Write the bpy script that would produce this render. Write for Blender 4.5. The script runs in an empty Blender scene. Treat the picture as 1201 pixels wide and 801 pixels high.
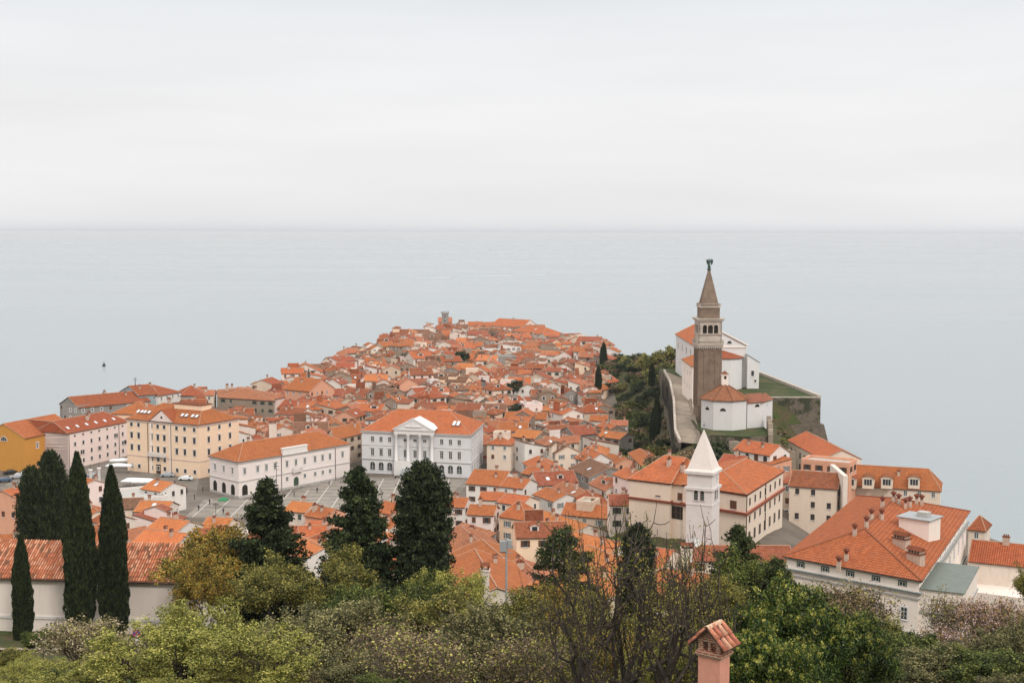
import bpy, math, random, os, json
import numpy as np
from mathutils import Vector, Matrix, Euler
R = math.radians
C = bpy.context.scene
col = C.collection
rnd = random.Random(11)

# ---------------------------------------------------------------- camera, world, sun, exposure
F = 1550.0; W0, H0 = 1201.0, 801.0; CAMZ = 77.0
PITCH = math.atan((400.5-273.0)/F); ROLL = R(0.18)
cam_d = bpy.data.cameras.new('camera'); cam = bpy.data.objects.new('camera', cam_d); col.objects.link(cam)
cam_d.sensor_width = 36; cam_d.lens = 36*F/W0; cam_d.clip_start = 0.5; cam_d.clip_end = 400000
cam.matrix_world = Matrix.Translation((0, 0, CAMZ)) @ Euler((R(90)-PITCH, 0, 0)).to_matrix().to_4x4() @ Matrix.Rotation(ROLL, 4, 'Z')
CAMM = cam.matrix_world.copy(); CR = CAMM.to_3x3()
C.camera = cam
C.view_settings.view_transform = 'Standard'; C.view_settings.look = 'None'
C.view_settings.exposure = 0.06; C.view_settings.gamma = 1; C.view_settings.use_curve_mapping = False
C.cycles.max_bounces = 6; C.cycles.diffuse_bounces = 3; C.cycles.glossy_bounces = 2; C.cycles.transmission_bounces = 2
C.cycles.sample_clamp_indirect = 4.0

SUN_EL, SUN_AZ = R(40), R(153)      # azimuth clockwise from +Y
wd = bpy.data.worlds.new('World'); C.world = wd; wd.use_nodes = True
nt = wd.node_tree; nt.nodes.clear()
def N(t, k, **p):
    n = t.nodes.new(k)
    for a, b in p.items():
        setattr(n, a, b)
    return n
out = N(nt, 'ShaderNodeOutputWorld'); bg = N(nt, 'ShaderNodeBackground'); bg.inputs[1].default_value = 0.1
sky = N(nt, 'ShaderNodeTexSky', sky_type='NISHITA', sun_disc=False, sun_elevation=SUN_EL, sun_rotation=SUN_AZ, air_density=1.5, dust_density=3.0)
tc = N(nt, 'ShaderNodeTexCoord'); sep = N(nt, 'ShaderNodeSeparateXYZ'); nt.links.new(tc.outputs['Generated'], sep.inputs[0])
ramp = N(nt, 'ShaderNodeValToRGB'); nt.links.new(sep.outputs[2], ramp.inputs[0])
cr = ramp.color_ramp
def cset(el, pos, c): el.position = pos; el.color = (*c, 1)
cset(cr.elements[0], 0.0, (0.335, 0.348, 0.362)); cset(cr.elements[1], 1.0, (0.84, 0.83, 0.82))
for p_, c_ in ((0.003, (0.375, 0.385, 0.396)), (0.009, (0.425, 0.425, 0.430)), (0.035, (0.438, 0.433, 0.436)), (0.08, (0.440, 0.437, 0.441)), (0.13, (0.430, 0.435, 0.443)), (0.18, (0.412, 0.425, 0.436)), (0.30, (0.52, 0.525, 0.535)), (0.55, (0.74, 0.735, 0.735))):
    e_ = cr.elements.new(p_); e_.color = (*c_, 1)
mp = N(nt, 'ShaderNodeMapping'); mp.inputs['Scale'].default_value = (1.3, 1.3, 11.0); nt.links.new(tc.outputs['Generated'], mp.inputs[0])
nz = N(nt, 'ShaderNodeTexNoise'); nz.inputs['Scale'].default_value = 1.7; nz.inputs['Detail'].default_value = 5; nz.inputs['Roughness'].default_value = 0.5
nt.links.new(mp.outputs[0], nz.inputs['Vector'])
mr = N(nt, 'ShaderNodeMapRange'); mr.inputs[1].default_value = 0.3; mr.inputs[2].default_value = 0.7; mr.inputs[3].default_value = 0.94*19.4; mr.inputs[4].default_value = 1.05*19.4
nt.links.new(nz.outputs[0], mr.inputs[0])
vm = N(nt, 'ShaderNodeVectorMath', operation='SCALE'); nt.links.new(ramp.outputs[0], vm.inputs[0]); nt.links.new(mr.outputs[0], vm.inputs[3])
mx = N(nt, 'ShaderNodeMix', data_type='RGBA'); mx.inputs[0].default_value = 0.97
nt.links.new(sky.outputs[0], mx.inputs[6]); nt.links.new(vm.outputs[0], mx.inputs[7])
nt.links.new(mx.outputs[2], bg.inputs[0]); nt.links.new(bg.outputs[0], out.inputs[0])

sl = bpy.data.lights.new('sun', 'SUN'); sl.energy = 1.5; sl.angle = R(10); sl.color = (1.0, 0.955, 0.9)
so = bpy.data.objects.new('sun', sl); col.objects.link(so)
sd = Vector((math.sin(SUN_AZ)*math.cos(SUN_EL), math.cos(SUN_AZ)*math.cos(SUN_EL), math.sin(SUN_EL)))
so.rotation_euler = sd.to_track_quat('Z', 'Y').to_euler(); so.location = (0, 0, 300)

# ---------------------------------------------------------------- pixel helpers (places are solved into real 3D points)
def ray(px, py):
    return (CR @ Vector(((px-600.5)/F, -(py-400.5)/F, -1.0)))
def PZ(px, py, z):
    d = ray(px, py); t = (z-CAMZ)/d.z
    return Vector((d.x*t, d.y*t, z))
def PY(px, py, Y):
    d = ray(px, py); t = Y/d.y
    return Vector((d.x*t, Y, CAMZ+d.z*t))
def proj(p):
    v = CR.transposed() @ (Vector(p)-Vector((0, 0, CAMZ)))
    return 600.5+F*v.x/-v.z, 400.5-F*v.y/-v.z

# ---------------------------------------------------------------- mesh helpers
class MB:
    def __init__(s): s.V = []; s.F = []; s.M = []; s.U = []; s.uv = False; s.sm = []
    def face(s, pts, m=0, uv=None, smooth=False):
        i = len(s.V); s.V += [tuple(p) for p in pts]; s.F.append(tuple(range(i, i+len(pts)))); s.M.append(m); s.sm.append(smooth)
        if uv: s.uv = True
        s.U.append(uv)
    def mesh(s, vs, fs, m=0, smooth=False):
        i = len(s.V); s.V += [tuple(v) for v in vs]
        for f in fs: s.F.append(tuple(i+k for k in f)); s.M.append(m); s.U.append(None); s.sm.append(smooth)
    def box(s, x0, x1, y0, y1, z0, z1, m=0):
        s.mesh([(x0,y0,z0),(x1,y0,z0),(x1,y1,z0),(x0,y1,z0),(x0,y0,z1),(x1,y0,z1),(x1,y1,z1),(x0,y1,z1)],
               [(0,3,2,1),(4,5,6,7),(0,1,5,4),(1,2,6,5),(2,3,7,6),(3,0,4,7)], m)
    def prism(s, poly, z0, z1, m=0, mt=None, top=None):
        n = len(poly); t = top or poly
        vs = [(p[0],p[1],z0) for p in poly]+[(p[0],p[1],z1) for p in t]
        s.mesh(vs, [(i,(i+1)%n,n+(i+1)%n,n+i) for i in range(n)], m)
        s.face([vs[n+i] for i in range(n)], m if mt is None else mt)
        s.face([vs[n-1-i] for i in range(n)], m)
    def tube(s, p, q, r0, r1, n=6, m=0, cap=False, smooth=True):
        p = Vector(p); q = Vector(q); d = (q-p)
        if d.length < 1e-6: return
        d.normalize(); a = d.orthogonal().normalized(); b = d.cross(a)
        vs = []
        for c, r in ((p, r0), (q, r1)):
            for k in range(n):
                t = 2*math.pi*k/n; vs.append(c+(a*math.cos(t)+b*math.sin(t))*r)
        s.mesh(vs, [(k,(k+1)%n,n+(k+1)%n,n+k) for k in range(n)], m, smooth)
        if cap:
            s.face(vs[n:], m); s.face(list(reversed(vs[:n])), m)
    def lathe(s, prof, n=16, m=0, cx=0, cy=0, smooth=True, rot=0.0):
        vs = []
        for r, z in prof:
            for k in range(n):
                t = 2*math.pi*k/n+rot; vs.append((cx+r*math.cos(t), cy+r*math.sin(t), z))
        fs = [(j*n+k, j*n+(k+1)%n, (j+1)*n+(k+1)%n, (j+1)*n+k) for j in range(len(prof)-1) for k in range(n)]
        s.mesh(vs, fs, m, smooth)
    def data(s, name, mats):
        me = bpy.data.meshes.new(name); me.from_pydata(s.V, [], s.F)
        for m in mats: me.materials.append(MAT[m] if isinstance(m, str) else m)
        me.polygons.foreach_set('material_index', s.M); me.polygons.foreach_set('use_smooth', s.sm)
        if s.uv:
            L = me.uv_layers.new(name='uv').data; k = 0; a = []
            for f, u in zip(s.F, s.U):
                a += [c for p in u for c in p] if u else [0.0]*(2*len(f))
            L.foreach_set('uv', a)
        me.update(); return me
    def build(s, name, mats, parent=None, loc=(0,0,0), rz=0):
        return link(name, s.data(name, mats), parent, loc, rz)
def link(name, me, parent=None, loc=(0,0,0), rz=0, scale=None):
    o = bpy.data.objects.new(name, me); col.objects.link(o); o.parent = parent; o.location = loc
    o.rotation_euler = (0,0,rz) if not isinstance(rz, tuple) else rz
    if scale: o.scale = scale
    return o
def tag(o, label=None, cat=None, group=None, kind=None):
    if label: o['label'] = label
    if cat: o['category'] = cat
    if group: o['group'] = group
    if kind: o['kind'] = kind
    return o
def empty(name, loc, rz=0):
    o = bpy.data.objects.new(name, None); col.objects.link(o); o.location = loc; o.rotation_euler = (0,0,rz); o.empty_display_size = 0.5
    return o
def copy_tree(o, parent=None, top=True):
    c = o.copy(); col.objects.link(c); c.parent = parent
    for ch in KIDS.get(o, []) or list(o.children): copy_tree(ch, c, False)
    return c
KIDS = {}

# ---------------------------------------------------------------- materials
MAT = {}
def newmat(name):
    m = bpy.data.materials.new(name); m.use_nodes = True; MAT[name] = m
    t = m.node_tree; b = t.nodes['Principled BSDF']; b.inputs['Specular IOR Level'].default_value = 0.5 if name in ('water','glass','skylight') or name.startswith('car') else 0.12; return m, t, b
def noise(t, vec, scale, detail=4, rough=0.55):
    n = N(t, 'ShaderNodeTexNoise'); n.inputs['Scale'].default_value = scale; n.inputs['Detail'].default_value = detail; n.inputs['Roughness'].default_value = rough
    if vec is not None: t.links.new(vec, n.inputs['Vector'])
    return n.outputs[0]
def rampn(t, fac, stops):
    r = N(t, 'ShaderNodeValToRGB'); e = r.color_ramp.elements
    e[0].position = stops[0][0]; e[0].color = (*stops[0][1], 1); e[1].position = stops[-1][0]; e[1].color = (*stops[-1][1], 1)
    for p, c in stops[1:-1]:
        k = e.new(p); k.color = (*c, 1)
    t.links.new(fac, r.inputs[0]); return r.outputs[0]
def mixc(t, fac, a, b, mode='MIX'):
    n = N(t, 'ShaderNodeMix', data_type='RGBA', blend_type=mode)
    for i, v in ((0, fac), (6, a), (7, b)):
        if isinstance(v, (int, float)): n.inputs[i].default_value = v
        elif isinstance(v, tuple): n.inputs[i].default_value = (*v, 1)
        else: t.links.new(v, n.inputs[i])
    return n.outputs[2]
def mrange(t, v, a, b, c, d):
    n = N(t, 'ShaderNodeMapRange'); t.links.new(v, n.inputs[0])
    for i, q in enumerate((a, b, c, d)): n.inputs[i+1].default_value = q
    return n.outputs[0]
def hsv(t, c, h=0.5, s=1.0, v=1.0):
    n = N(t, 'ShaderNodeHueSaturation'); t.links.new(c, n.inputs['Color'])
    for k, q in (('Hue', h), ('Saturation', s), ('Value', v)):
        if isinstance(q, (int, float)): n.inputs[k].default_value = q
        else: t.links.new(q, n.inputs[k])
    return n.outputs[0]
def bump(t, b, h, strength, dist):
    n = N(t, 'ShaderNodeBump'); n.inputs['Strength'].default_value = strength; n.inputs['Distance'].default_value = dist
    t.links.new(h, n.inputs['Height']); t.links.new(n.outputs[0], b.inputs['Normal'])
def tco(t, which='Object'):
    return N(t, 'ShaderNodeTexCoord').outputs[which]

def plaster(name, c, dirt=0.35, var=0.06, rough=0.9):
    m, t, b = newmat(name); o = tco(t)
    oi = N(t, 'ShaderNodeObjectInfo').outputs['Random']
    big = noise(t, o, 0.35, 5, 0.6)
    mpn = N(t, 'ShaderNodeMapping'); mpn.inputs['Scale'].default_value = (1.1, 1.1, 0.3); t.links.new(o, mpn.inputs[0])
    streak = noise(t, mpn.outputs[0], 1.3, 4, 0.6)
    dc = tuple(x*y for x, y in zip(c, (0.66, 0.58, 0.52)))
    c1 = mixc(t, mrange(t, streak, 0.45, 0.78, 0.0, dirt), c, dc)
    c2 = mixc(t, mrange(t, big, 0.42, 0.75, 0.0, dirt*0.8), c1, tuple(x*y for x, y in zip(c, (0.84, 0.74, 0.66))))
    fine = noise(t, o, 7.0, 3, 0.6)
    c3 = mixc(t, 0.12, c2, rampn(t, fine, [(0.3, (0.38,0.33,0.3)), (0.7, (1,1,1))]), 'MULTIPLY')
    v = mrange(t, oi, 0, 1, 1-var, 1+var)
    t.links.new(hsv(t, c3, v=v), b.inputs['Base Color']); b.inputs['Roughness'].default_value = rough
    bump(t, b, fine, 0.3, 0.02)
WALLS = {'white': (0.74,0.69,0.64), 'offwhite': (0.72,0.635,0.555), 'cream': (0.76,0.63,0.51), 'beige': (0.62,0.50,0.385), 'peach': (0.86,0.64,0.46),
         'pink': (0.84,0.69,0.63), 'ochre': (0.58,0.28,0.065), 'salmon': (0.72,0.38,0.25), 'greywall': (0.30,0.275,0.25), 'stonewall': (0.33,0.26,0.20),
         'warmwhite': (0.82,0.72,0.64), 'bluegrey': (0.33,0.40,0.42), 'purewhite': (0.68,0.66,0.64), 'paleblue': (0.64,0.635,0.64), 'palepink': (0.76,0.68,0.64)}
for k_, c_ in WALLS.items(): plaster(k_, c_, dirt=0.38 if k_ in ('beige','greywall','stonewall','offwhite') else (0.18 if k_ in ('cream','warmwhite') else 0.15 if k_ in ('purewhite','paleblue','palepink','peach','pink') else 0.3))

def tiles(name, c, old=0.3, scale=1.0, var=0.14, strength=0.8, hrand=0.005, gap=0.5, gw=0.014):
    """clay pantiles: ribs run down the slope, rows across it (uv in metres)"""
    m, t, b = newmat(name); uv = tco(t, 'UV'); o = tco(t); oi = N(t, 'ShaderNodeObjectInfo').outputs['Random']
    s = N(t, 'ShaderNodeSeparateXYZ'); t.links.new(uv, s.inputs[0])
    w = N(t, 'ShaderNodeTexWave', wave_type='BANDS', bands_direction='X', wave_profile='SIN'); w.inputs['Scale'].default_value = 2*math.pi/20/0.24*scale
    t.links.new(uv, w.inputs['Vector'])
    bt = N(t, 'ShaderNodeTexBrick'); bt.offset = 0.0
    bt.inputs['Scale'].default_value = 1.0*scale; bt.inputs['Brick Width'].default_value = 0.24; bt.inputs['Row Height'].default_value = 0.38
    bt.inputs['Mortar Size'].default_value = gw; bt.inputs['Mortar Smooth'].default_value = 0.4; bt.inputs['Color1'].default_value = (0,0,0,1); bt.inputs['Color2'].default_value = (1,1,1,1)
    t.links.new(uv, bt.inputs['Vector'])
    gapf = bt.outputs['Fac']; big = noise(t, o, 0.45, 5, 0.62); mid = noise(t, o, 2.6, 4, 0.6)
    lite = tuple(min(1, x*y) for x, y in zip(c, (1.16, 1.30, 1.45))); dark = tuple(x*y for x, y in zip(c, (0.68, 0.58, 0.60)))
    c1 = mixc(t, mrange(t, bt.outputs['Color'], 0, 1, 0.0, 0.8), dark, lite)
    c1 = mixc(t, 0.38, c1, c)
    grey = tuple(0.42*x+0.035 for x in c)
    c2 = mixc(t, mrange(t, big, 0.46, 0.72, 0.0, old), c1, grey)
    c3 = mixc(t, mrange(t, mid, 0.52, 0.72, 0.0, min(1, old*1.2)), c2, tuple(0.45*x+0.12 for x in c))
    c3 = mixc(t, mrange(t, noise(t, o, 1.1, 4, 0.65), 0.50, 0.72, 0.0, min(1, old*1.5+.1)), c3, tuple(0.5*x for x in c))
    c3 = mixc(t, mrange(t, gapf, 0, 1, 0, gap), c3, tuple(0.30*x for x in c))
    c4 = hsv(t, c3, h=mrange(t, oi, 0, 1, 0.5-hrand, 0.5+hrand), v=mrange(t, oi, 0, 1, 1+var*0.7, 1-var))
    t.links.new(c4, b.inputs['Base Color']); b.inputs['Roughness'].default_value = 0.85
    saw = N(t, 'ShaderNodeMath', operation='FRACT'); k = N(t, 'ShaderNodeMath', operation='DIVIDE'); k.inputs[1].default_value = 0.38/scale
    t.links.new(s.outputs[1], k.inputs[0]); t.links.new(k.outputs[0], saw.inputs[0])
    h = N(t, 'ShaderNodeMath', operation='MULTIPLY_ADD'); t.links.new(saw.outputs[0], h.inputs[0]); h.inputs[1].default_value = -0.3; t.links.new(w.outputs[0], h.inputs[2])
    bump(t, b, h.outputs[0], strength, 0.06)
ROOFS = {'tile_orange': ((0.48,0.145,0.048), 0.42), 'tile_fresh': ((0.58,0.195,0.062), 0.25), 'tile_red': ((0.37,0.098,0.038), 0.48),
         'tile_clay': ((0.46,0.165,0.078), 0.55), 'tile_old': ((0.24,0.115,0.062), 0.7), 'tile_rust': ((0.34,0.102,0.046), 0.6)}
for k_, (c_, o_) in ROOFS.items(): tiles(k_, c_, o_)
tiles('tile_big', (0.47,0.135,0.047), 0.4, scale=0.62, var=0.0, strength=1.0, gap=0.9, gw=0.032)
tiles('tile_pan', (0.27,0.09,0.045), 0.5, scale=0.62, var=0.0, strength=0.6)
tiles('tile_ragged', (0.33,0.12,0.055), 0.8, var=0.0)

def plain(name, c, rough=0.7, n=0.15, ns=3.0, metal=0.0, bmp=0.0, spec=None):
    m, t, b = newmat(name); o = tco(t)
    f = noise(t, o, ns, 4, 0.6)
    t.links.new(mixc(t, mrange(t, f, 0.3, 0.7, 0, 1), tuple(x*(1-n) for x in c), tuple(min(1,x*(1+n)) for x in c)), b.inputs['Base Color'])
    b.inputs['Roughness'].default_value = rough; b.inputs['Metallic'].default_value = metal
    if spec is not None: b.inputs['Specular IOR Level'].default_value = spec
    if bmp: bump(t, b, f, 0.5, bmp)
plain('glass', (0.035,0.04,0.045), 0.15, 0.3, 0.7); plain('frame', (0.72,0.71,0.69), 0.6, 0.05); plain('darkframe', (0.09,0.06,0.045), 0.6)
plain('shutter_green', (0.055,0.085,0.06), 0.7, 0.2); plain('shutter_brown', (0.13,0.06,0.035), 0.7, 0.2); plain('shutter_grey', (0.20,0.215,0.20), 0.7, 0.1); plain('shutter_teal', (0.10,0.30,0.28), 0.7, 0.1)
plain('eave', (0.07,0.045,0.035), 0.8); plain('mortar', (0.42,0.24,0.16), 0.9, 0.2); plain('door', (0.07,0.045,0.03), 0.6, 0.2)  # eave: dark wood brown, also paints in the shadow line along roof edges
plain('trim', (0.68,0.64,0.60), 0.8, 0.08); plain('trim_grey', (0.36,0.37,0.36), 0.8, 0.1); plain('trim_red', (0.38,0.13,0.08), 0.8, 0.15)
plain('slateroof', (0.10,0.085,0.07), 0.8, 0.3, 2); plain('metal_green', (0.15,0.17,0.145), 0.5, 0.12, 0.8); plain('metal_grey', (0.33,0.34,0.34), 0.5, 0.1)
plain('iron', (0.03,0.03,0.03), 0.6); plain('bronze', (0.055,0.085,0.07), 0.6, 0.3); plain('bark', (0.065,0.052,0.043), 0.9, 0.35, 6, bmp=0.03); plain('bark_light', (0.16,0.13,0.10), 0.9, 0.3, 6)
plain('twig', (0.13,0.10,0.075), 0.9, 0.3, 5); plain('concrete', (0.42,0.40,0.37), 0.85, 0.15, 1.5); plain('skylight', (0.62,0.64,0.66), 0.25, 0.05)
plain('asphalt', (0.18,0.155,0.13), 0.85, 0.3, 0.25); plain('paving', (0.235,0.205,0.172), 0.8, 0.2, 0.3); plain('paintline', (0.50,0.46,0.41), 0.8, 0.1)
plain('canopy_white', (0.74,0.735,0.72), 0.8, 0.06, 1.0); plain('canopy_red', (0.42,0.06,0.04), 0.8); plain('canopy_yellow', (0.62,0.36,0.05), 0.8); plain('canopy_green', (0.04,0.2,0.09), 0.8)
plain('tower_white', (0.64,0.60,0.57), 0.85, 0.06, 0.8); plain('spire_white', (0.68,0.60,0.545), 0.85, 0.04, 0.6)
plain('wake', (0.50,0.54,0.55), 0.5, 0.05, 0.02); plain('rubber', (0.02,0.02,0.02), 0.8); plain('car_white', (0.7,0.71,0.72), 0.25, 0.02); plain('car_silver', (0.35,0.37,0.39), 0.25, 0.02)
plain('car_black', (0.02,0.02,0.022), 0.2, 0.02); plain('car_blue', (0.06,0.10,0.16), 0.25, 0.02); plain('skin', (0.5,0.3,0.22), 0.7); plain('cloth_dark', (0.03,0.03,0.045), 0.9)
plain('opening_shade', (0.03,0.025,0.02), 0.95); plain('chimney_plaster', (0.50,0.38,0.30), 0.9, 0.15, 2); plain('signblue', (0.02,0.07,0.32), 0.5, 0.02); plain('signred', (0.55,0.03,0.03), 0.5, 0.02)  # first colour: near-black painted as the shade inside arches, belfry and window openings
plain('path', (0.34,0.28,0.22), 0.9, 0.2, 0.8)

def stone(name, c1, c2, mort, bw, bh, bumpd=0.03, ivy=None):
    m, t, b = newmat(name); o = tco(t)
    s = N(t, 'ShaderNodeSeparateXYZ'); t.links.new(o, s.inputs[0])
    ad = N(t, 'ShaderNodeMath', operation='ADD'); t.links.new(s.outputs[0], ad.inputs[0]); t.links.new(s.outputs[1], ad.inputs[1])
    cb = N(t, 'ShaderNodeCombineXYZ'); t.links.new(ad.outputs[0], cb.inputs[0]); t.links.new(s.outputs[2], cb.inputs[1])
    bt = N(t, 'ShaderNodeTexBrick'); bt.inputs['Scale'].default_value = 1; bt.inputs['Brick Width'].default_value = bw; bt.inputs['Row Height'].default_value = bh
    bt.inputs['Mortar Size'].default_value = 0.02; bt.inputs['Color1'].default_value = (*c1,1); bt.inputs['Color2'].default_value = (*c2,1); bt.inputs['Mortar'].default_value = (*mort,1)
    t.links.new(cb.outputs[0], bt.inputs['Vector'])
    big = noise(t, o, 0.5, 6, 0.65); f = noise(t, o, 5, 4, 0.6)
    cc = mixc(t, mrange(t, big, 0.42, 0.7, 0, 0.65), bt.outputs[0], tuple(x*0.5 for x in c1))
    cc = mixc(t, mrange(t, f, 0.55, 0.8, 0, 0.5), cc, tuple(min(1, x*1.5) for x in c2))
    if ivy: cc = mixc(t, mrange(t, noise(t, o, 0.16, 5, 0.7), 0.50, 0.56, 0, 0.9), cc, ivy)
    t.links.new(cc, b.inputs['Base Color']); b.inputs['Roughness'].default_value = 0.92
    bump(t, b, f, 0.8, bumpd)
stone('campanile_stone', (0.235,0.165,0.118), (0.165,0.115,0.082), (0.30,0.235,0.18), 0.55, 0.24)
stone('pale_stone', (0.55,0.48,0.41), (0.47,0.40,0.33), (0.42,0.36,0.3), 0.9, 0.4)
stone('rubble', (0.19,0.15,0.11), (0.13,0.105,0.08), (0.12,0.10,0.08), 0.7, 0.35, 0.12, ivy=(0.035,0.04,0.02))
stone('ramp_stone', (0.36,0.29,0.225), (0.30,0.24,0.18), (0.2,0.16,0.12), 0.6, 0.3, 0.08)
stone('brick', (0.36,0.12,0.06), (0.27,0.085,0.045), (0.45,0.33,0.25), 0.24, 0.075, 0.01)

def ground_mat(name, stops, scale=0.12, fine=2.0):
    m, t, b = newmat(name); o = tco(t)
    a = noise(t, o, scale, 7, 0.65); f = noise(t, o, fine, 4, 0.65)
    c = rampn(t, a, stops)
    c = mixc(t, 0.35, c, rampn(t, f, [(0.3, (0.45,0.42,0.38)), (0.7, (1,1,1))]), 'MULTIPLY')
    t.links.new(c, b.inputs['Base Color']); b.inputs['Roughness'].default_value = 0.95; bump(t, b, f, 0.8, 0.15)
ground_mat('soil', [(0.35, (0.045,0.065,0.02)), (0.5, (0.10,0.075,0.04)), (0.58, (0.055,0.08,0.022)), (0.68, (0.07,0.085,0.03)), (0.78, (0.17,0.12,0.08))], 0.2)
ground_mat('town_floor', [(0.35, (0.13,0.11,0.09)), (0.6, (0.19,0.16,0.13)), (0.8, (0.10,0.09,0.075))], 0.08, 1.0)
ground_mat('grass', [(0.35, (0.035,0.055,0.018)), (0.5, (0.06,0.075,0.026)), (0.62, (0.105,0.09,0.045)), (0.75, (0.05,0.07,0.022))], 0.15, 3.0)

def leafmat(name, stops, scale=0.9, rough=0.65, trans=0.12):
    m, t, b = newmat(name); o = tco(t); oi = N(t, 'ShaderNodeObjectInfo').outputs['Random']
    g = N(t, 'ShaderNodeNewGeometry').outputs['Random Per Island']
    a = noise(t, o, scale, 3, 0.6)
    ad = N(t, 'ShaderNodeMath', operation='MULTIPLY_ADD'); t.links.new(g, ad.inputs[0]); ad.inputs[1].default_value = 0.5; 
    sb = N(t, 'ShaderNodeMath', operation='SUBTRACT'); t.links.new(a, sb.inputs[0]); sb.inputs[1].default_value = 0.25; t.links.new(sb.outputs[0], ad.inputs[2])
    c = rampn(t, ad.outputs[0], stops)
    c = hsv(t, c, v=mrange(t, oi, 0, 1, 0.85, 1.15))
    t.links.new(c, b.inputs['Base Color']); b.inputs['Roughness'].default_value = rough; b.inputs['Specular IOR Level'].default_value = 0.18
    tr = N(t, 'ShaderNodeBsdfTranslucent'); t.links.new(c, tr.inputs[0]); ms = N(t, 'ShaderNodeMixShader'); ms.inputs[0].default_value = trans
    t.links.new(b.outputs[0], ms.inputs[1]); t.links.new(tr.outputs[0], ms.inputs[2]); t.links.new(ms.outputs[0], t.nodes['Material Output'].inputs[0])
leafmat('lf_fresh', [(0.28,(0.05,0.065,0.012)),(0.5,(0.21,0.215,0.045)),(0.7,(0.50,0.45,0.12))])
leafmat('lf_autumn', [(0.28,(0.04,0.04,0.012)),(0.5,(0.19,0.14,0.028)),(0.72,(0.44,0.25,0.05))])
leafmat('lf_olive', [(0.28,(0.03,0.04,0.013)),(0.5,(0.14,0.14,0.036)),(0.72,(0.36,0.31,0.09))])
leafmat('lf_grey', [(0.28,(0.035,0.042,0.018)),(0.5,(0.13,0.125,0.05)),(0.72,(0.32,0.28,0.12))])
leafmat('lf_blossom', [(0.28,(0.10,0.08,0.035)),(0.5,(0.34,0.275,0.15)),(0.72,(0.64,0.53,0.34))])
leafmat('lf_pink', [(0.25,(0.25,0.14,0.10)),(0.5,(0.46,0.30,0.25)),(0.75,(0.62,0.46,0.42))])
leafmat('lf_laurel', [(0.28,(0.010,0.022,0.007)),(0.52,(0.035,0.065,0.014)),(0.75,(0.13,0.17,0.03))], rough=0.45, trans=0.1)
leafmat('lf_tip', [(0.3,(0.24,0.26,0.04)),(0.7,(0.50,0.45,0.12))])
leafmat('lf_yellow', [(0.25,(0.12,0.12,0.02)),(0.5,(0.25,0.22,0.04)),(0.75,(0.42,0.33,0.06))])
leafmat('lf_dark', [(0.28,(0.006,0.012,0.005)),(0.55,(0.026,0.042,0.015)),(0.78,(0.085,0.105,0.034))], rough=0.7, trans=0.08)
leafmat('lf_cypress', [(0.28,(0.008,0.014,0.007)),(0.55,(0.026,0.040,0.016)),(0.78,(0.075,0.092,0.032))], scale=3, rough=0.75, trans=0.05)
leafmat('lf_mid', [(0.28,(0.016,0.028,0.009)),(0.52,(0.07,0.095,0.022)),(0.75,(0.21,0.22,0.05))])
leafmat('lf_brown', [(0.28,(0.055,0.038,0.022)),(0.5,(0.19,0.13,0.07)),(0.72,(0.38,0.28,0.16))])

m, t, b = newmat('water'); o = tco(t)
b.inputs['Base Color'].default_value = (0.225,0.275,0.285,1); b.inputs['Roughness'].default_value = 0.22; b.inputs['IOR'].default_value = 1.33
mpn = N(t, 'ShaderNodeMapping'); mpn.inputs['Scale'].default_value = (0.13, 0.20, 1); mpn.inputs['Rotation'].default_value = (0,0,R(12)); t.links.new(o, mpn.inputs[0])
n1 = noise(t, mpn.outputs[0], 1.6, 6, 0.6)
mp2 = N(t, 'ShaderNodeMapping'); mp2.inputs['Scale'].default_value = (0.0006, 0.0016, 1); t.links.new(o, mp2.inputs[0])
n2 = noise(t, mp2.outputs[0], 1.0, 4, 0.5)
t.links.new(mrange(t, n2, 0.35, 0.65, 0.20, 0.27), b.inputs['Roughness'])
t.links.new(mixc(t, mrange(t, n2, 0.3, 0.7, 0, 1), (0.24,0.275,0.288), (0.26,0.295,0.305)), b.inputs['Base Color'])
bump(t, b, n1, 0.4, 0.45)
plain('rib_a', (0.43,0.150,0.075), 0.85, 0.45, 1.2); plain('rib_b', (0.55,0.27,0.16), 0.85, 0.35, 1.2); plain('rib_c', (0.20,0.105,0.06), 0.85, 0.5, 1.2)
plain('salmon_pink', (0.62,0.29,0.21), 0.9, 0.10, 2.5); plain('tile_a', (0.50,0.20,0.12), 0.85, 0.3, 9, bmp=.004); plain('tile_b', (0.40,0.14,0.09), 0.85, 0.35, 9, bmp=.004); plain('tile_c', (0.56,0.30,0.20), 0.85, 0.3, 9, bmp=.004); plain('tile_lichen', (0.58,0.42,0.28), 0.9, 0.3, 12, bmp=.004)
# ---------------------------------------------------------------- terrain
COAST = [(-600,-300),(600,-300),(420,-100),(300,60),(190,150),(145,200),(128,260),(120,330),(114,390),(112,440),(106,480),(96,520),(86,570),(77,640),(64,740),(50,820),(32,900),(8,955),(-35,985),(-66,930),(-85,850),(-100,740),(-110,640),(-118,572),(-150,548),(-178,520),(-182,470),(-230,440),(-420,430),(-600,300)]
def sstep(t): t = np.clip(t, 0, 1); return t*t*(3-2*t)
def coast_dist(x, y):
    x = np.atleast_1d(np.asarray(x, float)); y = np.atleast_1d(np.asarray(y, float))
    d = np.full(x.shape, 1e9); ins = np.zeros(x.shape, bool); n = len(COAST)
    for i in range(n):
        ax, ay = COAST[i]; bx, by = COAST[(i+1) % n]
        ex, ey = bx-ax, by-ay; t = np.clip(((x-ax)*ex+(y-ay)*ey)/(ex*ex+ey*ey), 0, 1)
        d = np.minimum(d, np.hypot(x-ax-t*ex, y-ay-t*ey))
        c = ((ay > y) != (by > y)) & (x < (bx-ax)*(y-ay)/((by-ay) or 1e-9)+ax); ins ^= c
    return np.where(ins, d, -d)
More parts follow.
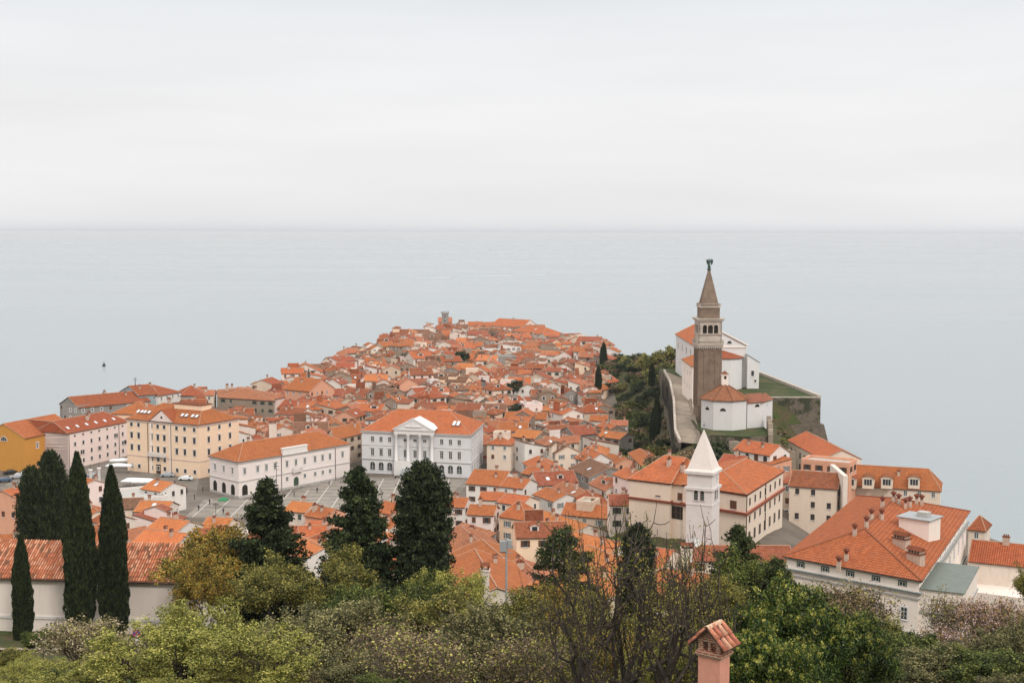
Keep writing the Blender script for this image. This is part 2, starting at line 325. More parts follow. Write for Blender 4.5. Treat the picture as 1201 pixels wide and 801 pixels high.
CY = [230,262,300,330,365,385,425,439,445,520,600,700,800,900,960]
CZ = [11,14,13,14,17.5,20.7,21.3,21.8,21.8,21.8,18,9,5,3,2.4]; CX = [45,45,50,54,58,62,68,72,76,75,66,55,40,15,0]
HL = [15,15,15,10,2,-1,-4,-4,-6,-5,3,5,5,5,5]; HR = [6,8,8,10,8,9,8,6,26,14,8,8,8,8,8]
def HT(x, y):
    x = np.atleast_1d(np.asarray(x, float)); y = np.atleast_1d(np.asarray(y, float))
    n = np.interp(y, [-300,-20,5,15,30,60,100,138,152,165,200,230,260,300,325,345], [75.3,75.3,75.3,70,61,53,42,32.5,29.3,27.8,20.5,14,8.5,4,2.6,2.2])
    n = n-sstep((x-25)/35)*np.interp(y, [60,100,150,195,240,280], [0,2,5,5,2,0])
    u = x-np.interp(y, CY, CX)
    f = sstep(1-(-u-np.interp(y, CY, HL))/34)*(u < 0)+sstep(1-(u-np.interp(y, CY, HR))/24)*(u >= 0)
    h = 2.2+(np.interp(y, CY, CZ)-2.2)*f*(y > 225)
    z = np.maximum(n, h)
    d = coast_dist(x, y)
    z = np.minimum(z, 1.9+np.maximum(d-1.5, 0)*1.3)
    return np.where(d < 1.0, -4.0, z)
def H(x, y): return float(HT(x, y)[0])
def march(px, py, h, y0=25.0, y1=1100.0):
    """the first point along the pixel's ray that is h metres above the ground"""
    d = ray(px, py); ys = np.arange(y0, y1, 1.0); t = ys/d.y
    z = CAMZ+d.z*t; g = HT(d.x*t, ys)+h
    k = np.nonzero(z <= g)[0]
    k = k[0] if len(k) else len(ys)-1
    return Vector((d.x*t[k], ys[k], g[k]))
def build_ground():
    xs = np.concatenate([np.arange(-420,-210,10.0), np.arange(-210,150,3.0), np.arange(150,420,10.0)]); ys = np.concatenate([np.arange(-120,-20,8.0), np.arange(-20,1000,3.0)])
    X, Y = np.meshgrid(xs, ys); Z = HT(X.ravel(), Y.ravel())
    rg = np.random.RandomState(3); Z = Z+np.where((Z > 3.0) & (Y.ravel() < 330), rg.normal(0, 0.12, Z.shape), 0)
    V = np.stack([X.ravel(), Y.ravel(), Z], 1); nx = len(xs); ny = len(ys)
    i = (np.arange(ny-1)[:,None]*nx+np.arange(nx-1)[None,:]).ravel()
    Fq = np.stack([i, i+1, i+nx+1, i+nx], 1)
    me = bpy.data.meshes.new('ground'); me.from_pydata(V.tolist(), [], Fq.tolist())
    cx = V[Fq].mean(1); dz = V[Fq][:,:,2].ptp(1) if hasattr(V, 'ptp') else np.ptp(V[Fq][:,:,2], axis=1)
    u = cx[:,0]-np.interp(cx[:,1], CY, CX)
    town = (cx[:,0] > 52) & (cx[:,1] > 225) & (cx[:,1] < 335) | (cx[:,1] > 268) & ((cx[:,2] < 7.5) | (cx[:,1] > 640)) & ~((cx[:,1] > 335) & (cx[:,1] < 640) & (cx[:,0] > .078*cx[:,1])) & (dz < 2.2)
    me.materials.append(MAT['soil']); me.materials.append(MAT['town_floor'])
    me.polygons.foreach_set('material_index', np.where(town, 1, 0)); me.polygons.foreach_set('use_smooth', np.ones(len(Fq), bool)); me.update()
    tag(link('ground', me), kind='structure')
build_ground()
mb = MB(); S_ = 160000
mb.face([(-S_,-2000,0),(S_,-2000,0),(S_,S_,0),(-S_,S_,0)])
tag(mb.build('sea', ['water']), kind='structure')
mb = MB()
for (a, b_) in (((488,326.6),(528,325.6)), ((536,324.6),(600,323.4)), ((600,323.0),(640,322.3))):
    p, q = PZ(*a, 0.15), PZ(*b_, 0.15); mb.face([(p.x,p.y-5,0.15),(q.x,q.y-12,0.15),(q.x,q.y+15,0.15),(p.x,p.y+8,0.15)])
tag(mb.build('sea_streak', ['wake']), kind='structure')

mb = MB(); mb.box(-165000,165000,-2500,165000,-5,82)
vm_ = bpy.data.materials.new('haze'); vm_.use_nodes = True; vt = vm_.node_tree; vt.nodes.clear(); MAT['haze'] = vm_
vo = N(vt, 'ShaderNodeOutputMaterial'); vp = N(vt, 'ShaderNodeVolumePrincipled'); vp.inputs['Density'].default_value = 4.5e-5; vp.inputs['Color'].default_value = (0.93,0.95,0.97,1); vt.links.new(vp.outputs[0], vo.inputs['Volume'])
tag(mb.build('haze', ['haze']), kind='stuff')
C.cycles.volume_bounces = 0
# ---------------------------------------------------------------- window, chimney, skylight meshes (shared)
CACHE = {}
def win(w, h, frame='frame', sh=None, arch=False, mull=(1,2), sur=None, head=False, sill=True, pane='glass'):
    key = ('w', w, h, frame, sh, arch, mull, sur, head, sill, pane)
    if key in CACHE: return CACHE[key]
    b = MB(); fw = 0.07; mats = [frame, pane, sh or 'frame', sur or 'trim']
    x0, x1, z0, z1 = -w/2, w/2, -h/2, h/2
    if arch:
        n = 8; r = w/2; pts = [(x0,-.012,z0),(x1,-.012,z0)]+[(r*math.cos(math.pi*k/n), -.012, z1-r+r*math.sin(math.pi*k/n)) for k in range(n+1)]
        b.face(pts, 1)
        for k in range(n):
            a0, a1 = math.pi*k/n, math.pi*(k+1)/n
            for (ra, rb, dd, mm) in ((r, r+(0.16 if sur else fw), .07, 3 if sur else 0),):
                q = [(rr*math.cos(a), -dd, z1-r+rr*math.sin(a)) for rr, a in ((ra,a0),(rb,a0),(rb,a1),(ra,a1))]
                b.face(q, mm); b.face([q[1],(q[1][0],0,q[1][2]),(q[2][0],0,q[2][2]),q[2]], mm)
                b.face([q[0],q[3],(q[3][0],0,q[3][2]),(q[0][0],0,q[0][2])], mm)
        sw = 0.16 if sur else fw
        b.box(x0-sw, x0, -.07, 0, z0, z1-r, 3 if sur else 0); b.box(x1, x1+sw, -.07, 0, z0, z1-r, 3 if sur else 0)
    else:
        b.face([(x0,-.012,z0),(x1,-.012,z0),(x1,-.012,z1),(x0,-.012,z1)], 1)
        b.box(x0, x0+fw, -.05, 0, z0, z1); b.box(x1-fw, x1, -.05, 0, z0, z1); b.box(x0+fw, x1-fw, -.05, 0, z0, z0+fw); b.box(x0+fw, x1-fw, -.05, 0, z1-fw, z1)
        if sur:
            s = 0.16; b.box(x0-s, x0, -.09, 0, z0, z1+s, 3); b.box(x1, x1+s, -.09, 0, z0, z1+s, 3); b.box(x0, x1, -.09, 0, z1, z1+s, 3)
    for k in range(mull[0]):
        xx = x0+w*(k+1)/(mull[0]+1); b.box(xx-.03, xx+.03, -.04, 0, z0+fw, z1-fw)
    for k in range(mull[1]):
        zz = z0+(h-(w/2 if arch else 0))*(k+1)/(mull[1]+1); b.box(x0+fw, x1-fw, -.035, 0, zz-.022, zz+.022)
    if sill: b.box(x0-.12, x1+.12, -.16, 0, z0-.1, z0, 3)
    if head: b.box(x0-.25, x1+.25, -.28, 0, z1+.28, z1+.42, 3)
    if sh:
        b.box(x0-w*.5-.03, x0-.03, -.10, -.04, z0, z1, 2); b.box(x1+.03, x1+w*.5+.03, -.10, -.04, z0, z1, 2)
    CACHE[key] = b.data('window', mats); return CACHE[key]
def closed(w, h, sh):
    key = ('c', w, h, sh)
    if key not in CACHE:
        b = MB(); b.box(-w/2, -.02, -.07, 0, -h/2, h/2); b.box(.02, w/2, -.07, 0, -h/2, h/2); b.face([(-.02,-.01,-h/2),(.02,-.01,-h/2),(.02,-.01,h/2),(-.02,-.01,h/2)], 1)
        b.box(-w/2-.1, w/2+.1, -.14, 0, -h/2-.1, -h/2, 2)
        for k in range(5): z = -h/2+h*(k+.5)/5; b.box(-w/2+.05, w/2-.05, -.085, -.07, z-.03, z+.03)
        CACHE[key] = b.data('window', [sh, 'glass', 'trim'])
    return CACHE[key]
def door_mesh(w=1.1, h=2.2, m='door'):
    key = ('d', w, h, m)
    if key not in CACHE:
        b = MB(); b.box(-w/2, w/2, -.05, 0, 0, h, 0); b.box(-w/2-.14, -w/2, -.1, 0, 0, h+.14, 1); b.box(w/2, w/2+.14, -.1, 0, 0, h+.14, 1); b.box(-w/2, w/2, -.1, 0, h, h+.14, 1)
        b.box(-.02, .02, -.07, -.05, 0, h, 0); CACHE[key] = b.data('door', [m, 'trim'])
    return CACHE[key]
def chimney_mesh(kind):
    key = ('ch', kind)
    if key in CACHE: return CACHE[key]
    b = MB()
    if kind == 0:
        b.box(-.35,.35,-.25,.25,-1,1.0,0); b.box(-.45,.45,-.35,.35,1.0,1.1,1); b.box(-.3,-.2,-.2,.2,1.1,1.35,0); b.box(.2,.3,-.2,.2,1.1,1.35,0); b.box(-.5,.5,-.36,.36,1.35,1.43,1)
    elif kind == 1:
        b.box(-.28,.28,-.28,.28,-1,.8,0); b.box(-.38,.38,-.38,.38,.8,.9,1); b.face([(-.4,-.4,1.15),(.4,-.4,1.15),(0,-.4,1.4)],1); b.face([(-.4,-.42,1.13),(-.4,.42,1.13),(0,.42,1.42),(0,-.42,1.42)],1); b.face([(.4,.42,1.13),(.4,-.42,1.13),(0,-.42,1.42),(0,.42,1.42)],1)
        for sx in (-.3,.2):
            b.box(sx,sx+.1,-.28,.28,.9,1.2,0)
    elif kind == 2:
        b.box(-.6,.6,-.3,.3,-1,1.3,0); b.box(-.7,.7,-.4,.4,1.3,1.4,1)
        for x in (-.35,0,.35): b.lathe([(.11,1.4),(.13,1.75),(.1,1.8),(.0,1.8)],8,1,x,0)
    else:   # the pots with flared mouths on the big building
        b.box(-.3,.3,-.3,.3,-1,.55,0); b.lathe([(.26,.55),(.26,.8),(.52,1.1),(.58,1.3),(.5,1.32),(.3,1.1),(0,1.1)],10,1); b.lathe([(.2,1.1),(.2,1.5),(.0,1.55)],8,1)
    CACHE[key] = b.data('chimney', ['chimney_plaster', 'tile_rust'] if kind != 3 else ['chimney_plaster', 'chimney_pot']); return CACHE[key]
plain('chimney_pot', (0.20,0.07,0.045), 0.85, 0.25, 2)
def sky_mesh():
    if 'sk' not in CACHE:
        b = MB(); b.box(-.5,.5,-.65,.65,0,.12,0); b.face([(-.42,-.57,.125),(.42,-.57,.125),(.42,.57,.125),(-.42,.57,.125)],1); CACHE['sk'] = b.data('skylight', ['trim_grey','skylight'])
    return CACHE['sk']

# ---------------------------------------------------------------- houses
FOOT = []          # footprints already taken
HOUSES = []        # roots of the town's houses, for their labels
def overlap(a, b, gap=0.0):
    for P, Q in ((a, b), (b, a)):
        for i in range(len(P)):
            p, q = P[i], P[(i+1) % len(P)]; nx, ny = q[1]-p[1], p[0]-q[0]; L = math.hypot(nx, ny); nx /= L; ny /= L
            A = [nx*v[0]+ny*v[1] for v in P]; B = [nx*v[0]+ny*v[1] for v in Q]
            if min(B) >= max(A)-gap or min(A) >= max(B)-gap: return False
    return True
def offset_poly(q, o):
    """outward offset of a CCW polygon; o is one number or one per edge"""
    n = len(q); o = [o]*n if isinstance(o, (int, float)) else o; L = []
    for i in range(n):
        ax, ay = q[i]; bx, by = q[(i+1) % n]; l = math.hypot(bx-ax, by-ay); nx, ny = (by-ay)/l, -(bx-ax)/l
        L.append((ax+nx*o[i], ay+ny*o[i], bx-ax, by-ay))
    r = []
    for i in range(n):
        x1, y1, dx1, dy1 = L[i-1]; x2, y2, dx2, dy2 = L[i]; den = dx1*dy2-dy1*dx2
        if abs(den) < 1e-6: r.append((x2, y2)); continue
        t = ((x2-x1)*dy2-(y2-y1)*dx2)/den; r.append((x1+dx1*t, y1+dy1*t))
    return r
def roof_face(b, pts, m, tk=0.16, em=1):
    """a slab of tiles: top face with uv in metres, dark underside"""
    P = [Vector(p) for p in pts]; n = Vector((0,0,0))
    for i in range(len(P)): n += (P[i]-P[0]).cross(P[(i+1) % len(P)]-P[0]) if i else Vector((0,0,0))
    n.normalize()
    if n.z < 0: P.reverse(); n = -n
    u = Vector((0,0,1)).cross(n)
    u = u.normalized() if u.length > 1e-4 else Vector((1,0,0)); v = n.cross(u)
    b.face(P, m, [(p.dot(u), p.dot(v)) for p in P])
    Q = [p-Vector((0,0,tk)) for p in P]; b.face(list(reversed(Q)), em)
    return P
def rim(b, pts, tk, em):
    n = len(pts)
    for i in range(n):
        p, q = Vector(pts[i]), Vector(pts[(i+1) % n]); dz = Vector((0,0,tk)); b.face([p-dz, q-dz, q, p], em)
def cap(b, p, q, m, r=0.13):
    b.tube(p, q, r, r, 6, m)

def wing(wb, rb, q, z0, h, kind, rise, over=0.35, hipin=None, up=0.10, caps=True, rm=0, wm=0):
    """walls into wb, roof into rb, for one quadrilateral q (CCW, local xy; ridge runs along edge 0-1); returns the roof height function"""
    q = [(p[0], p[1]) for p in q]
    a = ((q[3][0]+q[0][0])/2, (q[3][1]+q[0][1])/2); b_ = ((q[1][0]+q[2][0])/2, (q[1][1]+q[2][1])/2)
    L = math.hypot(b_[0]-a[0], b_[1]-a[1]); ux, uy = (b_[0]-a[0])/L, (b_[1]-a[1])/L
    hw = (math.hypot(q[3][0]-q[0][0], q[3][1]-q[0][1])+math.hypot(q[1][0]-q[2][0], q[1][1]-q[2][1]))/4
    n = 4
    vs = [(p[0],p[1],z0) for p in q]+[(p[0],p[1],h) for p in q]
    wb.mesh(vs, [(i,(i+1)%n,n+(i+1)%n,n+i) for i in range(n)], wm)
    H2 = h+rise
    def rz(x, y):
        d = abs((x-a[0])*uy-(y-a[1])*ux); return h+up+rise*max(0, 1-d/hw)
    if kind == 'flat':
        wb.face([vs[4],vs[5],vs[6],vs[7]], wm)
        pq = offset_poly(q, 0.05); inn = offset_poly(q, -0.25)
        for i in range(4):
            j = (i+1) % 4; rb.mesh([(*pq[i],h-.05),(*pq[j],h-.05),(*inn[j],h-.05),(*inn[i],h-.05),(*pq[i],h+.7),(*pq[j],h+.7),(*inn[j],h+.7),(*inn[i],h+.7)], [(0,1,5,4),(2,3,7,6),(4,5,6,7)], 4)
        rb.face([(*p, h+.02) for p in inn], 5)
        return lambda x, y: h+0.02
    if kind == 'shed':
        # low edge 0-1, high edge 2-3
        wb.face([vs[4],vs[5],(q[2][0],q[2][1],H2),(q[3][0],q[3][1],H2)], wm)
        wb.face([vs[5],vs[6],(q[2][0],q[2][1],H2)], wm); wb.face([vs[7],vs[4],(q[3][0],q[3][1],H2)], wm); wb.face([vs[6],vs[7],(q[3][0],q[3][1],H2),(q[2][0],q[2][1],H2)], wm)
        Q = offset_poly(q, [over, .2, .15, .2]); s = rise/(2*hw)
        P = [(*Q[0],h+up-over*s),(*Q[1],h+up-over*s),(*Q[2],H2+up+.15*s),(*Q[3],H2+up+.15*s)]
        roof_face(rb, P, rm, em=1); rim(rb, P, .16, 1)
        return lambda x, y: h+up+rise*min(1, max(0, ((x-q[0][0])*-uy+(y-q[0][1])*ux)/(2*hw)))
    s = rise/hw
    if kind == 'gable':
        wb.face([vs[5],vs[6],(*b_,H2)], wm); wb.face([vs[7],vs[4],(*a,H2)], wm)
        g = 0.22; Q = offset_poly(q, [over, g, over, g]); A = (a[0]-ux*g, a[1]-uy*g, H2+up); B = (b_[0]+ux*g, b_[1]+uy*g, H2+up); ze = h+up-over*s
        f1 = [(*Q[0],ze),(*Q[1],ze),B,A]; f2 = [(*Q[2],ze),(*Q[3],ze),A,B]
        for f in (f1, f2): roof_face(rb, f, rm); rim(rb, f, .16, 1)
        if caps:
            cap(rb, A, B, 2); 
            for f in (f1, f2):
                cap(rb, Vector(f[0])-Vector((0,0,.04)), Vector(f[3])-Vector((0,0,.04)), 2, .09); cap(rb, Vector(f[1])-Vector((0,0,.04)), Vector(f[2])-Vector((0,0,.04)), 2, .09)
        return rz
    # hip; hipin = inset of the ridge's ends
    i0, i1 = hipin if isinstance(hipin, tuple) else ((hipin if hipin is not None else hw*0.95),)*2
    i0 = min(i0, L*0.5-.2) if i0 else 0; i1 = min(i1, L*.5-.2) if i1 else 0
    if i0 == 0: wb.face([vs[7],vs[4],(*a,H2)], wm)
    if i1 == 0: wb.face([vs[5],vs[6],(*b_,H2)], wm)
    g0 = over if i0 else .22; g1 = over if i1 else .22
    Q = offset_poly(q, [over, g1, over, g0]); ze = h+up-over*s
    A = (a[0]+ux*(i0 if i0 else -g0), a[1]+uy*(i0 if i0 else -g0), H2+up); B = (b_[0]-ux*(i1 if i1 else -g1), b_[1]-uy*(i1 if i1 else -g1), H2+up)
    E = [(*p, ze) for p in Q]
    for f in ([E[0],E[1],B,A],[E[2],E[3],A,B]): roof_face(rb, f, rm)
    if i0: roof_face(rb, [E[3],E[0],A], rm)
    if i1: roof_face(rb, [E[1],E[2],B], rm)
    rim(rb, E, .16, 1)
    if caps:
        cap(rb, A, B, 2)
        for e, k in ((0,A),(3,A),(1,B),(2,B)): cap(rb, E[e], k, 2, .11)
    return rz

def house(q, zg, h, kind='gable', rise=2.0, wm='white', rm='tile_orange', name='house', label=None, cat='house', group=None, windows=None, wings=(), chim=1, sky=0,
          over=0.35, hipin=None, rg=rnd, ridge=0, doors=False, foot=True, rz_=None, ww=(0.9,1.35), nfl=2, winstyle=None, dens=1.0, capm='mortar', dorm=0):
    """q: four ground points CCW (world xy). ridge 0: along edge 0-1, 1: along edge 1-2"""
    q = [(p[0], p[1]) for p in q]
    if ridge: q = q[1:]+q[:1]
    cx = sum(p[0] for p in q)/4; cy = sum(p[1] for p in q)/4; ang = math.atan2(q[1][1]-q[0][1], q[1][0]-q[0][0])
    root = empty(name, (cx, cy, zg), ang); ca, sa = math.cos(-ang), math.sin(-ang)
    loc = lambda p: ((p[0]-cx)*ca-(p[1]-cy)*sa, (p[0]-cx)*sa+(p[1]-cy)*ca)
    lq = [loc(p) for p in q]; wb, rb = MB(), MB()
    mats = [rm, 'eave', capm, 'trim', wm, 'concrete']
    rzf = wing(wb, rb, lq, -4.0, h, kind, rise, over, hipin); fns = [(lq, rzf)]
    for (wq, wh, wk, wr) in wings:       # extra bodies: local quads
        fns.append((wq, wing(wb, rb, wq, -4.0, wh, wk, wr, over*0.8)))
    wall = wb.build('wall', [wm], root); roof = rb.build('roof', mats, root)
    if foot: FOOT.append(q)
    if label or cat: tag(root, label, cat, group)
    inv = lambda x, y: (cx+x*ca+y*sa, cy-x*sa+y*ca)
    # chimneys and skylights sit on the roof (sub-parts of it)
    pa = ((lq[3][0]+lq[0][0])/2, (lq[3][1]+lq[0][1])/2); pb = ((lq[1][0]+lq[2][0])/2, (lq[1][1]+lq[2][1])/2)
    hw = (math.hypot(lq[3][0]-lq[0][0], lq[3][1]-lq[0][1])+math.hypot(lq[1][0]-lq[2][0], lq[1][1]-lq[2][1]))/4
    if kind != 'flat':
        for k in range(chim):
            t = rg.uniform(.2, .8); e = rg.uniform(-.5, .5)*hw; x = pa[0]+(pb[0]-pa[0])*t; y = pa[1]+(pb[1]-pa[1])*t+e
            z = rzf(x, y); link('chimney', chimney_mesh(rg.choice((0,0,1,1,2))), roof, (x, y, z+rg.uniform(-.1,.3)), rg.choice((0,R(90))))
        for k in range(sky):
            t = rg.uniform(.2, .8); sg = rg.choice((-1,1)); e = sg*hw*rg.uniform(.35,.65); x = pa[0]+(pb[0]-pa[0])*t; y = pa[1]+(pb[1]-pa[1])*t+e
            sl_ = math.atan2(rise, hw)
            link('skylight', sky_mesh(), roof, (x, y, rzf(x, y)+.02), (-sg*sl_, 0, 0) if kind in ('gable','hip') else (sl_*.5,0,0))
        for k in range(dorm):
            t = rg.uniform(.25, .75); x = pa[0]+(pb[0]-pa[0])*t; y0_ = pa[1]+(pb[1]-pa[1])*t; sg = -1 if (-cx*-sa*-1+0) > 1e9 or (inv(x, y0_-1)[1] < inv(x, y0_+1)[1]) else 1
            y = y0_+sg*hw*.62; link('dormer', dormer_mesh(rg.choice((0,1))), roof, (x, y, rzf(x, y)+.15), 0 if sg < 0 else math.pi)
    if windows != 'none':
        w_, h_ = ww
        style = winstyle or rg.choice([dict(frame='darkframe'), dict(frame='darkframe', sur='trim'), dict(sh='shutter_green', frame='darkframe'), dict(sh='shutter_brown', frame='darkframe'), dict(sh='shutter_grey'), dict(sur='trim'), dict()])
        me = win(w_, h_, **style); cl = closed(w_, h_, style.get('sh', 'shutter_brown'))
        for i in range(4):
            p, r_ = lq[i], lq[(i+1) % 4]; dx, dy = r_[0]-p[0], r_[1]-p[1]; L = math.hypot(dx, dy)
            if L < 2.4: continue
            nx, ny = dy/L, -dx/L; mxp = ((p[0]+r_[0])/2, (p[1]+r_[1])/2); wx, wy = inv(*mxp)
            nwx = nx*ca+ny*sa; nwy = -nx*sa+ny*ca
            if (nwx*-wx+nwy*-wy)/math.hypot(wx, wy) < 0.12: continue
            nc = max(1, int(L/2.9)) if L < 16 else int(L/3.3); na = math.atan2(ny, nx)+R(90)
            for fl in range(min(nfl, int(h/2.7))):
                z = h-1.25-fl*2.85
                if z < 1.2: break
                for c in range(nc):
                    if rg.random() > 0.82*dens: continue
                    t = (c+.5)/nc; link('window', me if rg.random() < .8 else cl, root, (p[0]+dx*t+nx*.012, p[1]+dy*t+ny*.012, z), na)
            if doors and i == 0: link('door', door_mesh(), root, (p[0]+dx*.3, p[1]+dy*.3, 0), na)
    KIDS[root] = None; KIDS.pop(root)
    root['_h'] = h+rise; root['_k'] = kind; root['_w'] = wm; root['_r'] = rm; root['_c'] = chim if kind != 'flat' else 0; root['_s'] = sky; root['_n'] = len(wings)
    root['_a'] = abs((q[1][0]-q[0][0])*(q[3][1]-q[0][1])-(q[1][1]-q[0][1])*(q[3][0]-q[0][0]))
    return root, roof, wall, lq, inv

def wall_windows(root, p, q, zs, n, me, m0=0.06, skip=(), shift=0.0, proud=0.012):
    """a row of window children on the wall from world point p to q (seen from outside p is left)"""
    p = Vector((p[0], p[1], 0)); q = Vector((q[0], q[1], 0)); d = q-p; L = d.length; d.normalize(); nrm = Vector((d.y, -d.x, 0))
    ang = math.atan2(nrm.y, nrm.x)+R(90)-root.rotation_euler.z
    Mi = Matrix.Rotation(-root.rotation_euler.z, 3, 'Z'); out_ = []
    for z in zs:
        for k in range(n):
            if (k, z) in skip or k in skip: continue
            t = m0+(1-2*m0)*(k+.5)/n; w = p+d*(L*t+shift)+nrm*proud; l = Mi @ (w-Vector((root.location.x, root.location.y, 0)))
            out_.append(link('window', me, root, (l.x, l.y, z-root.location.z), ang))
    return out_
def to_local(root, w):
    l = Matrix.Rotation(-root.rotation_euler.z, 3, 'Z') @ (Vector(w)-root.location); return l
def part_on(root, name, mbl, mats, wp, ang):
    """a part modelled with x along the wall and -y outward, put at the world point wp with the wall's angle"""
    return mbl.build(name, mats, root, to_local(root, wp), ang-root.rotation_euler.z)

MASS_W = list(WALLS); MASS_R = list(ROOFS)
mw_, mr_, mwin_ = MB(), MB(), MB()
def mass_house(q, zg, h, kind, rise, wm, rm, wings, over, ridge, rg):
    if ridge: q = q[1:]+q[:1]
    cx = sum(p[0] for p in q)/4; cy = sum(p[1] for p in q)/4; ang = math.atan2(q[1][1]-q[0][1], q[1][0]-q[0][0]); c, s = math.cos(ang), math.sin(ang)
    i = MASS_W.index(wm); k = 6+MASS_R.index(rm)
    wing(mw_, mr_, q, zg-4, zg+h, kind, rise, over, rm=k, wm=i)
    for (wq, wh, wk, wr) in wings: wing(mw_, mr_, [(cx+x*c-y*s, cy+x*s+y*c) for x, y in wq], zg-4, zg+wh, wk, wr, over, rm=k, wm=i)
    for e in range(4):
        p, r_ = q[e], q[(e+1)%4]; dx, dy = r_[0]-p[0], r_[1]-p[1]; L = math.hypot(dx, dy); nx, ny = dy/L, -dx/L
        if L < 2.4 or ny > -.1: continue
        n = max(1, int(L/3))
        for j in range(n):
            if rg.random() > .7: continue
            t = (j+.5)/n; x, y = p[0]+dx*t+nx*.03, p[1]+dy*t+ny*.03; ux, uy = dx/L*.45, dy/L*.45; z = zg+h-1.3
            mwin_.face([(x-ux,y-uy,z-.65),(x+ux,y+uy,z-.65),(x+ux,y+uy,z+.65),(x-ux,y-uy,z+.65)])
def mass_build():
    if not mw_.F: return
    mats = ['tile_orange','eave','mortar','trim','offwhite','concrete']+MASS_R
    a = len(MASS_W); b = MB()
    for src, off in ((mw_, 0), (mr_, a), (mwin_, a+len(mats))):
        i = len(b.V); b.V += src.V; b.F += [tuple(v+i for v in f) for f in src.F]; b.M += [m+off for m in src.M]; b.sm += src.sm; b.U += src.U
    b.uv = True; tag(b.build('distant_houses', MASS_W+mats+['glass']), 'mass of tiny tiled houses filling the gaps of the distant old town', 'houses', kind='stuff')
def dormer_mesh(k):
    key = ('dm', k)
    if key not in CACHE:
        b = MB(); w = .9 if k == 0 else 1.5; h = .9
        b.box(-w,w,0,3,-1.2,h,0); b.face([(-w*.6,-.02,-.1),(w*.6,-.02,-.1),(w*.6,-.02,h-.15),(-w*.6,-.02,h-.15)],2)
        b.mesh([(-w-.15,-.25,h),(0,-.25,h+.5),(w+.15,-.25,h),(-w-.15,3,h),(0,3,h+.5),(w+.15,3,h)], [(0,1,4,3),(1,2,5,4)],1); b.face([(-w,-.01,h),(w,-.01,h),(0,-.01,h+.45)],0)
        CACHE[key] = b.data('dormer', ['offwhite','tile_orange','glass'])
    return CACHE[key]
# ================================================================ the large named buildings
def quad_from(fl, fr, rb_, zf):
    bl = fl+(rb_-fr); return [fl, fr, rb_, bl]
def wall_ang(p, q):      # rotation of parts on the wall p->q (p left seen from outside)
    return math.atan2(q[1]-p[1], q[0]-p[0])
def balcony(root, wp, ang, w, d=1.1, m='trim'):
    b = MB(); b.box(-w/2, w/2, -d, 0, -.25, 0); b.box(-w/2, w/2, -d, -d+.12, .85, 1.0)
    n = int(w/.3)
    for k in range(n+1): x = -w/2+.06+(w-.12)*k/n; b.box(x-.05, x+.05, -d+.02, -d+.1, 0, .85)
    for s in (-1, 1): b.box(s*w/2-(.12 if s > 0 else 0), s*w/2+(0 if s > 0 else .12), -d+.12, 0, 0, 1.0); b.box(s*w*.38-.12, s*w*.38+.12, -d*.7, 0, -.8, -.25)
    return part_on(root, 'balcony', b, [m], wp, ang)
def band(b, lq, z0, z1, o, m=0):
    P = offset_poly(lq, o); n = len(P)
    for i in range(n):
        j = (i+1) % n; b.mesh([(*lq[i],z0),(*lq[j],z0),(*P[j],z0),(*P[i],z0),(*lq[i],z1),(*lq[j],z1),(*P[j],z1),(*P[i],z1)], [(0,1,2,3)[::-1],(4,5,6,7)[::-1],(2,3,7,6)[::-1],(3,2,6,7)], m)
def bands(root, lq, specs, m='trim', name='cornice'):
    b = MB()
    for z0, z1, o in specs: band(b, lq, z0, z1, o)
    return b.build(name, [m], root)

# --- peach building on the square
e = 18.7
fl, fr, sr = PZ(148.5,490.5,e), PZ(233,498,e), PZ(264.7,492.6,e)
q = quad_from(fl, fr, fr+(sr-fr)*1.5, e)
root, roof, wall, lq, inv = house(q, 2.2, e-2.2, 'hip', 4.2, 'peach', 'tile_orange', name='peach_palace', label='tall peach four storey palace with a pediment, left of the square', cat='building', windows='none', chim=2, hipin=6.5)
bands(root, lq, [(e-2.2-.75, e-2.2-.05, .22), (4.9, 5.15, .08)], 'pink'); 
A = wall_ang(fl, fr); W = (fr-fl).length; u = (fr-fl).normalized(); nrm = Vector((u.y, -u.x, 0))
wm_ = win(1.0, 1.75, sur='trim', mull=(1,2), head=True, frame='darkframe'); ws_ = win(1.0, 1.2, sur='trim', mull=(1,1), frame='darkframe')
for z, mm_ in ((17.0, ws_), (13.6, wm_), (9.8, wm_), (5.9+.0, None), (4.0, ws_)):
    if mm_ is None: continue
    for t in (.07,.17, .35,.44,.53, .70,.81,.94):
        wall_windows(root, fl+(fr-fl)*(t-.03), fl+(fr-fl)*(t+.03), [z], 1, mm_, 0)
    wall_windows(root, fr, fr+(sr-fr)*1.5, [z], 3, mm_, .1)
for z in (7.0,):
    for t in (.35,.44,.53): wall_windows(root, fl+(fr-fl)*(t-.03), fl+(fr-fl)*(t+.03), [z], 1, wm_, 0)
b = MB(); x0, x1 = -W*.16, W*.10+2; b.face([(x0,-.35,e-2.2),(x1,-.35,e-2.2),((x0+x1)/2,-.35,e-2.2+3.4)]); 
b.mesh([(x0-.3,-.6,e-2.3),(x1+.3,-.6,e-2.3),((x0+x1)/2,-.6,e+1.5),(x0-.3,5,e-2.3),(x1+.3,5,e-2.3),((x0+x1)/2,5,e+1.5)], [(0,2,5,3),(2,1,4,5)], 1)
b.lathe([(.0,0),(.4,0),(.4,.06),(.0,.06)], 12, 2); 
b.V[-48:] = [(v[0]+(x0+x1)/2, -.38+v[2]*-1, e-2.2+1.3+v[1]) for v in b.V[-48:]]
part_on(root, 'pediment', b, ['pink','tile_orange','glass'], (fl+fr)/2*1.0+Vector((0,0,2.2-e)), A)
b = MB()
for t in (-.16,.11): b.box(W*t-.35, W*t+.35, -.12, 0, 0, e-2.3)
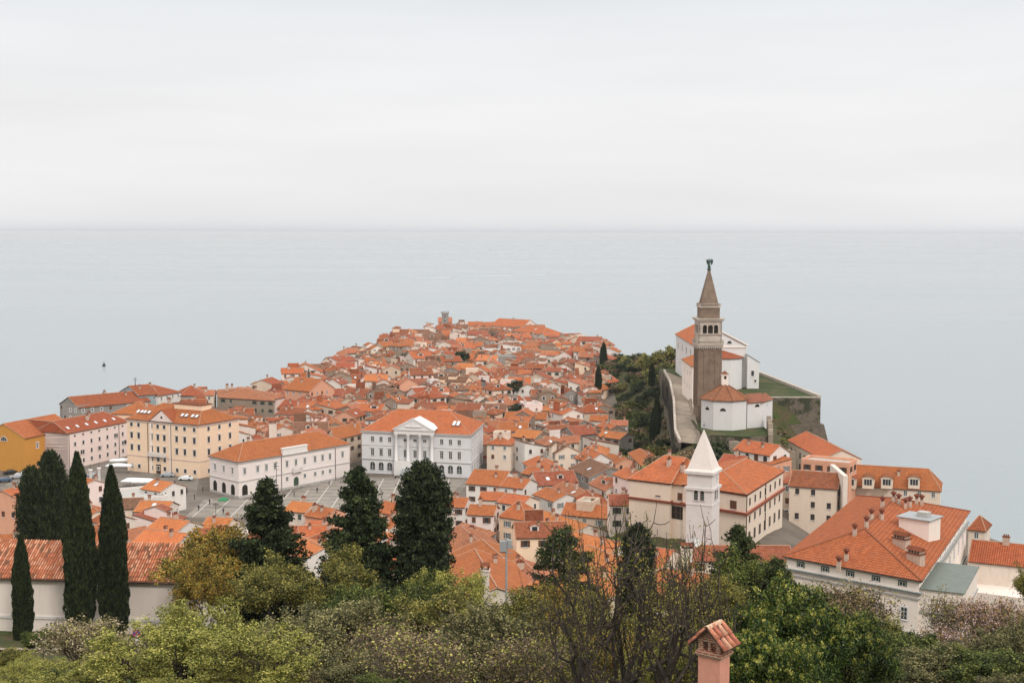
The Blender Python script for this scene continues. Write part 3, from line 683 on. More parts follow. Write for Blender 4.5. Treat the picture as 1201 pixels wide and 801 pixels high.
part_on(root, 'pilaster', b, ['warmwhite'], (fl+fr)/2+Vector((0,0,2.2-e)), A)
balcony(root, fl+(fr-fl)*.44+Vector((0,0,5.6-e+2.4)), A, 6.5)
part_on(root, 'door', (lambda b: (b.box(-.9,.9,-.06,0,0,3.0), b)[1])(MB()), ['door'], fl+(fr-fl)*.44+Vector((0,0,2.2-e)), A)
for t, s in ((.10,.5),(.20,.5),(.72,.5),(.86,.5)): 
    for dx in (-.8,.8):
        p = fl+(fr-fl)*t-nrm*3.0+u*dx; l = to_local(root, p); link('skylight', sky_mesh(), roof, (l.x, l.y, e-2.2+2.0), (R(33),0,0))
PQ = q
b = MB(); l = to_local(root, fl+(fr-fl)*.68-nrm*8)
b.box(l.x-6,l.x+5,l.y-1.5,l.y+3,e-1,e+2.6); b.box(l.x-6.3,l.x+5.3,l.y-1.8,l.y+3.3,e+2.6,e+2.8,1); b.build('roof_house', ['peach','tile_red'], root)
def pipes(root, p, q, ts, z0, z1):
    p = Vector((p[0],p[1],0)); q = Vector((q[0],q[1],0)); d = (q-p); dn = d.normalized(); nn = Vector((dn.y,-dn.x,0))
    for t in ts:
        w = p+d*t+nn*.12; a = to_local(root, (w.x,w.y,z0)); b = MB(); b.tube(a, (a.x,a.y,a.z+z1-z0), .09, .09, 6); b.build('drain_pipe', ['eave'], root)
pipes(root, fl, fr, (.30,.62), 2.2, 18.3)

# --- long pink building with a bend
e = 13.8
p0, p1, p2 = PZ(47.7,505.3,e), PZ(79.6,508,e), PZ(150.5,493.7,e)
bk = Vector((-(p2-p1).y, (p2-p1).x, 0)).normalized()*12
q = [p1, p2, p2+bk, p1+bk]
root, roof, wall, lq, inv = house(q, 2.2, e-2.2, 'hip', 3.4, 'pink', 'tile_red', name='pink_building', label='long pale pink building with a row of small roof skylights, left of the peach palace', cat='building', windows='none', chim=2, hipin=(0.01,5))
wp_ = win(0.85,1.25, frame='darkframe', sur='trim', mull=(1,1)); wsq = win(1.6,1.3, frame='darkframe', mull=(2,1))
for z, k in ((12.6,.7),(9.9,1),(6.9,1),(4.2,1)):
    wall_windows(root, p1, p2, [z], 7, win(.8,.5,frame='darkframe',mull=(0,0)) if z > 12 else wp_, .04)
for t, z in ((.22,6.9),(.5,7.0),(.78,9.8),(.93,7)): wall_windows(root, p1+(p2-p1)*(t-.02), p1+(p2-p1)*(t+.02), [z], 1, wsq, 0, proud=.05)
for k in range(6): 
    p = p1+(p2-p1)*(.08+.15*k)+bk*.17; l = to_local(root, p); link('skylight', sky_mesh(), roof, (l.x, l.y, e-2.2+1.22), (R(29),0,0))
bands(root, lq, [(e-2.2-.4, e-2.2-.05, .2)]); pipes(root, p1, p2, (.012,.83), 2.2, 13.4)
bk2 = (bk.normalized()*11)
q = [p0, p1, p1+bk2, p0+bk2+Vector((-1,2,0))]
root, roof, wall, lq, inv = house(q, 2.2, e-2.2, 'gable', 3.2, 'pink', 'tile_red', name='pink_building', label='short end of the long pink building where its facade bends, left of its drain pipe', cat='building', windows='none', chim=0, hipin=(5,.01))
for z in (9.9,6.9,4.2): wall_windows(root, p0, p1, [z], 2, wp_, .08)
wall_windows(root, p0, p1, [12.7], 2, win(.8,.5,frame='darkframe',mull=(0,0)), .1)

# --- ochre building at the left edge (gable towards the viewer) and its low annex
zr = 17.0; r0, r1 = PZ(4,497,zr), PZ(64,485.8,zr); d = (r1-r0).normalized(); n_ = Vector((d.y,-d.x,0)); hw = 8.2
q = [r0-n_*-hw, r1-n_*-hw, r1+n_*-hw, r0+n_*-hw]
root, roof, wall, lq, inv = house(q, 2.2, 10.8, 'gable', 4.0, 'ochre', 'tile_orange', name='ochre_hall', label='deep ochre yellow hall with an orange gable roof at the left edge of the photo', cat='building', windows='none', chim=0)
g0, g1 = q[3], q[0]
wall_windows(root, g0, g1, [12.3], 1, win(2.4,1.3,arch=True,sur='trim',mull=(2,0)), .38)
wall_windows(root, q[0], q[1], [10.0], 3, win(1.0,1.9,sur='trim',mull=(1,2)), .1); wall_windows(root, q[0], q[1], [4.0], 3, win(1.0,1.5,frame='darkframe'), .1)
a0, a1 = PZ(-12,521,10), PZ(25,516,10); bk = Vector((-.1,1,0))*9
house([a0,a1,a1+bk,a0+bk], 2.2, 7.6, 'shed', 1.6, 'ochre', 'slateroof', name='ochre_annex', label='low yellow annex with a dark grey lean-to roof at the left edge', cat='building', chim=0, foot=True, winstyle=dict(frame='darkframe'))

# --- white arcaded palace (left of the square's white grid)
e = 12.7
pl, pc, pr = PZ(245.6,534,e), PZ(279.6,541.4,e), PZ(410,520,e)
q = [pc, pr, pr+(pl-pc), pl]
root, roof, wall, lq, inv = house(q, 2.2, e-2.2, 'hip', 3.7, 'palepink', 'tile_orange', name='arcaded_palace', label='long white two storey palace with ground floor arches under an orange hip roof', cat='building', windows='none', chim=1, hipin=7)
bands(root, lq, [(e-2.2-.6, e-2.2-.03, .3), (4.6, 4.85, .15), (0, .7, .08)])
wA = win(.95,1.75,sur='trim',mull=(1,2),head=True); wB = win(.95,1.2,sur='trim',mull=(1,1)); arc = win(2.0,3.6,arch=True,mull=(0,0),sur='trim',sill=False,pane='opening_shade',frame='trim')  # arcade openings are flat panes painted dark for the shade behind them
for t in (.05,.16,.235,.31,.415,.495,.575,.67,.74,.81,.93): wall_windows(root, pc+(pr-pc)*(t-.02), pc+(pr-pc)*(t+.02), [9.7], 1, wA, 0)
for t in (.16,.235,.31,.415,.575,.67,.74,.81): wall_windows(root, pc+(pr-pc)*(t-.02), pc+(pr-pc)*(t+.02), [5.3], 1, wB, 0)
wall_windows(root, pc, pc+(pr-pc)*.1, [4.1], 1, arc, 0); wall_windows(root, pl, pc, [4.1], 3, arc, .04)
wall_windows(root, pl, pc, [9.7], 3, wA, .05); wall_windows(root, pc+(pr-pc)*.475, pc+(pr-pc)*.515, [3.9], 1, win(1.9,3.2,arch=True,mull=(1,0),sur='trim',sill=False,pane='shutter_green',frame='door'), 0)
pipes(root, pc, pr, (.365,.86), 2.2, 12.2)
A = wall_ang(pc, pr); W = (pr-pc).length
balcony(root, pc+(pr-pc)*.495+Vector((0,0,7.3-e)), A, 3.4)
b = MB(); b.box(-.12*W,.10*W,-.25,.5,0,1.5); b.box(-.125*W,.105*W,-.4,.6,1.5,1.8); b.box(-.125*W,.105*W,-.4,.6,-.3,0)
part_on(root, 'attic', b, ['trim'], pc+(pr-pc)*.495+Vector((0,0,.05)), A)

# --- town hall with the columned portico
e = 15.6
fl, fr, sr = PZ(424.4,504.3,e), PZ(551.7,509.6,e), PZ(566.6,495.8,e)
q = quad_from(fl, fr, sr, e)
root, roof, wall, lq, inv = house(q, 2.2, e-2.2, 'hip', 5.2, 'paleblue', 'tile_orange', name='town_hall', label='grand pale white town hall with a columned portico and pediment facing the square', cat='building', windows='none', chim=2, hipin=9)
bands(root, lq, [(e-2.2-.7, e-2.2-.03, .4), (4.3, 4.6, .18), (8.7, 8.9, .08)])
A = wall_ang(fl, fr); W = (fr-fl).length; u = (fr-fl).normalized(); nrm = Vector((u.y,-u.x,0))
wA = win(1.15,2.3,sur='trim',mull=(1,3),head=True); wB = win(1.15,1.7,sur='trim',mull=(1,2)); wC = win(1.6,2.5,arch=True,sur='trim',mull=(1,2))
for z, mm_ in ((13.0,wB),(8.9,wA),(4.6,wC)):
    for t in (.10,.18,.26,.74,.82,.90): wall_windows(root, fl+(fr-fl)*(t-.015), fl+(fr-fl)*(t+.015), [z], 1, mm_, 0)
    wall_windows(root, fr, sr, [z], 5, mm_, .05)
c0, c1 = .315, .675
for z, mm_ in ((13.0,win(1.2,1.0,mull=(1,0))),(8.8,wA),(4.4,wC)):
    for t in (.405,.495,.585): wall_windows(root, fl+(fr-fl)*(t-.015), fl+(fr-fl)*(t+.015), [z], 1, mm_, 0)
b = MB(); w_ = (c1-c0)*W; xc = 0
b.box(-w_/2,w_/2,-1.6,-.0,0,4.4); part_on(root, 'portico_base', b, ['purewhite'], fl+(fr-fl)*((c0+c1)/2)+Vector((0,0,2.2-e)), A); b = MB(); b.box(-w_/2,w_/2,-1.6,-.02,12.9,14.2); b.box(-w_/2-.3,w_/2+.3,-1.95,.5,14.2,14.55)
org = fl+(fr-fl)*((c0+c1)/2)+Vector((0,0,2.2-e))
part_on(root, 'entablature', b, ['purewhite'], org, A)
for k in range(4):
    x = -w_/2+.55+(w_-1.1)*k/3; b = MB(); b.lathe([(.62,4.4),(.62,4.7),(.48,4.8),(.42,12.2),(.5,12.3),(.62,12.5),(.62,12.9)],14,0,x,-1.1); part_on(root, 'column', b, ['purewhite'], org, A)
b = MB(); hp = 3.3
b.mesh([(-w_/2-.3,-1.9,14.55),(w_/2+.3,-1.9,14.55),(0,-1.9,14.55+hp),(-w_/2-.3,5,14.55),(w_/2+.3,5,14.55),(0,5,14.55+hp)], [(0,1,2),(0,2,5,3),(1,4,5,2)])
b.mesh([(-w_/2-.3,-2.1,14.55),(-w_/2+.5,-2.1,14.55),(0,-2.1,14.55+hp-.25),(0,-2.1,14.85+hp),(w_/2-.5,-2.1,14.55),(w_/2+.3,-2.1,14.55),(-w_/2-.3,-1.9,14.55),(0,-1.9,14.85+hp),(w_/2+.3,-1.9,14.55)], [(0,1,2,3),(2,4,5,3),(0,3,7,6),(3,5,8,7)])
b.tube((-w_*.2,-1.95,15.4),(w_*.2,-1.95,15.4),.25,.25,6); b.tube((0,-1.95,15.2),(0,-1.95,16.6),.4,.25,6)
part_on(root, 'pediment', b, ['purewhite'], org, A)
b = MB()
for k in range(9): b.box(-3.4,3.4,-1.6-.35*(k+1)-1,-1.6-.35*k-1,0,2.0-.22*k)
b.box(-3.4,3.4,-2.6,-1.6,0,2.2)
part_on(root, 'steps', b, ['trim_grey'], org, A)
for s in (.28,.34,.40): 
    for dx in (0, 1.3):
        p = fr-u*(6.5-dx)-nrm*(2+s*8); l = to_local(root, p); link('skylight', sky_mesh(), roof, (l.x, l.y, e-2.2+1.2+(s*8)*.5), (R(27),0,0))

# --- beige buildings between the palace and the town hall, and the large pale blocks behind
e = 11.2; a0, a1 = PZ(392,516,e), PZ(425,508,e)
house([a0,a1,a1+Vector((-4,16,0)),a0+Vector((-4,16,0))], 2.2, e-2.2, 'gable', 2.5, 'beige', 'tile_orange', name='house', label='beige flat fronted house squeezed between the arcaded palace and the town hall', group='houses of the old town', nfl=3)
a0, a1 = PZ(241,512,e), PZ(262,520,e)
house([a0,a1,a1+Vector((6,14,0)),a0+Vector((6,14,0))], 2.2, e-2.2+.5, 'gable', 2.2, 'white', 'tile_orange', name='house', label='narrow white house between the peach palace and the arcaded palace', group='houses of the old town', nfl=2)

def blk(px0, py0, px1, py1, e, zg, depth, kind, rise, wm, rm, label, name='house', back=None, **k):
    """a house given by the two ends of its front eave in the photograph and the eave's real height"""
    a, b_ = PZ(px0, py0, e), PZ(px1, py1, e); d = (b_-a).normalized(); bk = Vector((-d.y, d.x, 0))*depth
    if back: bk = (PZ(*back, e)-b_)
    return house([a, b_, b_+bk, a+bk], zg, e-zg, kind, rise, wm, rm, name=name, label=label, **k)
TG = 'houses of the old town'
# --- seafront blocks, upper left
blk(92,478,176,470,13,2,15,'gable',3.2,'greywall','tile_red','long grey seafront block with a dark red roof at the far left', nfl=2, chim=3, cat='building', name='seafront_block', winstyle=dict(sur='trim'))
blk(73,476,92,478,13,2,18,'flat',0,'greywall','tile_red','flat topped grey end of the seafront, standing over the water', nfl=3, chim=0, cat='building', name='seafront_block', winstyle=dict(sur='trim'))
blk(163,464,186,462,15,2,16,'gable',3,'bluegrey','tile_red','bluish seafront block with a red roof beside the thin mast', nfl=2, cat='building', name='seafront_block')
blk(186,464,212,459.5,14.5,2,16,'hip',3,'white','tile_red','white seafront block with a band of small square windows under a red hip roof', nfl=2, cat='building', name='seafront_block')
blk(212,464,240,463,13,2,14,'hip',3,'greywall','tile_red','rightmost of the seafront blocks at upper left, deep red hip roof over dark walls', nfl=2, cat='building', name='seafront_block')
blk(130,485,176,486,15.5,2,15,'hip',3.2,'peach','tile_orange','broad orange hip roof behind the pink building and the peach palace', nfl=2, cat='building', name='quay_building')
blk(257,466,322,470,13,2,15,'hip',2.6,'stonewall','tile_clay','isolated grey stone block with a patched orange roof standing by the open sea', nfl=2, chim=3, cat='building', name='seafront_block', back=(318,461))
blk(363,459,392,455,13,3,14,'gable',4.2,'salmon','tile_orange','broad salmon gabled house beside the dark needle spire', group=TG, ridge=1, nfl=1)
blk(363,466,406,464,9.5,3,8,'gable',2.5,'white','tile_rust','low white house with a long rusty roof in front of the salmon gable', group=TG, nfl=1)

# ================================================================ St George: church, campanile, baptistery, terrace, ramp
G = 22.0
x0, x1, y0, y1, ze, zr = 65.2, 83.6, 470.0, 524.0, 37.3, 42.0
root = empty('church', (0,0,0)); tag(root, 'large white hilltop church with orange roofs and a round apse behind the brown bell tower', 'church')
wb, rb = MB(), MB()
wing(wb, rb, [(x1,y0),(x1,y1),(x0,y1),(x0,y0)], 15, ze, 'gable', zr-ze, .5)
wing(wb, rb, [(x1+4.2,y0-3),(x1+4.2,y1-6),(x1,y1-6),(x1,y0-3)], 15, 31.5, 'shed', 2.6, .4)
wb.build('wall', ['purewhite'], root); rb.build('roof', ['tile_orange','eave','trim','trim','purewhite','concrete'], root)
# pale gable coping on the east front
b = MB(); xm = (x0+x1)/2
for s in (-1, 1): b.tube((xm+s*(x1-x0)/2+s*.6, y0-.3, ze-.1), (xm, y0-.3, zr+.25), .32, .32, 4)
b.box(x0-.2,x1+.2,y0-.35,y0,ze-.9,ze-.5); b.build('cornice', ['warmwhite'], root)
# apse
b = MB(); cx, cy, ra = 75.3, y0, 7.0
pts = [(cx+ra*math.cos(t), cy+ra*math.sin(t)) for t in [math.pi+math.pi*k/7 for k in range(8)]]
b.prism(pts, 15, 33.2, 0); b.build('apse', ['purewhite'], root)
b = MB()
po = [(cx+(ra+.5)*math.cos(t), cy+(ra+.5)*math.sin(t)) for t in [math.pi+math.pi*k/7 for k in range(8)]]
for k in range(7): roof_face(b, [(*po[k],33.1),(*po[k+1],33.1),(cx,cy,35.4)], 0, .15, 1)
b.build('apse_roof', ['tile_red','eave'], root)
b = MB(); b.prism([(xm+5,y0-.06),(xm+8,y0-.06),(xm+8,y0+.02),(xm+5,y0+.02)], 15, 16)
for (xx, zz, sz, yy) in ((xm+3.2,38.3,(1.6,1.0),y0), (x1+1.9,27.5,(1.1,2.0),y0-3), (x1+2.9,24.8,(.8,1.0),y0-3), (x1-2.2,30.5,(1.1,2.0),y0)):
    link('window', win(*sz, arch=zz > 38 and True, mull=(0,0), sur='trim' if zz < 38 else None, pane='glass'), root, (xx, yy-.02, zz), 0)
for yy in (480,492,504,516): link('window', win(1.4,2.6,arch=True,mull=(0,1),sur='trim'), root, (x0-.02, yy, 33.5), R(-90))
for yy in (486,498,510): link('window', win(.9,1.6,mull=(0,1),sur='trim'), root, (x0-.02, yy, 27), R(-90))
# west end door, cross on the ridge
# sacristy against the tower
root = empty('sacristy', (0,0,0)); tag(root, 'tall narrow white sacristy against the left side of the brown bell tower', 'building')
wb, rb = MB(), MB(); sx0, sx1, sy0, sy1 = 58.3, 66.0, 424.0, 450.0
wing(wb, rb, [(sx0,sy1),(sx0,sy0),(sx1,sy0),(sx1,sy1)], 12, 34.2, 'shed', 2.8, .4); wb.build('wall', ['warmwhite'], root); rb.build('roof', ['tile_orange','eave','trim','trim','warmwhite','concrete'], root)
for yy in (430,437,444): 
    for zz in (31.5,27): link('window', win(.8,1.4,mull=(1,1)), root, (sx0-.02, yy, zz), R(-90))

# campanile
tc_ = PZ(831.6, 480, 24.6); tc_ = PY(831.8, 440, 393); tx, ty = tc_.x, 396.5
root = empty('bell_tower', (tx, ty, 0), R(3)); tag(root, 'tall brown stone bell tower with a pyramid spire and open belfry beside the hilltop church', 'tower')
hs = 3.45
b = MB(); b.prism([(-hs-.25,-hs-.25),(hs+.25,-hs-.25),(hs+.25,hs+.25),(-hs-.25,hs+.25)], 12, 25, 0, top=[(-hs,-hs),(hs,-hs),(hs,hs),(-hs,hs)])
b.box(-hs,hs,-hs,hs,25,43.2)
for s in range(4):      # lesenes: shallow vertical strips joined by small arches
    M = Matrix.Rotation(R(90)*s, 4, 'Z')
    i = len(b.V)
    for x in (-3.3,-1.65,0,1.65,3.3): b.box(x-.22,x+.22,-hs-.16,-hs+.01,25,42.2)
    for x in (-2.475,-.825,.825,2.475):
        b.box(x-.6,x+.6,-hs-.16,-hs+.01,42.2,43.2)
        for k in (-1,1): b.box(x+k*.48-.12,x+k*.48+.12,-hs-.16,-hs+.01,41.8,42.2)
    b.box(-.12,.12,-hs-.02,-hs+.01,33,34.2,1)
    b.V[i:] = [tuple(M @ Vector(v)) for v in b.V[i:]]
b.build('shaft', ['campanile_stone','opening_shade'], root)
b = MB()
for z0, z1, o in ((43.2,43.8,.35),(43.8,44.2,.6),(46.9,47.2,.35),(50.9,51.4,.45),(51.4,51.7,.75)): b.box(-hs-o,hs+o,-hs-o,hs+o,z0,z1)
for s in range(4):
    M = Matrix.Rotation(R(90)*s, 4, 'Z'); i = len(b.V)
    b.box(-hs-.5,hs+.5,-hs-.55,-hs-.4,45.05,45.2)
    for k in range(13): x = -hs-.4+k*(2*hs+.8)/12; b.box(x-.07,x+.07,-hs-.53,-hs-.42,44.2,45.05)
    for k in range(12): x = -hs+.2+k*(2*hs-.4)/11; b.box(x-.13,x+.13,-hs-.5,-hs,42.7,43.2)
    b.V[i:] = [tuple(M @ Vector(v)) for v in b.V[i:]]
b.build('cornice', ['pale_stone'], root)
b = MB(); b.box(-hs+.5,hs-.5,-hs+.5,hs-.5,44.2,51.0,1)      # solid core painted dark as the shade inside the belfry
for s in range(4):
    M = Matrix.Rotation(R(90)*s, 4, 'Z'); i = len(b.V)
    b.box(-hs,hs,-hs,-hs+.45,44.2,46.9); b.box(-hs,hs,-hs,-hs+.45,49.9,50.9)
    for x0_, x1_ in ((-hs,-2.3),(2.3,hs),(-1.05,-.75),(.75,1.05)): b.box(x0_,x1_,-hs,-hs+.45,47.2,49.9)
    for xc in (-1.67,0,1.67):   # spandrels of the three arches
        r = .66
        for k in range(6):
            a0, a1 = math.pi*k/6, math.pi*(k+1)/6
            b.face([(xc+r*math.cos(a0),-hs-.01,49.1+r*math.sin(a0)),(xc+r*math.cos(a0),-hs-.01,50.0),(xc+r*math.cos(a1),-hs-.01,50.0),(xc+r*math.cos(a1),-hs-.01,49.1+r*math.sin(a1))])
    b.V[i:] = [tuple(M @ Vector(v)) for v in b.V[i:]]
b.build('belfry', ['pale_stone','opening_shade'], root)
b = MB(); b.box(-2.85,2.85,-2.85,2.85,51.7,54.9); b.build('drum', ['campanile_stone'], root)
b = MB(); b.box(-3.1,3.1,-3.1,3.1,54.9,55.3); 
for s in range(4):
    M = Matrix.Rotation(R(90)*s, 4, 'Z'); i = len(b.V); b.box(-3.05,3.05,-3.05,-2.95,56.0,56.12); 
    for k in range(11): x = -2.95+k*.59; b.box(x-.05,x+.05,-3.05,-2.95,55.3,56.0)
    b.V[i:] = [tuple(M @ Vector(v)) for v in b.V[i:]]
b.build('balustrade', ['pale_stone'], root)
b = MB(); b.lathe([(2.72*1.414*.97,55.3),(.42,66.0),(.0,66.1)], 4, 0, smooth=False, rot=R(45)); b.build('spire', ['campanile_stone'], root)
b = MB(); b.lathe([(.0,65.8),(.55,65.9),(.6,66.3),(.4,66.6),(.0,66.7)], 12); b.build('finial', ['bronze'], root)
# the winged statue on top
root = empty('angel_statue', (tx, ty, 66.65), R(-25)); root.scale = (.85,.85,.85); tag(root, 'dark bronze winged angel statue with a raised arm on the tip of the bell tower', 'statue')
b = MB(); b.lathe([(.0,0),(.62,.02),(.5,.6),(.36,1.3),(.30,1.6),(.42,2.0),(.46,2.45),(.2,2.7),(.13,2.8),(.0,2.85)], 12)
b.lathe([(.0,2.78),(.16,2.82),(.21,3.0),(.18,3.2),(.0,3.28)], 10)
b.tube((.38,0,2.5),(.75,-.35,2.9),.13,.1,7,cap=True); b.tube((.75,-.35,2.9),(.8,-.5,3.55),.1,.06,7,cap=True); b.tube((-.38,0,2.45),(-.62,-.3,1.9),.13,.08,7,cap=True); b.tube((-.62,-.3,1.9),(-.35,-.65,2.0),.08,.06,7,cap=True)
b.build('body', ['bronze'], root)
for s in (-1, 1):
    b = MB(); P = [(s*.12,.25,2.5),(s*.6,.45,3.0),(s*1.15,.6,2.9),(s*1.25,.62,2.2),(s*1.0,.55,1.4),(s*.7,.45,.9),(s*.45,.35,1.6)]
    Q = [(x,y+.09,z) for x,y,z in P]; b.face(P); b.face(list(reversed(Q))); rim(b, [], .1, 0)
    for k in range(7): b.face([P[k],P[(k+1)%7],Q[(k+1)%7],Q[k]])
    b.build('wing', ['bronze'], root)

# baptistery
bc = PY(849.6, 470, 381); bx, by, br = bc.x, 381.0, 6.75
root = empty('baptistery', (bx, by, 0), R(0)); tag(root, 'white octagonal baptistery with a low tiled tent roof before the brown bell tower', 'building')
b = MB(); oct_ = [(br*1.03*math.cos(R(22.5+45*k-90-22.5+10)), br*1.03*math.sin(R(22.5+45*k-90-22.5+10))) for k in range(8)]
b.prism(oct_, 14, 29.5); b.build('wall', ['purewhite'], root)
b = MB(); oo = [(p[0]*1.07, p[1]*1.07) for p in oct_]
for k in range(8): roof_face(b, [(*oo[k],29.4),(*oo[(k+1)%8],29.4),(0,0,33.9)], 0, .18, 1); 
for k in range(8): cap(b, (*oo[k],29.4), (0,0,33.9), 0, .12)
rim(b, [(*p,29.4) for p in oo], .18, 1); b.build('roof', ['tile_ragged','eave'], root)
b = MB(); b.box(-.9,.9,-.9,.9,33,36.2); b.box(-1.1,1.1,-1.1,1.1,36.2,36.4); b.mesh([(-1.1,-1.1,36.4),(1.1,-1.1,36.4),(1.1,1.1,36.4),(-1.1,1.1,36.4),(0,0,37.4)], [(0,1,4),(1,2,4),(2,3,4),(3,0,4)],1); b.box(-.35,.35,-.92,-.88,35.0,35.9,2)
b.build('lantern', ['warmwhite','tile_ragged','opening_shade'], root)
lun = MB(); n = 10; lun.face([(-.85,-.03,0),(.85,-.03,0)]+[(.85*math.cos(math.pi*k/n),-.03,.85*math.sin(math.pi*k/n)) for k in range(1,n)]); lm = lun.data('window', ['opening_shade'])
for k in range(8):
    p, q_ = Vector((*oct_[k],0)), Vector((*oct_[(k+1)%8],0)); mpt = (p+q_)/2
    if mpt.y < 0 and k % 1 == 0 and mpt.x < 1: link('window', lm, root, (mpt.x, mpt.y, 26.4), math.atan2((q_-p).y, (q_-p).x))
# annex
root = empty('baptistery_annex', (0,0,0)); tag(root, 'small white annex with a tiled roof on the right side of the baptistery', 'building')
a0, a1, a2 = PZ(876,498,22), PZ(894,494.5,22.5), PZ(905.7,490.5,22.5)
wb, rb = MB(), MB(); wing(wb, rb, [a0, a1, a1+Vector((1,8,0)), a0+Vector((1,8,0))], 12, 28.3, 'shed', 1.5, .35); wing(wb, rb, [a1, a2, a2+Vector((-1,6,0)), a1+Vector((1,8,0))], 12, 28.2, 'shed', 1.0, .35)
wb.build('wall', ['purewhite'], root); rb.build('roof', ['tile_ragged','eave','trim','trim','purewhite','concrete'], root)
link('window', lm, root, tuple((a0*.35+a1*.65)+Vector((0,-.02,4.6))), wall_ang(a0, a1)); link('window', win(.45,.6,mull=(0,0)), root, tuple((a1+a2)/2+Vector((0.03,-.05,4.6))), wall_ang(a1, a2))

# terrace behind the retaining wall
tA, tB, tC = PZ(889,466.4,22), PZ(962.6,466.7,22), PZ(880,434,22)
poly = [(tA.x-10,tA.y+1),(tA.x,tA.y),(tB.x,tB.y),(tC.x+1,tC.y),(60,536),(58,455)]
b = MB(); b.prism(poly, 3, 22.06, 0, 1)
root = empty('retaining_wall', (0,0,0)); tag(root, 'high dark stone retaining wall holding the grassy church terrace above the sea', 'wall')
b.build('wall', ['rubble','grass'], root)
b = MB(); pl2 = [(tA.x+6,tA.y-1.2),(tB.x+1,tB.y-1.2),(tC.x+3,tC.y),(60,536),(62,455)]; bo = [(tA.x+10,tA.y-2),(tB.x+4.5,tB.y-2.5),(tC.x+9,tC.y),(60,536),(62,455)]
b.prism(bo, -1, 13.2, 0, 0, top=pl2); b.build('wall_base', ['rubble'], root)
b = MB(); d = Vector((tC.x-tB.x, tC.y-tB.y, 0)).normalized(); nn = Vector((d.y,-d.x,0))
P = [tB, tC]; b.prism([(tB.x,tB.y),(tC.x,tC.y),(tC.x-nn.x*-1.2,tC.y-nn.y*-1.2),(tB.x-nn.x*-1.2,tB.y-nn.y*-1.2)] if nn.x < 0 else [(tB.x-nn.x*1.2,tB.y-nn.y*1.2),(tB.x,tB.y),(tC.x,tC.y),(tC.x-nn.x*1.2,tC.y-nn.y*1.2)], 22, 23.1)
b.prism([(tA.x,tA.y),(tB.x,tB.y),(tB.x,tB.y+.7),(tA.x,tA.y+.7)], 22.005, 22.35)
b.build('parapet', ['pale_stone'], root)
b = MB(); b.face([(tB.x-2,tB.y+1,22.03),(tB.x-.9,tB.y+1,22.03),(tC.x-1.3,tC.y,22.03),(tC.x-3.4,tC.y,22.03)]); tag(b.build('gravel_path', ['path']), kind='structure')
# church yard and the grass plot before the baptistery with its ruined wall
b = MB(); b.prism([(54,366),(66,363),(73,366),(74,400),(54,400)], 10, 20.9, 1, 0); tag(b.build('grass_plot', ['grass','rubble']), kind='structure')
def rubble_wall(pts, zt, th, label, m='rubble'):
    b = MB(); rr = random.Random(len(pts)*7)
    for (p, q_) in zip(pts[:-1], pts[1:]):
        p = Vector(p); q_ = Vector(q_); d = q_-p; n = max(2, int(d.length/1.2)); dn = d.normalized(); nn = Vector((d.y,-d.x,0)).normalized()*th/2
        for k in range(n):
            a, c = p+d*k/n, p+d*(k+1)/n; h = zt+rr.uniform(-.35,.3)
            b.prism([(a-nn)[:2],(a+nn)[:2],(c+nn)[:2],(c-nn)[:2]] if True else 0, min(p.z,q_.z)-3, max(a.z,c.z)+h)
    o = b.build('stone_wall', [m]); tag(o, label, 'wall'); return o
rubble_wall([(72,364,17),(73.5,372,18),(74.5,380,20)], 4.5, 1.3, 'broken rough stone wall stub to the right below the baptistery', 'ramp_stone')
rubble_wall([(60,361,17.5),(70,359,16),(78,359,15)], 2.6, 1.2, 'low rough stone wall under the small lawn in front of the baptistery', 'ramp_stone')

# ramp road
cl = [((780,436),(803.5,445),22),((787,449),(805,457),22),((791.5,470),(808,474),22),((792.5,489),(812.5,491),21),((793.5,507),(818,511),19),((799,519),(822,522),17.2)]
Lp = [PZ(*a, z) for a, _, z in cl]; Rp = [PZ(*b_, z) for _, b_, z in cl]
b = MB()
for k in range(len(cl)-1): b.face([v+Vector((0,0,.14)) for v in (Lp[k+1], Rp[k+1], Rp[k], Lp[k])])
tag(b.build('lane', ['ramp_stone']), kind='structure')
root = empty('ramp_wall', (0,0,0)); tag(root, 'curved stone wall with blind arches carrying the lane up to the church', 'wall')
b = MB(); bp = MB(); ar = MB()
for k in range(len(cl)-1):
    p, q_ = Lp[k], Lp[k+1]; d = (q_-p); nn = Vector((d.y,-d.x,0)).normalized()
    if nn.x > 0: nn = -nn
    p2, q2 = p+nn*.6, q_+nn*.6; lo = 14
    b.face([p+nn*.0-Vector((0,0,.02)), q_-Vector((0,0,.02)), (q_.x+nn.x*1.6,q_.y,q_.z-lo), (p.x+nn.x*1.6,p.y,p.z-lo)])
    for (aa, cc) in ((p, q_),):
        bp.mesh([aa, cc, cc+nn*.7, aa+nn*.7, aa+Vector((0,0,1.0)), cc+Vector((0,0,1.0)), cc+nn*.7+Vector((0,0,1.0)), aa+nn*.7+Vector((0,0,1.0))], [(4,5,6,7),(0,1,5,4),(2,3,7,6),(1,2,6,5),(3,0,4,7)])
    n = max(1, int(d.length/7)) if k < 4 else 1
    for j in range(n):
        c = p+d*((j+.5)/n)+nn*.9; a_ = math.atan2(-d.y, -d.x) ; w = min(2.4, d.length/n*.36); dn = d.normalized(); up = Vector((0,0,1))
        pts = [c-dn*w-up*10, c+dn*w-up*10]+[c+dn*w*math.cos(math.pi*t/8)+up*(-4.5+w*math.sin(math.pi*t/8)) for t in range(9)]
        ar.face([v+nn*.35 for v in pts])
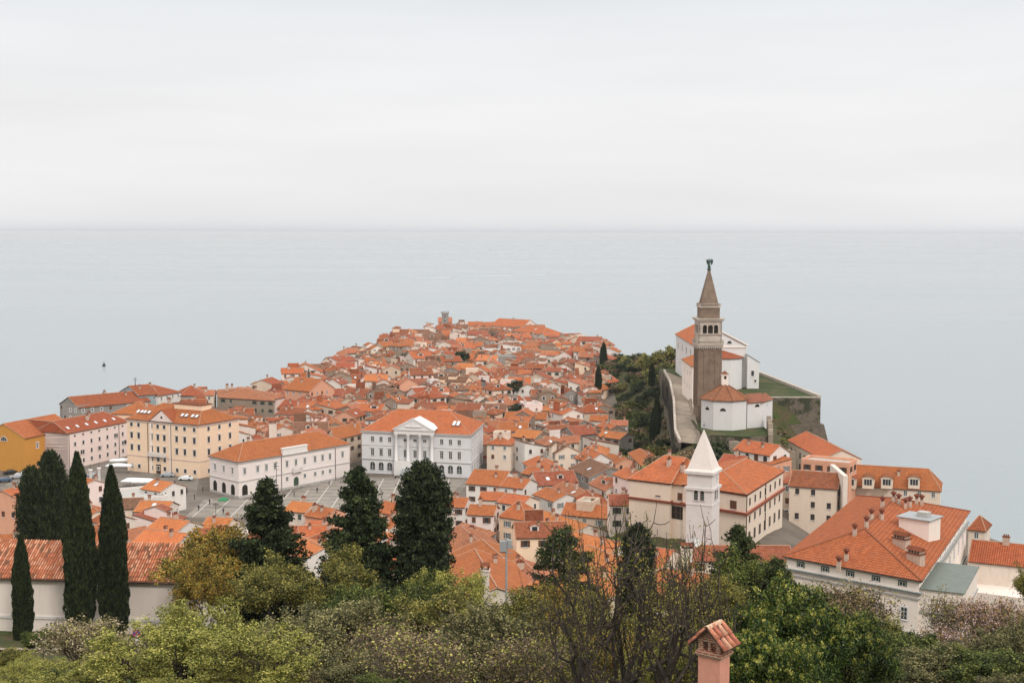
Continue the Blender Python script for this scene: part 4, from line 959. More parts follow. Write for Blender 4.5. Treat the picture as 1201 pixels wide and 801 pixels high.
    # pull the wall a bit outward so that arches lie proud of it
b.build('wall', ['rubble'], root); bp.build('parapet', ['pale_stone'], root); ar.build('arch', ['opening_shade'], root)  # arches are flat dark faces, the shade of their recesses painted on
b = MB()
for k in range(len(cl)-1): b.face([Rp[k], Rp[k+1], Rp[k+1]+Vector((0.6,0,1.4)), Rp[k]+Vector((0.6,0,1.4))]); b.face([Rp[k]+Vector((0.6,0,1.4)), Rp[k+1]+Vector((0.6,0,1.4)), Rp[k+1]+Vector((1.4,0,-5)), Rp[k]+Vector((1.4,0,-5))])
b.build('kerb_wall', ['ramp_stone'], root)

# ================================================================ Franciscan bell tower and monastery
fc = PY(834.9, 600, 250); s_ = 5.15; ang = R(-25)
u = Vector((math.cos(ang), math.sin(ang), 0)); v = Vector((-u.y, u.x, 0)); ctr = Vector((fc.x,250,0))-u*s_/2+v*s_/2
root = empty('white_bell_tower', (ctr.x, ctr.y, 0), ang); tag(root, 'square white bell tower with a tall pale pyramid spire in the monastery, right of centre', 'tower')
hs = s_/2; z1, z2, z3 = PY(834.7,597,247).z, PY(834.7,578,247).z, PY(834.7,558,247).z; za = PY(828,506,250).z
b = MB(); b.box(-hs,hs,-hs,hs,10,z2,0); b.box(-hs+.12,hs-.12,-hs+.12,hs-.12,z2,z3); b.build('shaft', ['tower_white'], root)
b = MB()
for z, o, t in ((z1-.1,.10,.2),(z2-.3,.3,.5),(z3-.45,.35,.5)): b.box(-hs-o,hs+o,-hs-o,hs+o,z,z+t)
b.build('cornice', ['tower_white'], root)
b = MB(); b.lathe([((hs+.4)*1.414,z3+.05),((hs+.1)*1.30,z3+.5),(.0,za)], 4, 0, smooth=False, rot=R(45)); b.build('spire', ['spire_white'], root)
lv = win(.8,1.9,arch=True,mull=(0,4),sur='tower_white',frame='trim_grey',pane='opening_shade')
for s in range(4):
    a = R(90)*s
    for x in (-.62,.62):
        p = Matrix.Rotation(a,3,'Z') @ Vector((x,-hs-.015,(z1+z2)/2+.25)); link('window', lv, root, tuple(p), a)
p = Vector((hs-.1, .9, z3-1.6)); link('window', win(.5,.7,mull=(0,0)), root, tuple(p), R(90))
b = MB(); b.tube((0,0,za-.3),(0,0,za+1.2),.05,.04,5); b.box(-.3,.3,-.03,.03,za+.7,za+.78); b.build('cross', ['iron'], root)

e = 25.4
c0, c1 = PZ(875,579,e), PZ(918.5,551.5,e); cl_ = PZ(846,574.5,e)
back = (c1-c0)
q = [c0, c1, c1+(cl_-c0)*2.6, c0+(cl_-c0)*2.6]
root, roof, wall, lq, inv = house(q, 15, e-15, 'hip', 2.6, 'cream', 'tile_orange', name='monastery_wing', label='right wing of the cream monastery, three rows of windows, right of the white bell tower', cat='building', windows='none', chim=0, hipin=6)
mw = win(.95,1.5,mull=(1,1),frame='darkframe',sur='cream'); mw2 = win(.95,1.5,mull=(1,1),frame='darkframe')
wall_windows(root, q[0], q[1], [e-2.1, e-5.6], 7, mw2, .03); wall_windows(root, q[0], q[1], [e-9.2], 7, win(1.3,2.1,frame='darkframe',mull=(1,2)), .03)
pipes(root, q[0], q[1], (.01,.5), 15, e-.4); wall_windows(root, cl_, c0, [e-2.6], 1, closed(1.5,1.7,'shutter_brown'), .1)
b = MB(); band(b, lq, e-15-4.3, e-15-3.8, .5); band(b, lq, e-15-.5, e-15-.02, .18); b.build('string_course', ['trim_red'], root)
a0, a1, a2 = PZ(738,561,e), PZ(786,566.5,e), PZ(818,571,e)
bk = back.normalized()*20
q = [a0, a1, a1+bk, a0+bk]
root, roof, wall, lq, inv = house(q, 13, e-13, 'hip', 3.8, 'cream', 'tile_orange', name='monastery_wing', label='left wing of the cream monastery, mostly blank wall under a big orange hip roof', cat='building', windows='none', chim=2, hipin=(8,.01))
band_b = MB(); band(band_b, lq, e-13-4.3, e-13-3.8, .3); band(band_b, lq, e-13-.4, e-13-.02, .15); band_b.build('string_course', ['trim_red'], root)
wall_windows(root, a0, a1, [e-3.0], 1, win(1.2,.25,mull=(0,0),frame='darkframe'), .3, shift=2)
q = [a1+bk*.06, a2+bk*.06, a2+bk, a1+bk]
root, roof, wall, lq, inv = house(q, 13, e-13-.3, 'gable', 3.4, 'cream', 'tile_orange', name='monastery_wing', label='middle wing of the monastery with a dark loggia, directly left of the white bell tower', cat='building', windows='none', chim=1)
wall_windows(root, q[0], q[1], [e-2.8], 2, closed(1.1,1.6,'shutter_brown'), .1); b = MB(); band(b, lq, e-13-4.6, e-13-4.1, .35); b.build('string_course', ['trim_red'], root)
A = wall_ang(q[0], q[1]); wl = (q[1]-q[0]).length
b = MB(); b.box(0,wl,-.03,0,e-13-7.6,e-13-4.9,1); 
for k in range(7): x = wl*k/6; b.box(x-.12,x+.12,-.1,0,e-13-7.6,e-13-4.9)
b.box(0,wl,-.1,0,e-13-6.3,e-13-6.2); part_on(root, 'loggia', b, ['darkframe','opening_shade'], Vector((q[0].x,q[0].y,13)), A)  # loggia depth is a flat strip painted dark as its shade

# ================================================================ the big cream palace on the right
e = 26.0
wl_, wr_, wf = PZ(922.5,651,e), PZ(1078,679,e), PZ(1134,599,e); wb_ = PZ(1008,581.5,e)
q = [wl_, wr_, wf, wb_]; zg = 14.5
root = empty('cream_palace', (wl_.x, wl_.y, zg), math.atan2((wr_-wl_).y, (wr_-wl_).x)); tag(root, 'large cream palace with a vast tiled roof full of round chimney pots, bottom right', 'building')
L = lambda p: (to_local(root, p).x, to_local(root, p).y)
lq = [L(p) for p in q]; FOOT.append([tuple(p)[:2] for p in q])
r0, r1 = PZ(1014,620,29.9), PZ(1049,584,29.9)
hh = e-zg; Hh = 29.9-zg
wbm, rbm = MB(), MB(); 
wbm.mesh([(*p,-6) for p in lq]+[(*p,hh) for p in lq], [(i,(i+1)%4,4+(i+1)%4,4+i) for i in range(4)])
Q = offset_poly(lq, .55); E = [(*p, hh-.1) for p in Q]; a_, b_ = (*L(r0),Hh), (*L(r1),Hh)
side = Vector((lq[2][0]-lq[1][0], lq[2][1]-lq[1][1], 0)); r2 = Vector((*L(PZ(1112,590,28.6)), 28.6-zg))
for f in ([E[0],E[1],a_],[E[1],E[2],tuple(r2),b_,a_] if False else [E[1],E[2],b_,a_],[E[2],E[3],b_],[E[3],E[0],a_,b_]): roof_face(rbm, f, 0)
rim(rbm, E, .16, 1)
for f, g in ((E[0],a_),(E[1],a_),(a_,b_),(E[2],b_),(E[3],b_)): cap(rbm, f, g, 2, .16)
wbm.build('wall', ['warmwhite'], root); roof = rbm.build('roof', ['tile_big','eave','tile_clay'], root)
bands(root, lq, [(hh-.5,hh-.18,.35)], 'trim'); bands(root, lq, [(hh-2.15,hh-1.95,.45)], 'trim_grey', 'ledge'); bands(root, lq, [(hh-3.2,hh-2.9,.18),(hh-2.5,hh-2.15,.3)], 'trim'); bands(root, lq, [(hh-8.6,hh-8.3,.3)], 'trim_grey', 'ledge'); bands(root, lq, [(hh-9.1,hh-8.6,.12)])
wall_windows(root, wl_, wr_, [e-1.15], 5, win(1.0,.7,mull=(1,0),sill=False,sh=None,sur='shutter_green'), .02, proud=.02)
wall_windows(root, wl_, wr_, [e-5.6], 6, win(1.05,1.9,mull=(1,2),sur='purewhite'), .02)
wall_windows(root, wl_, wr_, [e-10.5], 6, win(1.05,1.6,mull=(1,2),sur='purewhite'), .02)
wall_windows(root, wr_, wf, [e-1.4], 9, win(.9,.7,mull=(1,0)), .04); wall_windows(root, wr_, wf, [e-4.6], 9, win(1.05,1.9,mull=(1,2),sur='purewhite'), .04)
def rz_pal(x, y):    # roof height by barycentric lookup
    P = Vector((x,y,0)); best = hh
    for tri in ([E[0],E[1],a_],[E[1],E[2],b_],[E[1],b_,a_],[E[2],E[3],b_],[E[3],E[0],a_],[E[3],a_,b_]):
        A_, B_, C_ = [Vector(t) for t in tri]; d = (B_.y-C_.y)*(A_.x-C_.x)+(C_.x-B_.x)*(A_.y-C_.y)
        l1 = ((B_.y-C_.y)*(x-C_.x)+(C_.x-B_.x)*(y-C_.y))/d; l2 = ((C_.y-A_.y)*(x-C_.x)+(A_.x-C_.x)*(y-C_.y))/d; l3 = 1-l1-l2
        if min(l1,l2,l3) > -.01: return l1*A_.z+l2*B_.z+l3*C_.z
    return best
for (px, py) in ((984,647),(993,632),(1002.5,617),(1016,616),(1022,601),(1034,601),(1035,586),(1048,580),(1054,583),(1062,588),(1067,586),(1075,583),(1081,584)):
    p = PZ(px, py+7, 29.6); l = L(p); z = rz_pal(*l)
    for _ in range(6):
        p = PZ(px, py+7, z+zg+.2); l = L(p); z = rz_pal(*l)
    link('chimney', chimney_mesh(3), roof, (l[0], l[1], z+.45), rnd.uniform(0,1), scale=(.95,.95,1.0))
for (px, py) in ((1057,644),(1074,654)):     # broad brick stacks on the near slope
    p = PZ(px, py, 27.4); l = L(p); b = MB(); b.box(-1.2,1.2,-.7,.7,-2,.9); b.box(-1.35,1.35,-.85,.85,.9,1.05,1)
    for k in range(5): x = -1.0+k*.5; b.box(x-.08,x+.08,-.6,.6,1.05,1.5,0)
    b.mesh([(-1.4,-.8,1.5),(1.4,-.8,1.5),(1.4,.8,1.5),(-1.4,.8,1.5),(-1.3,0,2.0),(1.3,0,2.0)], [(0,1,5,4),(2,3,4,5),(1,2,5),(3,0,4),(3,2,1,0)],1)
    b.build('chimney', ['chimney_plaster','tile_rust'], roof, (l[0],l[1],rz_pal(*l)+.5), R(-10))
# white roof house with grey top
p0_ = PZ(1054,622,27.9); A_ = Vector((*L(p0_),0)); dn = Vector((1,0,0)); nn = Vector((0,1,0)); wdt = 4.6
P = [A_, A_+dn*5.2, A_+dn*5.2+nn*wdt, A_+nn*wdt]; zb, zt = 24.0-zg, 30.2-zg
b.prism([tuple(p)[:2] for p in P], zb, zt); b.prism(offset_poly([tuple(p)[:2] for p in P], .35), zt, zt+.18, 1); cc = (P[0]+P[2])/2; b.box(cc.x-.2,cc.x+1.6,cc.y-.8,cc.y+.8,zt+.18,zt+1.0,2)
b.build('dormer', ['warmwhite','metal_grey','concrete'], root)
# green flat-roofed annex at the right end of the front
a0 = Vector((*L(wr_),0)); a1 = a0+side*.33; on = Vector((side.y,-side.x,0)).normalized()*6.2
P = [a0+side*.01, a0+side*.01+on, a1+on, a1]
q_ = [tuple(p)[:2] for p in P]; b = MB(); b.prism(q_, -6, hh-1.6); b.prism(offset_poly(q_, .25), hh-1.6, hh-1.45, 1); b.build('annex', ['warmwhite','metal_green'], root)
b = MB(); b.prism(offset_poly(q_, .2), hh-5.2, hh-4.95); b.build('ledge', ['trim_grey'], root)

# --- white block right of it, tiled building and walls at the right edge
blk(1137,657.5,1215,665.5,18.5,11,11,'gable',2.6,'offwhite','tile_big','wide white building with a long tiled roof at the right edge, green shuttered window', name='roadside_building', cat='building', windows='none', chim=1)
bb = FOOT[-1]; o = [o for o in col.objects if o.name.startswith('roadside_building')][0]
wall_windows(o, (PZ(1151,668,16.5)), (PZ(1162,669,16.5)), [17.0], 1, win(1.1,1.1,sh='shutter_green',mull=(1,1)), 0, proud=.25)
t0, t1 = PZ(1112,690,14.5), PZ(1220,704,14.5); d = (t1-t0); 
b = MB(); nn = Vector((-d.y,d.x,0)).normalized()*7; b.prism([tuple(t0)[:2],tuple(t1)[:2],tuple(t1+nn)[:2],tuple(t0+nn)[:2]], 2, 14.5); o = b.build('terrace_wall', ['warmwhite']); tag(o, 'plain cream terrace wall below the white roadside building at the right edge', 'wall')
blk(1136,620,1155,622,15,9,7,'hip',2.2,'cream','tile_red','small cream pavilion with a red pyramid roof by the sea, right edge', name='pavilion', chim=0, cat='building', hipin=3.3, nfl=1)
# --- row with arched dormers
e = 13.9
root, roof, wall, lq, inv = blk(990,568,1103,575,e,5,11,'hip',4.2,'cream','tile_orange','long cream house with arched roof dormers in front of the sea', name='dormer_house', cat='building', hipin=(.01,3.0), chim=1, nfl=1)
for px in (997,1018,1040,1072):
    p = PZ(px, 565.5, 15.6); l = to_local(root, p); b = MB()
    b.box(-1.35,1.35,0,5,-1.6,.7,0); n = 8; T = [(1.6*math.cos(math.pi*k/n), .7+.8*math.sin(math.pi*k/n)) for k in range(n+1)]
    b.face([(x,-.02,z) for x, z in T], 0); b.mesh([(x,-.35,z+.06) for x, z in T]+[(x,5,z+.06) for x, z in T], [(k,k+1,n+2+k,n+1+k) for k in range(n)], 1)
    b.box(-1.0,1.0,-.05,0,-.7,.75,2)
    for x in (-1.0,-.35,.3,.92): b.box(x,x+.08,-.09,-.05,-.7,.75,3)
    b.build('dormer', ['cream','tile_orange','glass','trim'], roof, (l.x, l.y, 15.6-5), 0)
# --- cream gable house behind
zr = 20.0; r0, r1 = PZ(987.7,527.6,zr), PZ(946,506,zr); d = (r1-r0).normalized(); n_ = Vector((d.y,-d.x,0)); hw = 5.2
root, roof, wall, lq, inv = house([r0+n_*hw, r1+n_*hw, r1-n_*hw, r0-n_*hw], 8, 9.6, 'gable', 2.4, 'cream', 'tile_orange', name='gabled_house', label='cream house with a long orange gable roof pointing away towards the dark cliff wall', cat='building', windows='none', chim=0)
wall_windows(root, r0-n_*hw, r0+n_*hw, [17.4], 1, win(1.6,.9,arch=True,mull=(0,0),frame='darkframe'), .3)
wall_windows(root, r1-n_*hw, r0-n_*hw, [15.0,11.8], 7, win(1.1,1.7,frame='darkframe',mull=(0,1)), .02)
# --- rusty roofed house with fire wall, between monastery and palace
e = 19.6
root, roof, wall, lq, inv = blk(926,569,982,573,e,9.5,9,'gable',2.7,'cream','tile_rust','cream house with a weathered rusty roof and a white fire wall, between monastery and palace', name='cream_house', cat='building', nfl=3, chim=0)
p = PZ(985,572,19.6); b = MB(); b.prism([(p.x,p.y-3),(p.x+1.0,p.y-3),(p.x+1.6,p.y+12),(p.x+.6,p.y+12)], 6, 22.9); o = b.build('fire_wall', ['offwhite']); tag(o, 'tall narrow white fire wall at the right end of the weathered rusty roof', 'wall')
blk(916,566,931,568,18.5,9.5,9,'shed',1.6,'beige','tile_red','narrow beige house wedged between the monastery and the rusty roofed cream house', name='cream_house', cat='building', nfl=3, chim=1)
blk(940,541,996,546,20.2,10,7,'flat',0,'salmon','tile_orange','low pinkish flat topped house in front of the cream gabled house', name='flat_house', cat='building', nfl=1, chim=0)
# --- little houses right under the baptistery
blk(861,527,903,534,20,13,8,'gable',2.2,'white','tile_orange','white loggia house with arched windows below the baptistery', name='loggia_house', cat='building', nfl=1, chim=2, winstyle=dict(arch=True, sur='trim', mull=(0,0)), ww=(1.3,1.8), dens=1.3)
blk(840,546,866,549,21,14,9,'gable',2.2,'salmon','tile_red','small red roofed house between the white spire and the loggia house', group=TG, nfl=1)
blk(888,540,905,545,18,12,6,'shed',1.2,'salmon','tile_orange','small salmon outbuilding right of the white loggia house', group=TG, nfl=1)

# ================================================================ left foreground: long wall building
e = 35.6
a0, a1 = PZ(-60,673,e), PZ(232,680.5,e); d = (a1-a0).normalized(); bk = Vector((-d.y,d.x,0))*11
root = empty('long_building', (a0.x,a0.y,28.5), math.atan2(d.y,d.x)); tag(root, 'long low cream building with a ribbed clay tile roof behind the cypresses, lower left', 'building')
Lw = (a1-a0).length; wbm, rbm = MB(), MB(); hh = e-28.5; FOOT.append([tuple(a0)[:2],tuple(a1)[:2],tuple(a1+bk)[:2],tuple(a0+bk)[:2]])
wbm.box(0,Lw,0,11,-5,hh); wbm.build('wall', ['warmwhite'], root)
s = 3.0/5.5; E = [(-.3,-.5,hh+.05-.5*s),(Lw+.3,-.5,hh+.05-.5*s),(Lw+.3,5.5,hh+3.05),(-.3,5.5,hh+3.05)]
roof_face(rbm, E, 0); B2 = [(Lw+.3,11.5,hh+.05-.5*s),(-.3,11.5,hh+.05-.5*s),(-.3,5.5,hh+3.05),(Lw+.3,5.5,hh+3.05)]; roof_face(rbm, B2, 0); rim(rbm, E, .16, 1); rim(rbm, B2, .16, 1)
# real pantile ribs on the visible slope
rr = random.Random(5); x = 0.0; n5 = 5
ln = math.hypot(6, 6*s)
while x < Lw:
    r = .115
    for k in range(9):
        t0, t1 = k/9, (k+1)/9+.012; j = rr.uniform(-.012,.012)
        p = Vector((x+j,-.5+6*t0,E[0][2]+6*s*t0+.02+.03*rr.random())); q2 = Vector((x+j,-.5+6*t1,E[0][2]+6*s*t1-.01)); vs = []
        for c, rad in ((p, r), (q2, r*.82)):
            for a in range(n5): th = math.pi*a/(n5-1); vs.append((c.x+rad*math.cos(th), c.y, c.z+rad*math.sin(th)))
        rbm.mesh(vs, [(a,a+1,n5+a+1,n5+a) for a in range(n5-1)], rr.choice((2,2,2,3,3,4)))
    x += .33
rbm.build('roof', ['tile_pan','eave','rib_a','rib_b','rib_c'], root) if 'rib_a' in MAT else None
b = MB(); b.box(-.02,Lw+.02,-.14,0,1.9,2.25); b.box(-.02,Lw+.02,-.08,0,hh-.35,hh-.05); b.build('string_course', ['trim'], root)
b = MB(); b.tube((-.3,-.62,hh-.28),(Lw+.3,-.62,hh-.28),.09,.09,6); b.build('gutter', ['eave'], root)
# ================================================================ houses read one by one off the photograph (ridge ends, width)
RL = ['white','offwhite','offwhite','cream','warmwhite','beige','peach','stonewall','pink']
def rh(px1, py1, px2, py2, h, w, wm='white', rm='tile_orange', kind='gable', rise=None, label=None, **k):
    p, q = march(px1, py1, h, 110), march(px2, py2, h, 110); p.z = q.z = 0
    c = (p+q)/2; d = q-p
    if d.length > 22: d *= 22/d.length
    if d.length < 6: d = d.normalized()*6 if d.length > .1 else Vector((6,0,0))
    p, q = c-d/2, c+d/2; n = Vector((-d.y,d.x,0)).normalized()*w/2
    zg = min(H(p.x,p.y), H(q.x,q.y), H(c.x,c.y)); rise = rise or w*.19
    r = house([p-n, q-n, q+n, p+n], zg, h-rise, kind, rise, wm, rm, label=label, group=TG, rg=rnd, **k); HOUSES.append(r[0]); return r
O, RD, CL, OL, RU, FR = 'tile_orange','tile_red','tile_clay','tile_old','tile_rust','tile_fresh'
for a in [
 (557,551,597,553.5,10,14,'white',O), (524,583,547,584,8,8,'white',O), (552,592,582,593,9,8,'pink',O), (595,579,622,582,9,8,'cream',O), (565,577,592,578,8,7,'offwhite',O),
 (624,612,642,614,8,8,'white',O), (528,611,585,632,8,12,'offwhite',CL), (560,632,610,640,8,12,'offwhite',O), (610,503.5,636,506,9,10,'stonewall',FR), (628,533,656,553,8,9,'offwhite',O),
 (684,521,713,521.5,9,13,'beige',FR,'hip'), (692,538,716,545,9,13,'greywall',OL), (652,511,680,512,8,8,'cream',CL), (693,487,713,487.5,8,8,'offwhite',O), (594,483,642,484,9,10,'white',O),
 (717,493,736,493.5,7,7,'warmwhite',CL), (708,505,735,508,8,8,'greywall',FR), (641,572,665,579,8,8,'white',O), (662,565,686,572,8,7,'stonewall',CL), (688,575,708,576,7,7,'offwhite',RD),
 (722,577,738,571,9,8,'warmwhite',RU), (640,600,690,594,9,14,'offwhite',FR), (665,622,730,618,9,11,'offwhite',FR), (545,642,600,655,8,12,'offwhite',O), (775,668,835,672,7,11,'cream',O),
 (805,640,925,641,6,9,'cream',RU), (715,532,735,534,8,8,'salmon',O), (748,526,770,520,7,7,'cream',O), (700,553,722,549,7,7,'white',O), (735,548,760,541,8,8,'pink',O),
 (6,574,20,571,11,9,'salmon',O), (0,626,45,625,7,8,'cream',O), (45,621,75,623,7,7,'white',CL), (97,560,110,563,10,7,'pink',O), (104,592,115,598,8,7,'cream',O),
 (181,563,203,566,8,9,'white',FR), (143,585,163,584,7,9,'cream',OL), (166,588,202,589,7,9,'offwhite',FR), (189,607,222,609,8,9,'white',FR), (172,621,220,624,8,10,'offwhite',FR),
 (143,620,168,618,8,9,'offwhite',CL), (247,607,270,608,7,8,'cream',FR), (345,588,366,590,8,8,'offwhite',FR), (372,594,392,596,8,8,'salmon',O), (352,629,380,632,8,9,'white',FR),
 (452,588,474,590,9,9,'peach',O), (455,606,472,610,7,7,'cream',O), (232,640,262,642,7,10,'cream',CL), (300,640,330,642,7,10,'cream',O), (405,628,440,632,7,9,'offwhite',O),
 (500,595,520,598,8,8,'offwhite',O), (125,600,140,603,8,8,'offwhite',RD), (440,640,480,645,7,10,'cream',O), (690,640,740,645,7,11,'cream',FR), (610,655,650,660,6,9,'offwhite',CL),
 (500,630,522,633,8,9,'offwhite',O), (668,660,735,668,7,12,'cream',FR), (740,640,790,640,7,11,'cream',O), (596,560,622,562,9,9,'white',O), (622,547,640,549,7,8,'stonewall',O)]:
    kind = a[8] if len(a) > 8 else 'gable'
    near = a[1] > 600
    p = march((a[0]+a[2])/2, (a[1]+a[3])/2, a[4], 110)
    rh(*a[:8], kind=kind, chim=rnd.choice((1,1,2)), nfl=2, sky=rnd.choice((0,0,1)) if a[1] > 500 else 0)
# cream house with two rows of shuttered windows (middle of the near town)
e = 10.3; a0, a1, a2 = PZ(586,605,e), PZ(617,609.5,e), PZ(631,600,e)
r = house([a0, a1, a2, a0+(a2-a1)], 3, e-3, 'hip', 3.2, 'peach', O, label='cream house with three rows of grey shuttered windows under a hip roof, past the conifers', group=TG, windows='none', chim=1, hipin=3.5)[0]
wall_windows(r, a0, a1, [8.7,5.9,3.4], 2, win(.95,1.35,sh='shutter_grey',mull=(1,1)), .1); wall_windows(r, a1, a2, [8.7,5.9,3.4], 2, win(.95,1.35,sh='shutter_grey',mull=(1,1)), .1)
r['label_fixed'] = 1; HOUSES.append(r)

# ================================================================ the rest of the old town, district by district
rg = random.Random(21)
DIST = [(-80,430,18),(-20,450,-12),(25,440,25),(-75,520,-20),(-25,540,35),(25,530,8),(50,600,-30),(-60,620,12),(0,620,-8),(-75,720,40),(-20,720,15),(35,700,-18),(-45,830,-10),(10,830,30),(-15,920,5),(20,360,20),(5,300,-15),(-60,270,12),(-100,280,-20),(-25,275,-25),(-110,500,10),(20,250,0)]
SQ = [(-128,338),(-20,338),(-12,399),(-60,402),(-70,372),(-90,372),(-96,402),(-112,420),(-130,440),(-150,425),(-150,338)]
def in_poly(x, y, P):
    c = False
    for i in range(len(P)):
        ax, ay = P[i]; bx, by = P[(i+1) % len(P)]
        if (ay > y) != (by > y) and x < (bx-ax)*(y-ay)/(by-ay)+ax: c = not c
    return c
def ok_spot(x, y):
    if y < 232 or y > 975 or in_poly(x, y, SQ): return False
    if coast_dist(x, y)[0] < 9: return False
    if y < 405 and x < 4 and not (240 < y < (325 if x < -.25*y-2 else 303) and -112 < x): return False
    if y < 405 and x > 36: return False
    if y < 600 and x > 60: return False
    if 340 < y < 640 and x > .077*y: return False
    if y < 250: return False
    u = x-float(np.interp(y, CY, CX)); hz = H(x, y)
    if y < 640 and hz > 8.5: return False
    if y >= 640 and u > -2 and hz > 7: return False
    if x < -128: return False
    if y < 470 and x < -100: return False
    return True
cand = []
for di, (cx, cy, ad) in enumerate(DIST):
    a = R(ad); ca, sa = math.cos(a), math.sin(a)
    v = -140.0
    while v < 140:
        dep = rg.uniform(8.0, 11.0); far = cy > 640; u = -140.0+rg.uniform(0, 6)
        while u < 140:
            w = rg.uniform(6.5, 11.5) if not far else rg.uniform(7.5, 13)
            mx_, my_ = u+w/2, v+dep/2+rg.uniform(-1.2, 1.2); x = cx+mx_*ca-my_*sa; y = cy+mx_*sa+my_*ca
            nd = min(range(len(DIST)), key=lambda k: math.hypot(x-DIST[k][0], (y-DIST[k][1])*.8))
            if nd == di and ok_spot(x, y): cand.append((x, y, a+rg.uniform(-.13, .13), w-.2, dep+rg.uniform(-1.2, 1.5)))
            u += w+(0 if rg.random() > .15 else rg.uniform(1.2, 2.5))
        v += dep+(rg.uniform(.8, 2.0) if not far else rg.uniform(1.5, 3.5))
HID = set(json.loads('[4,31,49,52,53,58,59,67,68,73,150,151,153,185,196,265,269,273,288,290,292,310,312,342,365,384,385,388,408,413,415,422,439,456,480,486,497,498,507,538,540,556,557,571,572,579,586,590,594,595,597,612,623,624,625,631,633,634,635,636,641,675,686,692,714,716,717,745,10001,10002,10003,10004,10005,10006,10007,10008,10009,10010,10011,10012,10013,10014,10015,10016,10017,10018,10019,10020,10021,10024,10027,10028,10038,10048,10050,10051,10056,10059,10060,10061,10062,10063,10065,10067,10070,10071,10072,10073,10075,10076,10078,10079,10080,10082,10084,10085,10086,10087,10088,10089,10090,10091,10092,10094,10095,10096,10097,10098,10099,10100,10101,10102,10103,10105,10106,10107,10108,10109,10110,10111,10112,10113,10114,10115,10116,10117,10118,10119,10120,10121,10122,10123,10124,10125,10126,10127,10128,10129,10130,10131,10132,10133,20001,20002,20005,20006,20007,20008,20009,20010,20011,20012,20013,20017,20018,20019,20020,20021,20022,20023,20024,20025,20031,20032,20033,20034,20035,20036,20037,20038,20039,20041,20042,20043,20045,20046,20047,20048,20049,20050,20051,20052,20053,20054,20055,20056,20057,20058,20059,20060,20061,20062,20063,20064,20065,20066,20067,20070,20071,20072,20073,20074,20077,20078,20079,20080,20081,20082,20085,20086,20087,20088,20089,20093,20094,20095,20097,20101,20102,20104,20105,20107,20108,20109,20112,20115,20127,20128,20130,20145,20150,20151,20152,20153,20154,20160,20161,20162,20163,20168,20169,20174,20175,20176,20181,20182,20188,20189,20192,20194,20195,20199,20200,20201,20204,20205,20206,20207,20211,20212,20213,20216,20217,20218,20222,20223,20224,20227,20228,20233,20234,20236,20238,20239,20240,20244,20245,20246,20247,20248,20249,20250,20251,20254,20255,20258,20259,20260,20262,20263,20264,20265,20267,20268,20269,20270,20271,20272,20273,20274,20275,20276,20277,20278,20280,20281,20282,20283,20284,20285,20287,20288,20289,20290,20291,20292,20293,20294,20296,20297,20298,20299,20300,20301,20302,20303,20304,20305,20306,20308,20309,20310,20311,20312,20315,20316,20317,20318,20319,20323,20324,20325,20326,20327,20328,20329,20330,20331,20332,20333,20334,20335,20337,20338,20341,20342,20343,20344,20345,20347,20348,20349,20350,20351,20352,20353,20354,20355,20356,20357,20358,20359,20360,20362,20363,20364,20367,20368,20369,20370,20371,20372,20373,20374,20375,20377,20378]'))  #HIDDEN
MASS = set(json.loads('[2,3,10,15,23,28,51,56,69,78,138,146,147,152,155,156,158,163,165,174,175,182,188,192,194,201,204,205,210,218,223,224,259,270,274,275,282,285,287,289,293,296,300,303,306,309,314,321,322,323,341,352,356,357,366,374,376,378,379,386,387,391,394,396,397,398,405,424,426,428,437,438,440,441,444,447,448,454,457,459,461,467,468,470,473,483,488,490,492,496,500,501,502,512,514,516,517,519,522,524,527,529,531,533,535,537,543,544,545,549,554,561,563,564,566,570,574,576,580,587,588,589,592,593,605,606,607,608,609,610,614,615,617,619,620,622,627,628,630,632,638,640,674,678,682,704,722,725,726,741,743,744]'))  #MASS
n_gen = 0
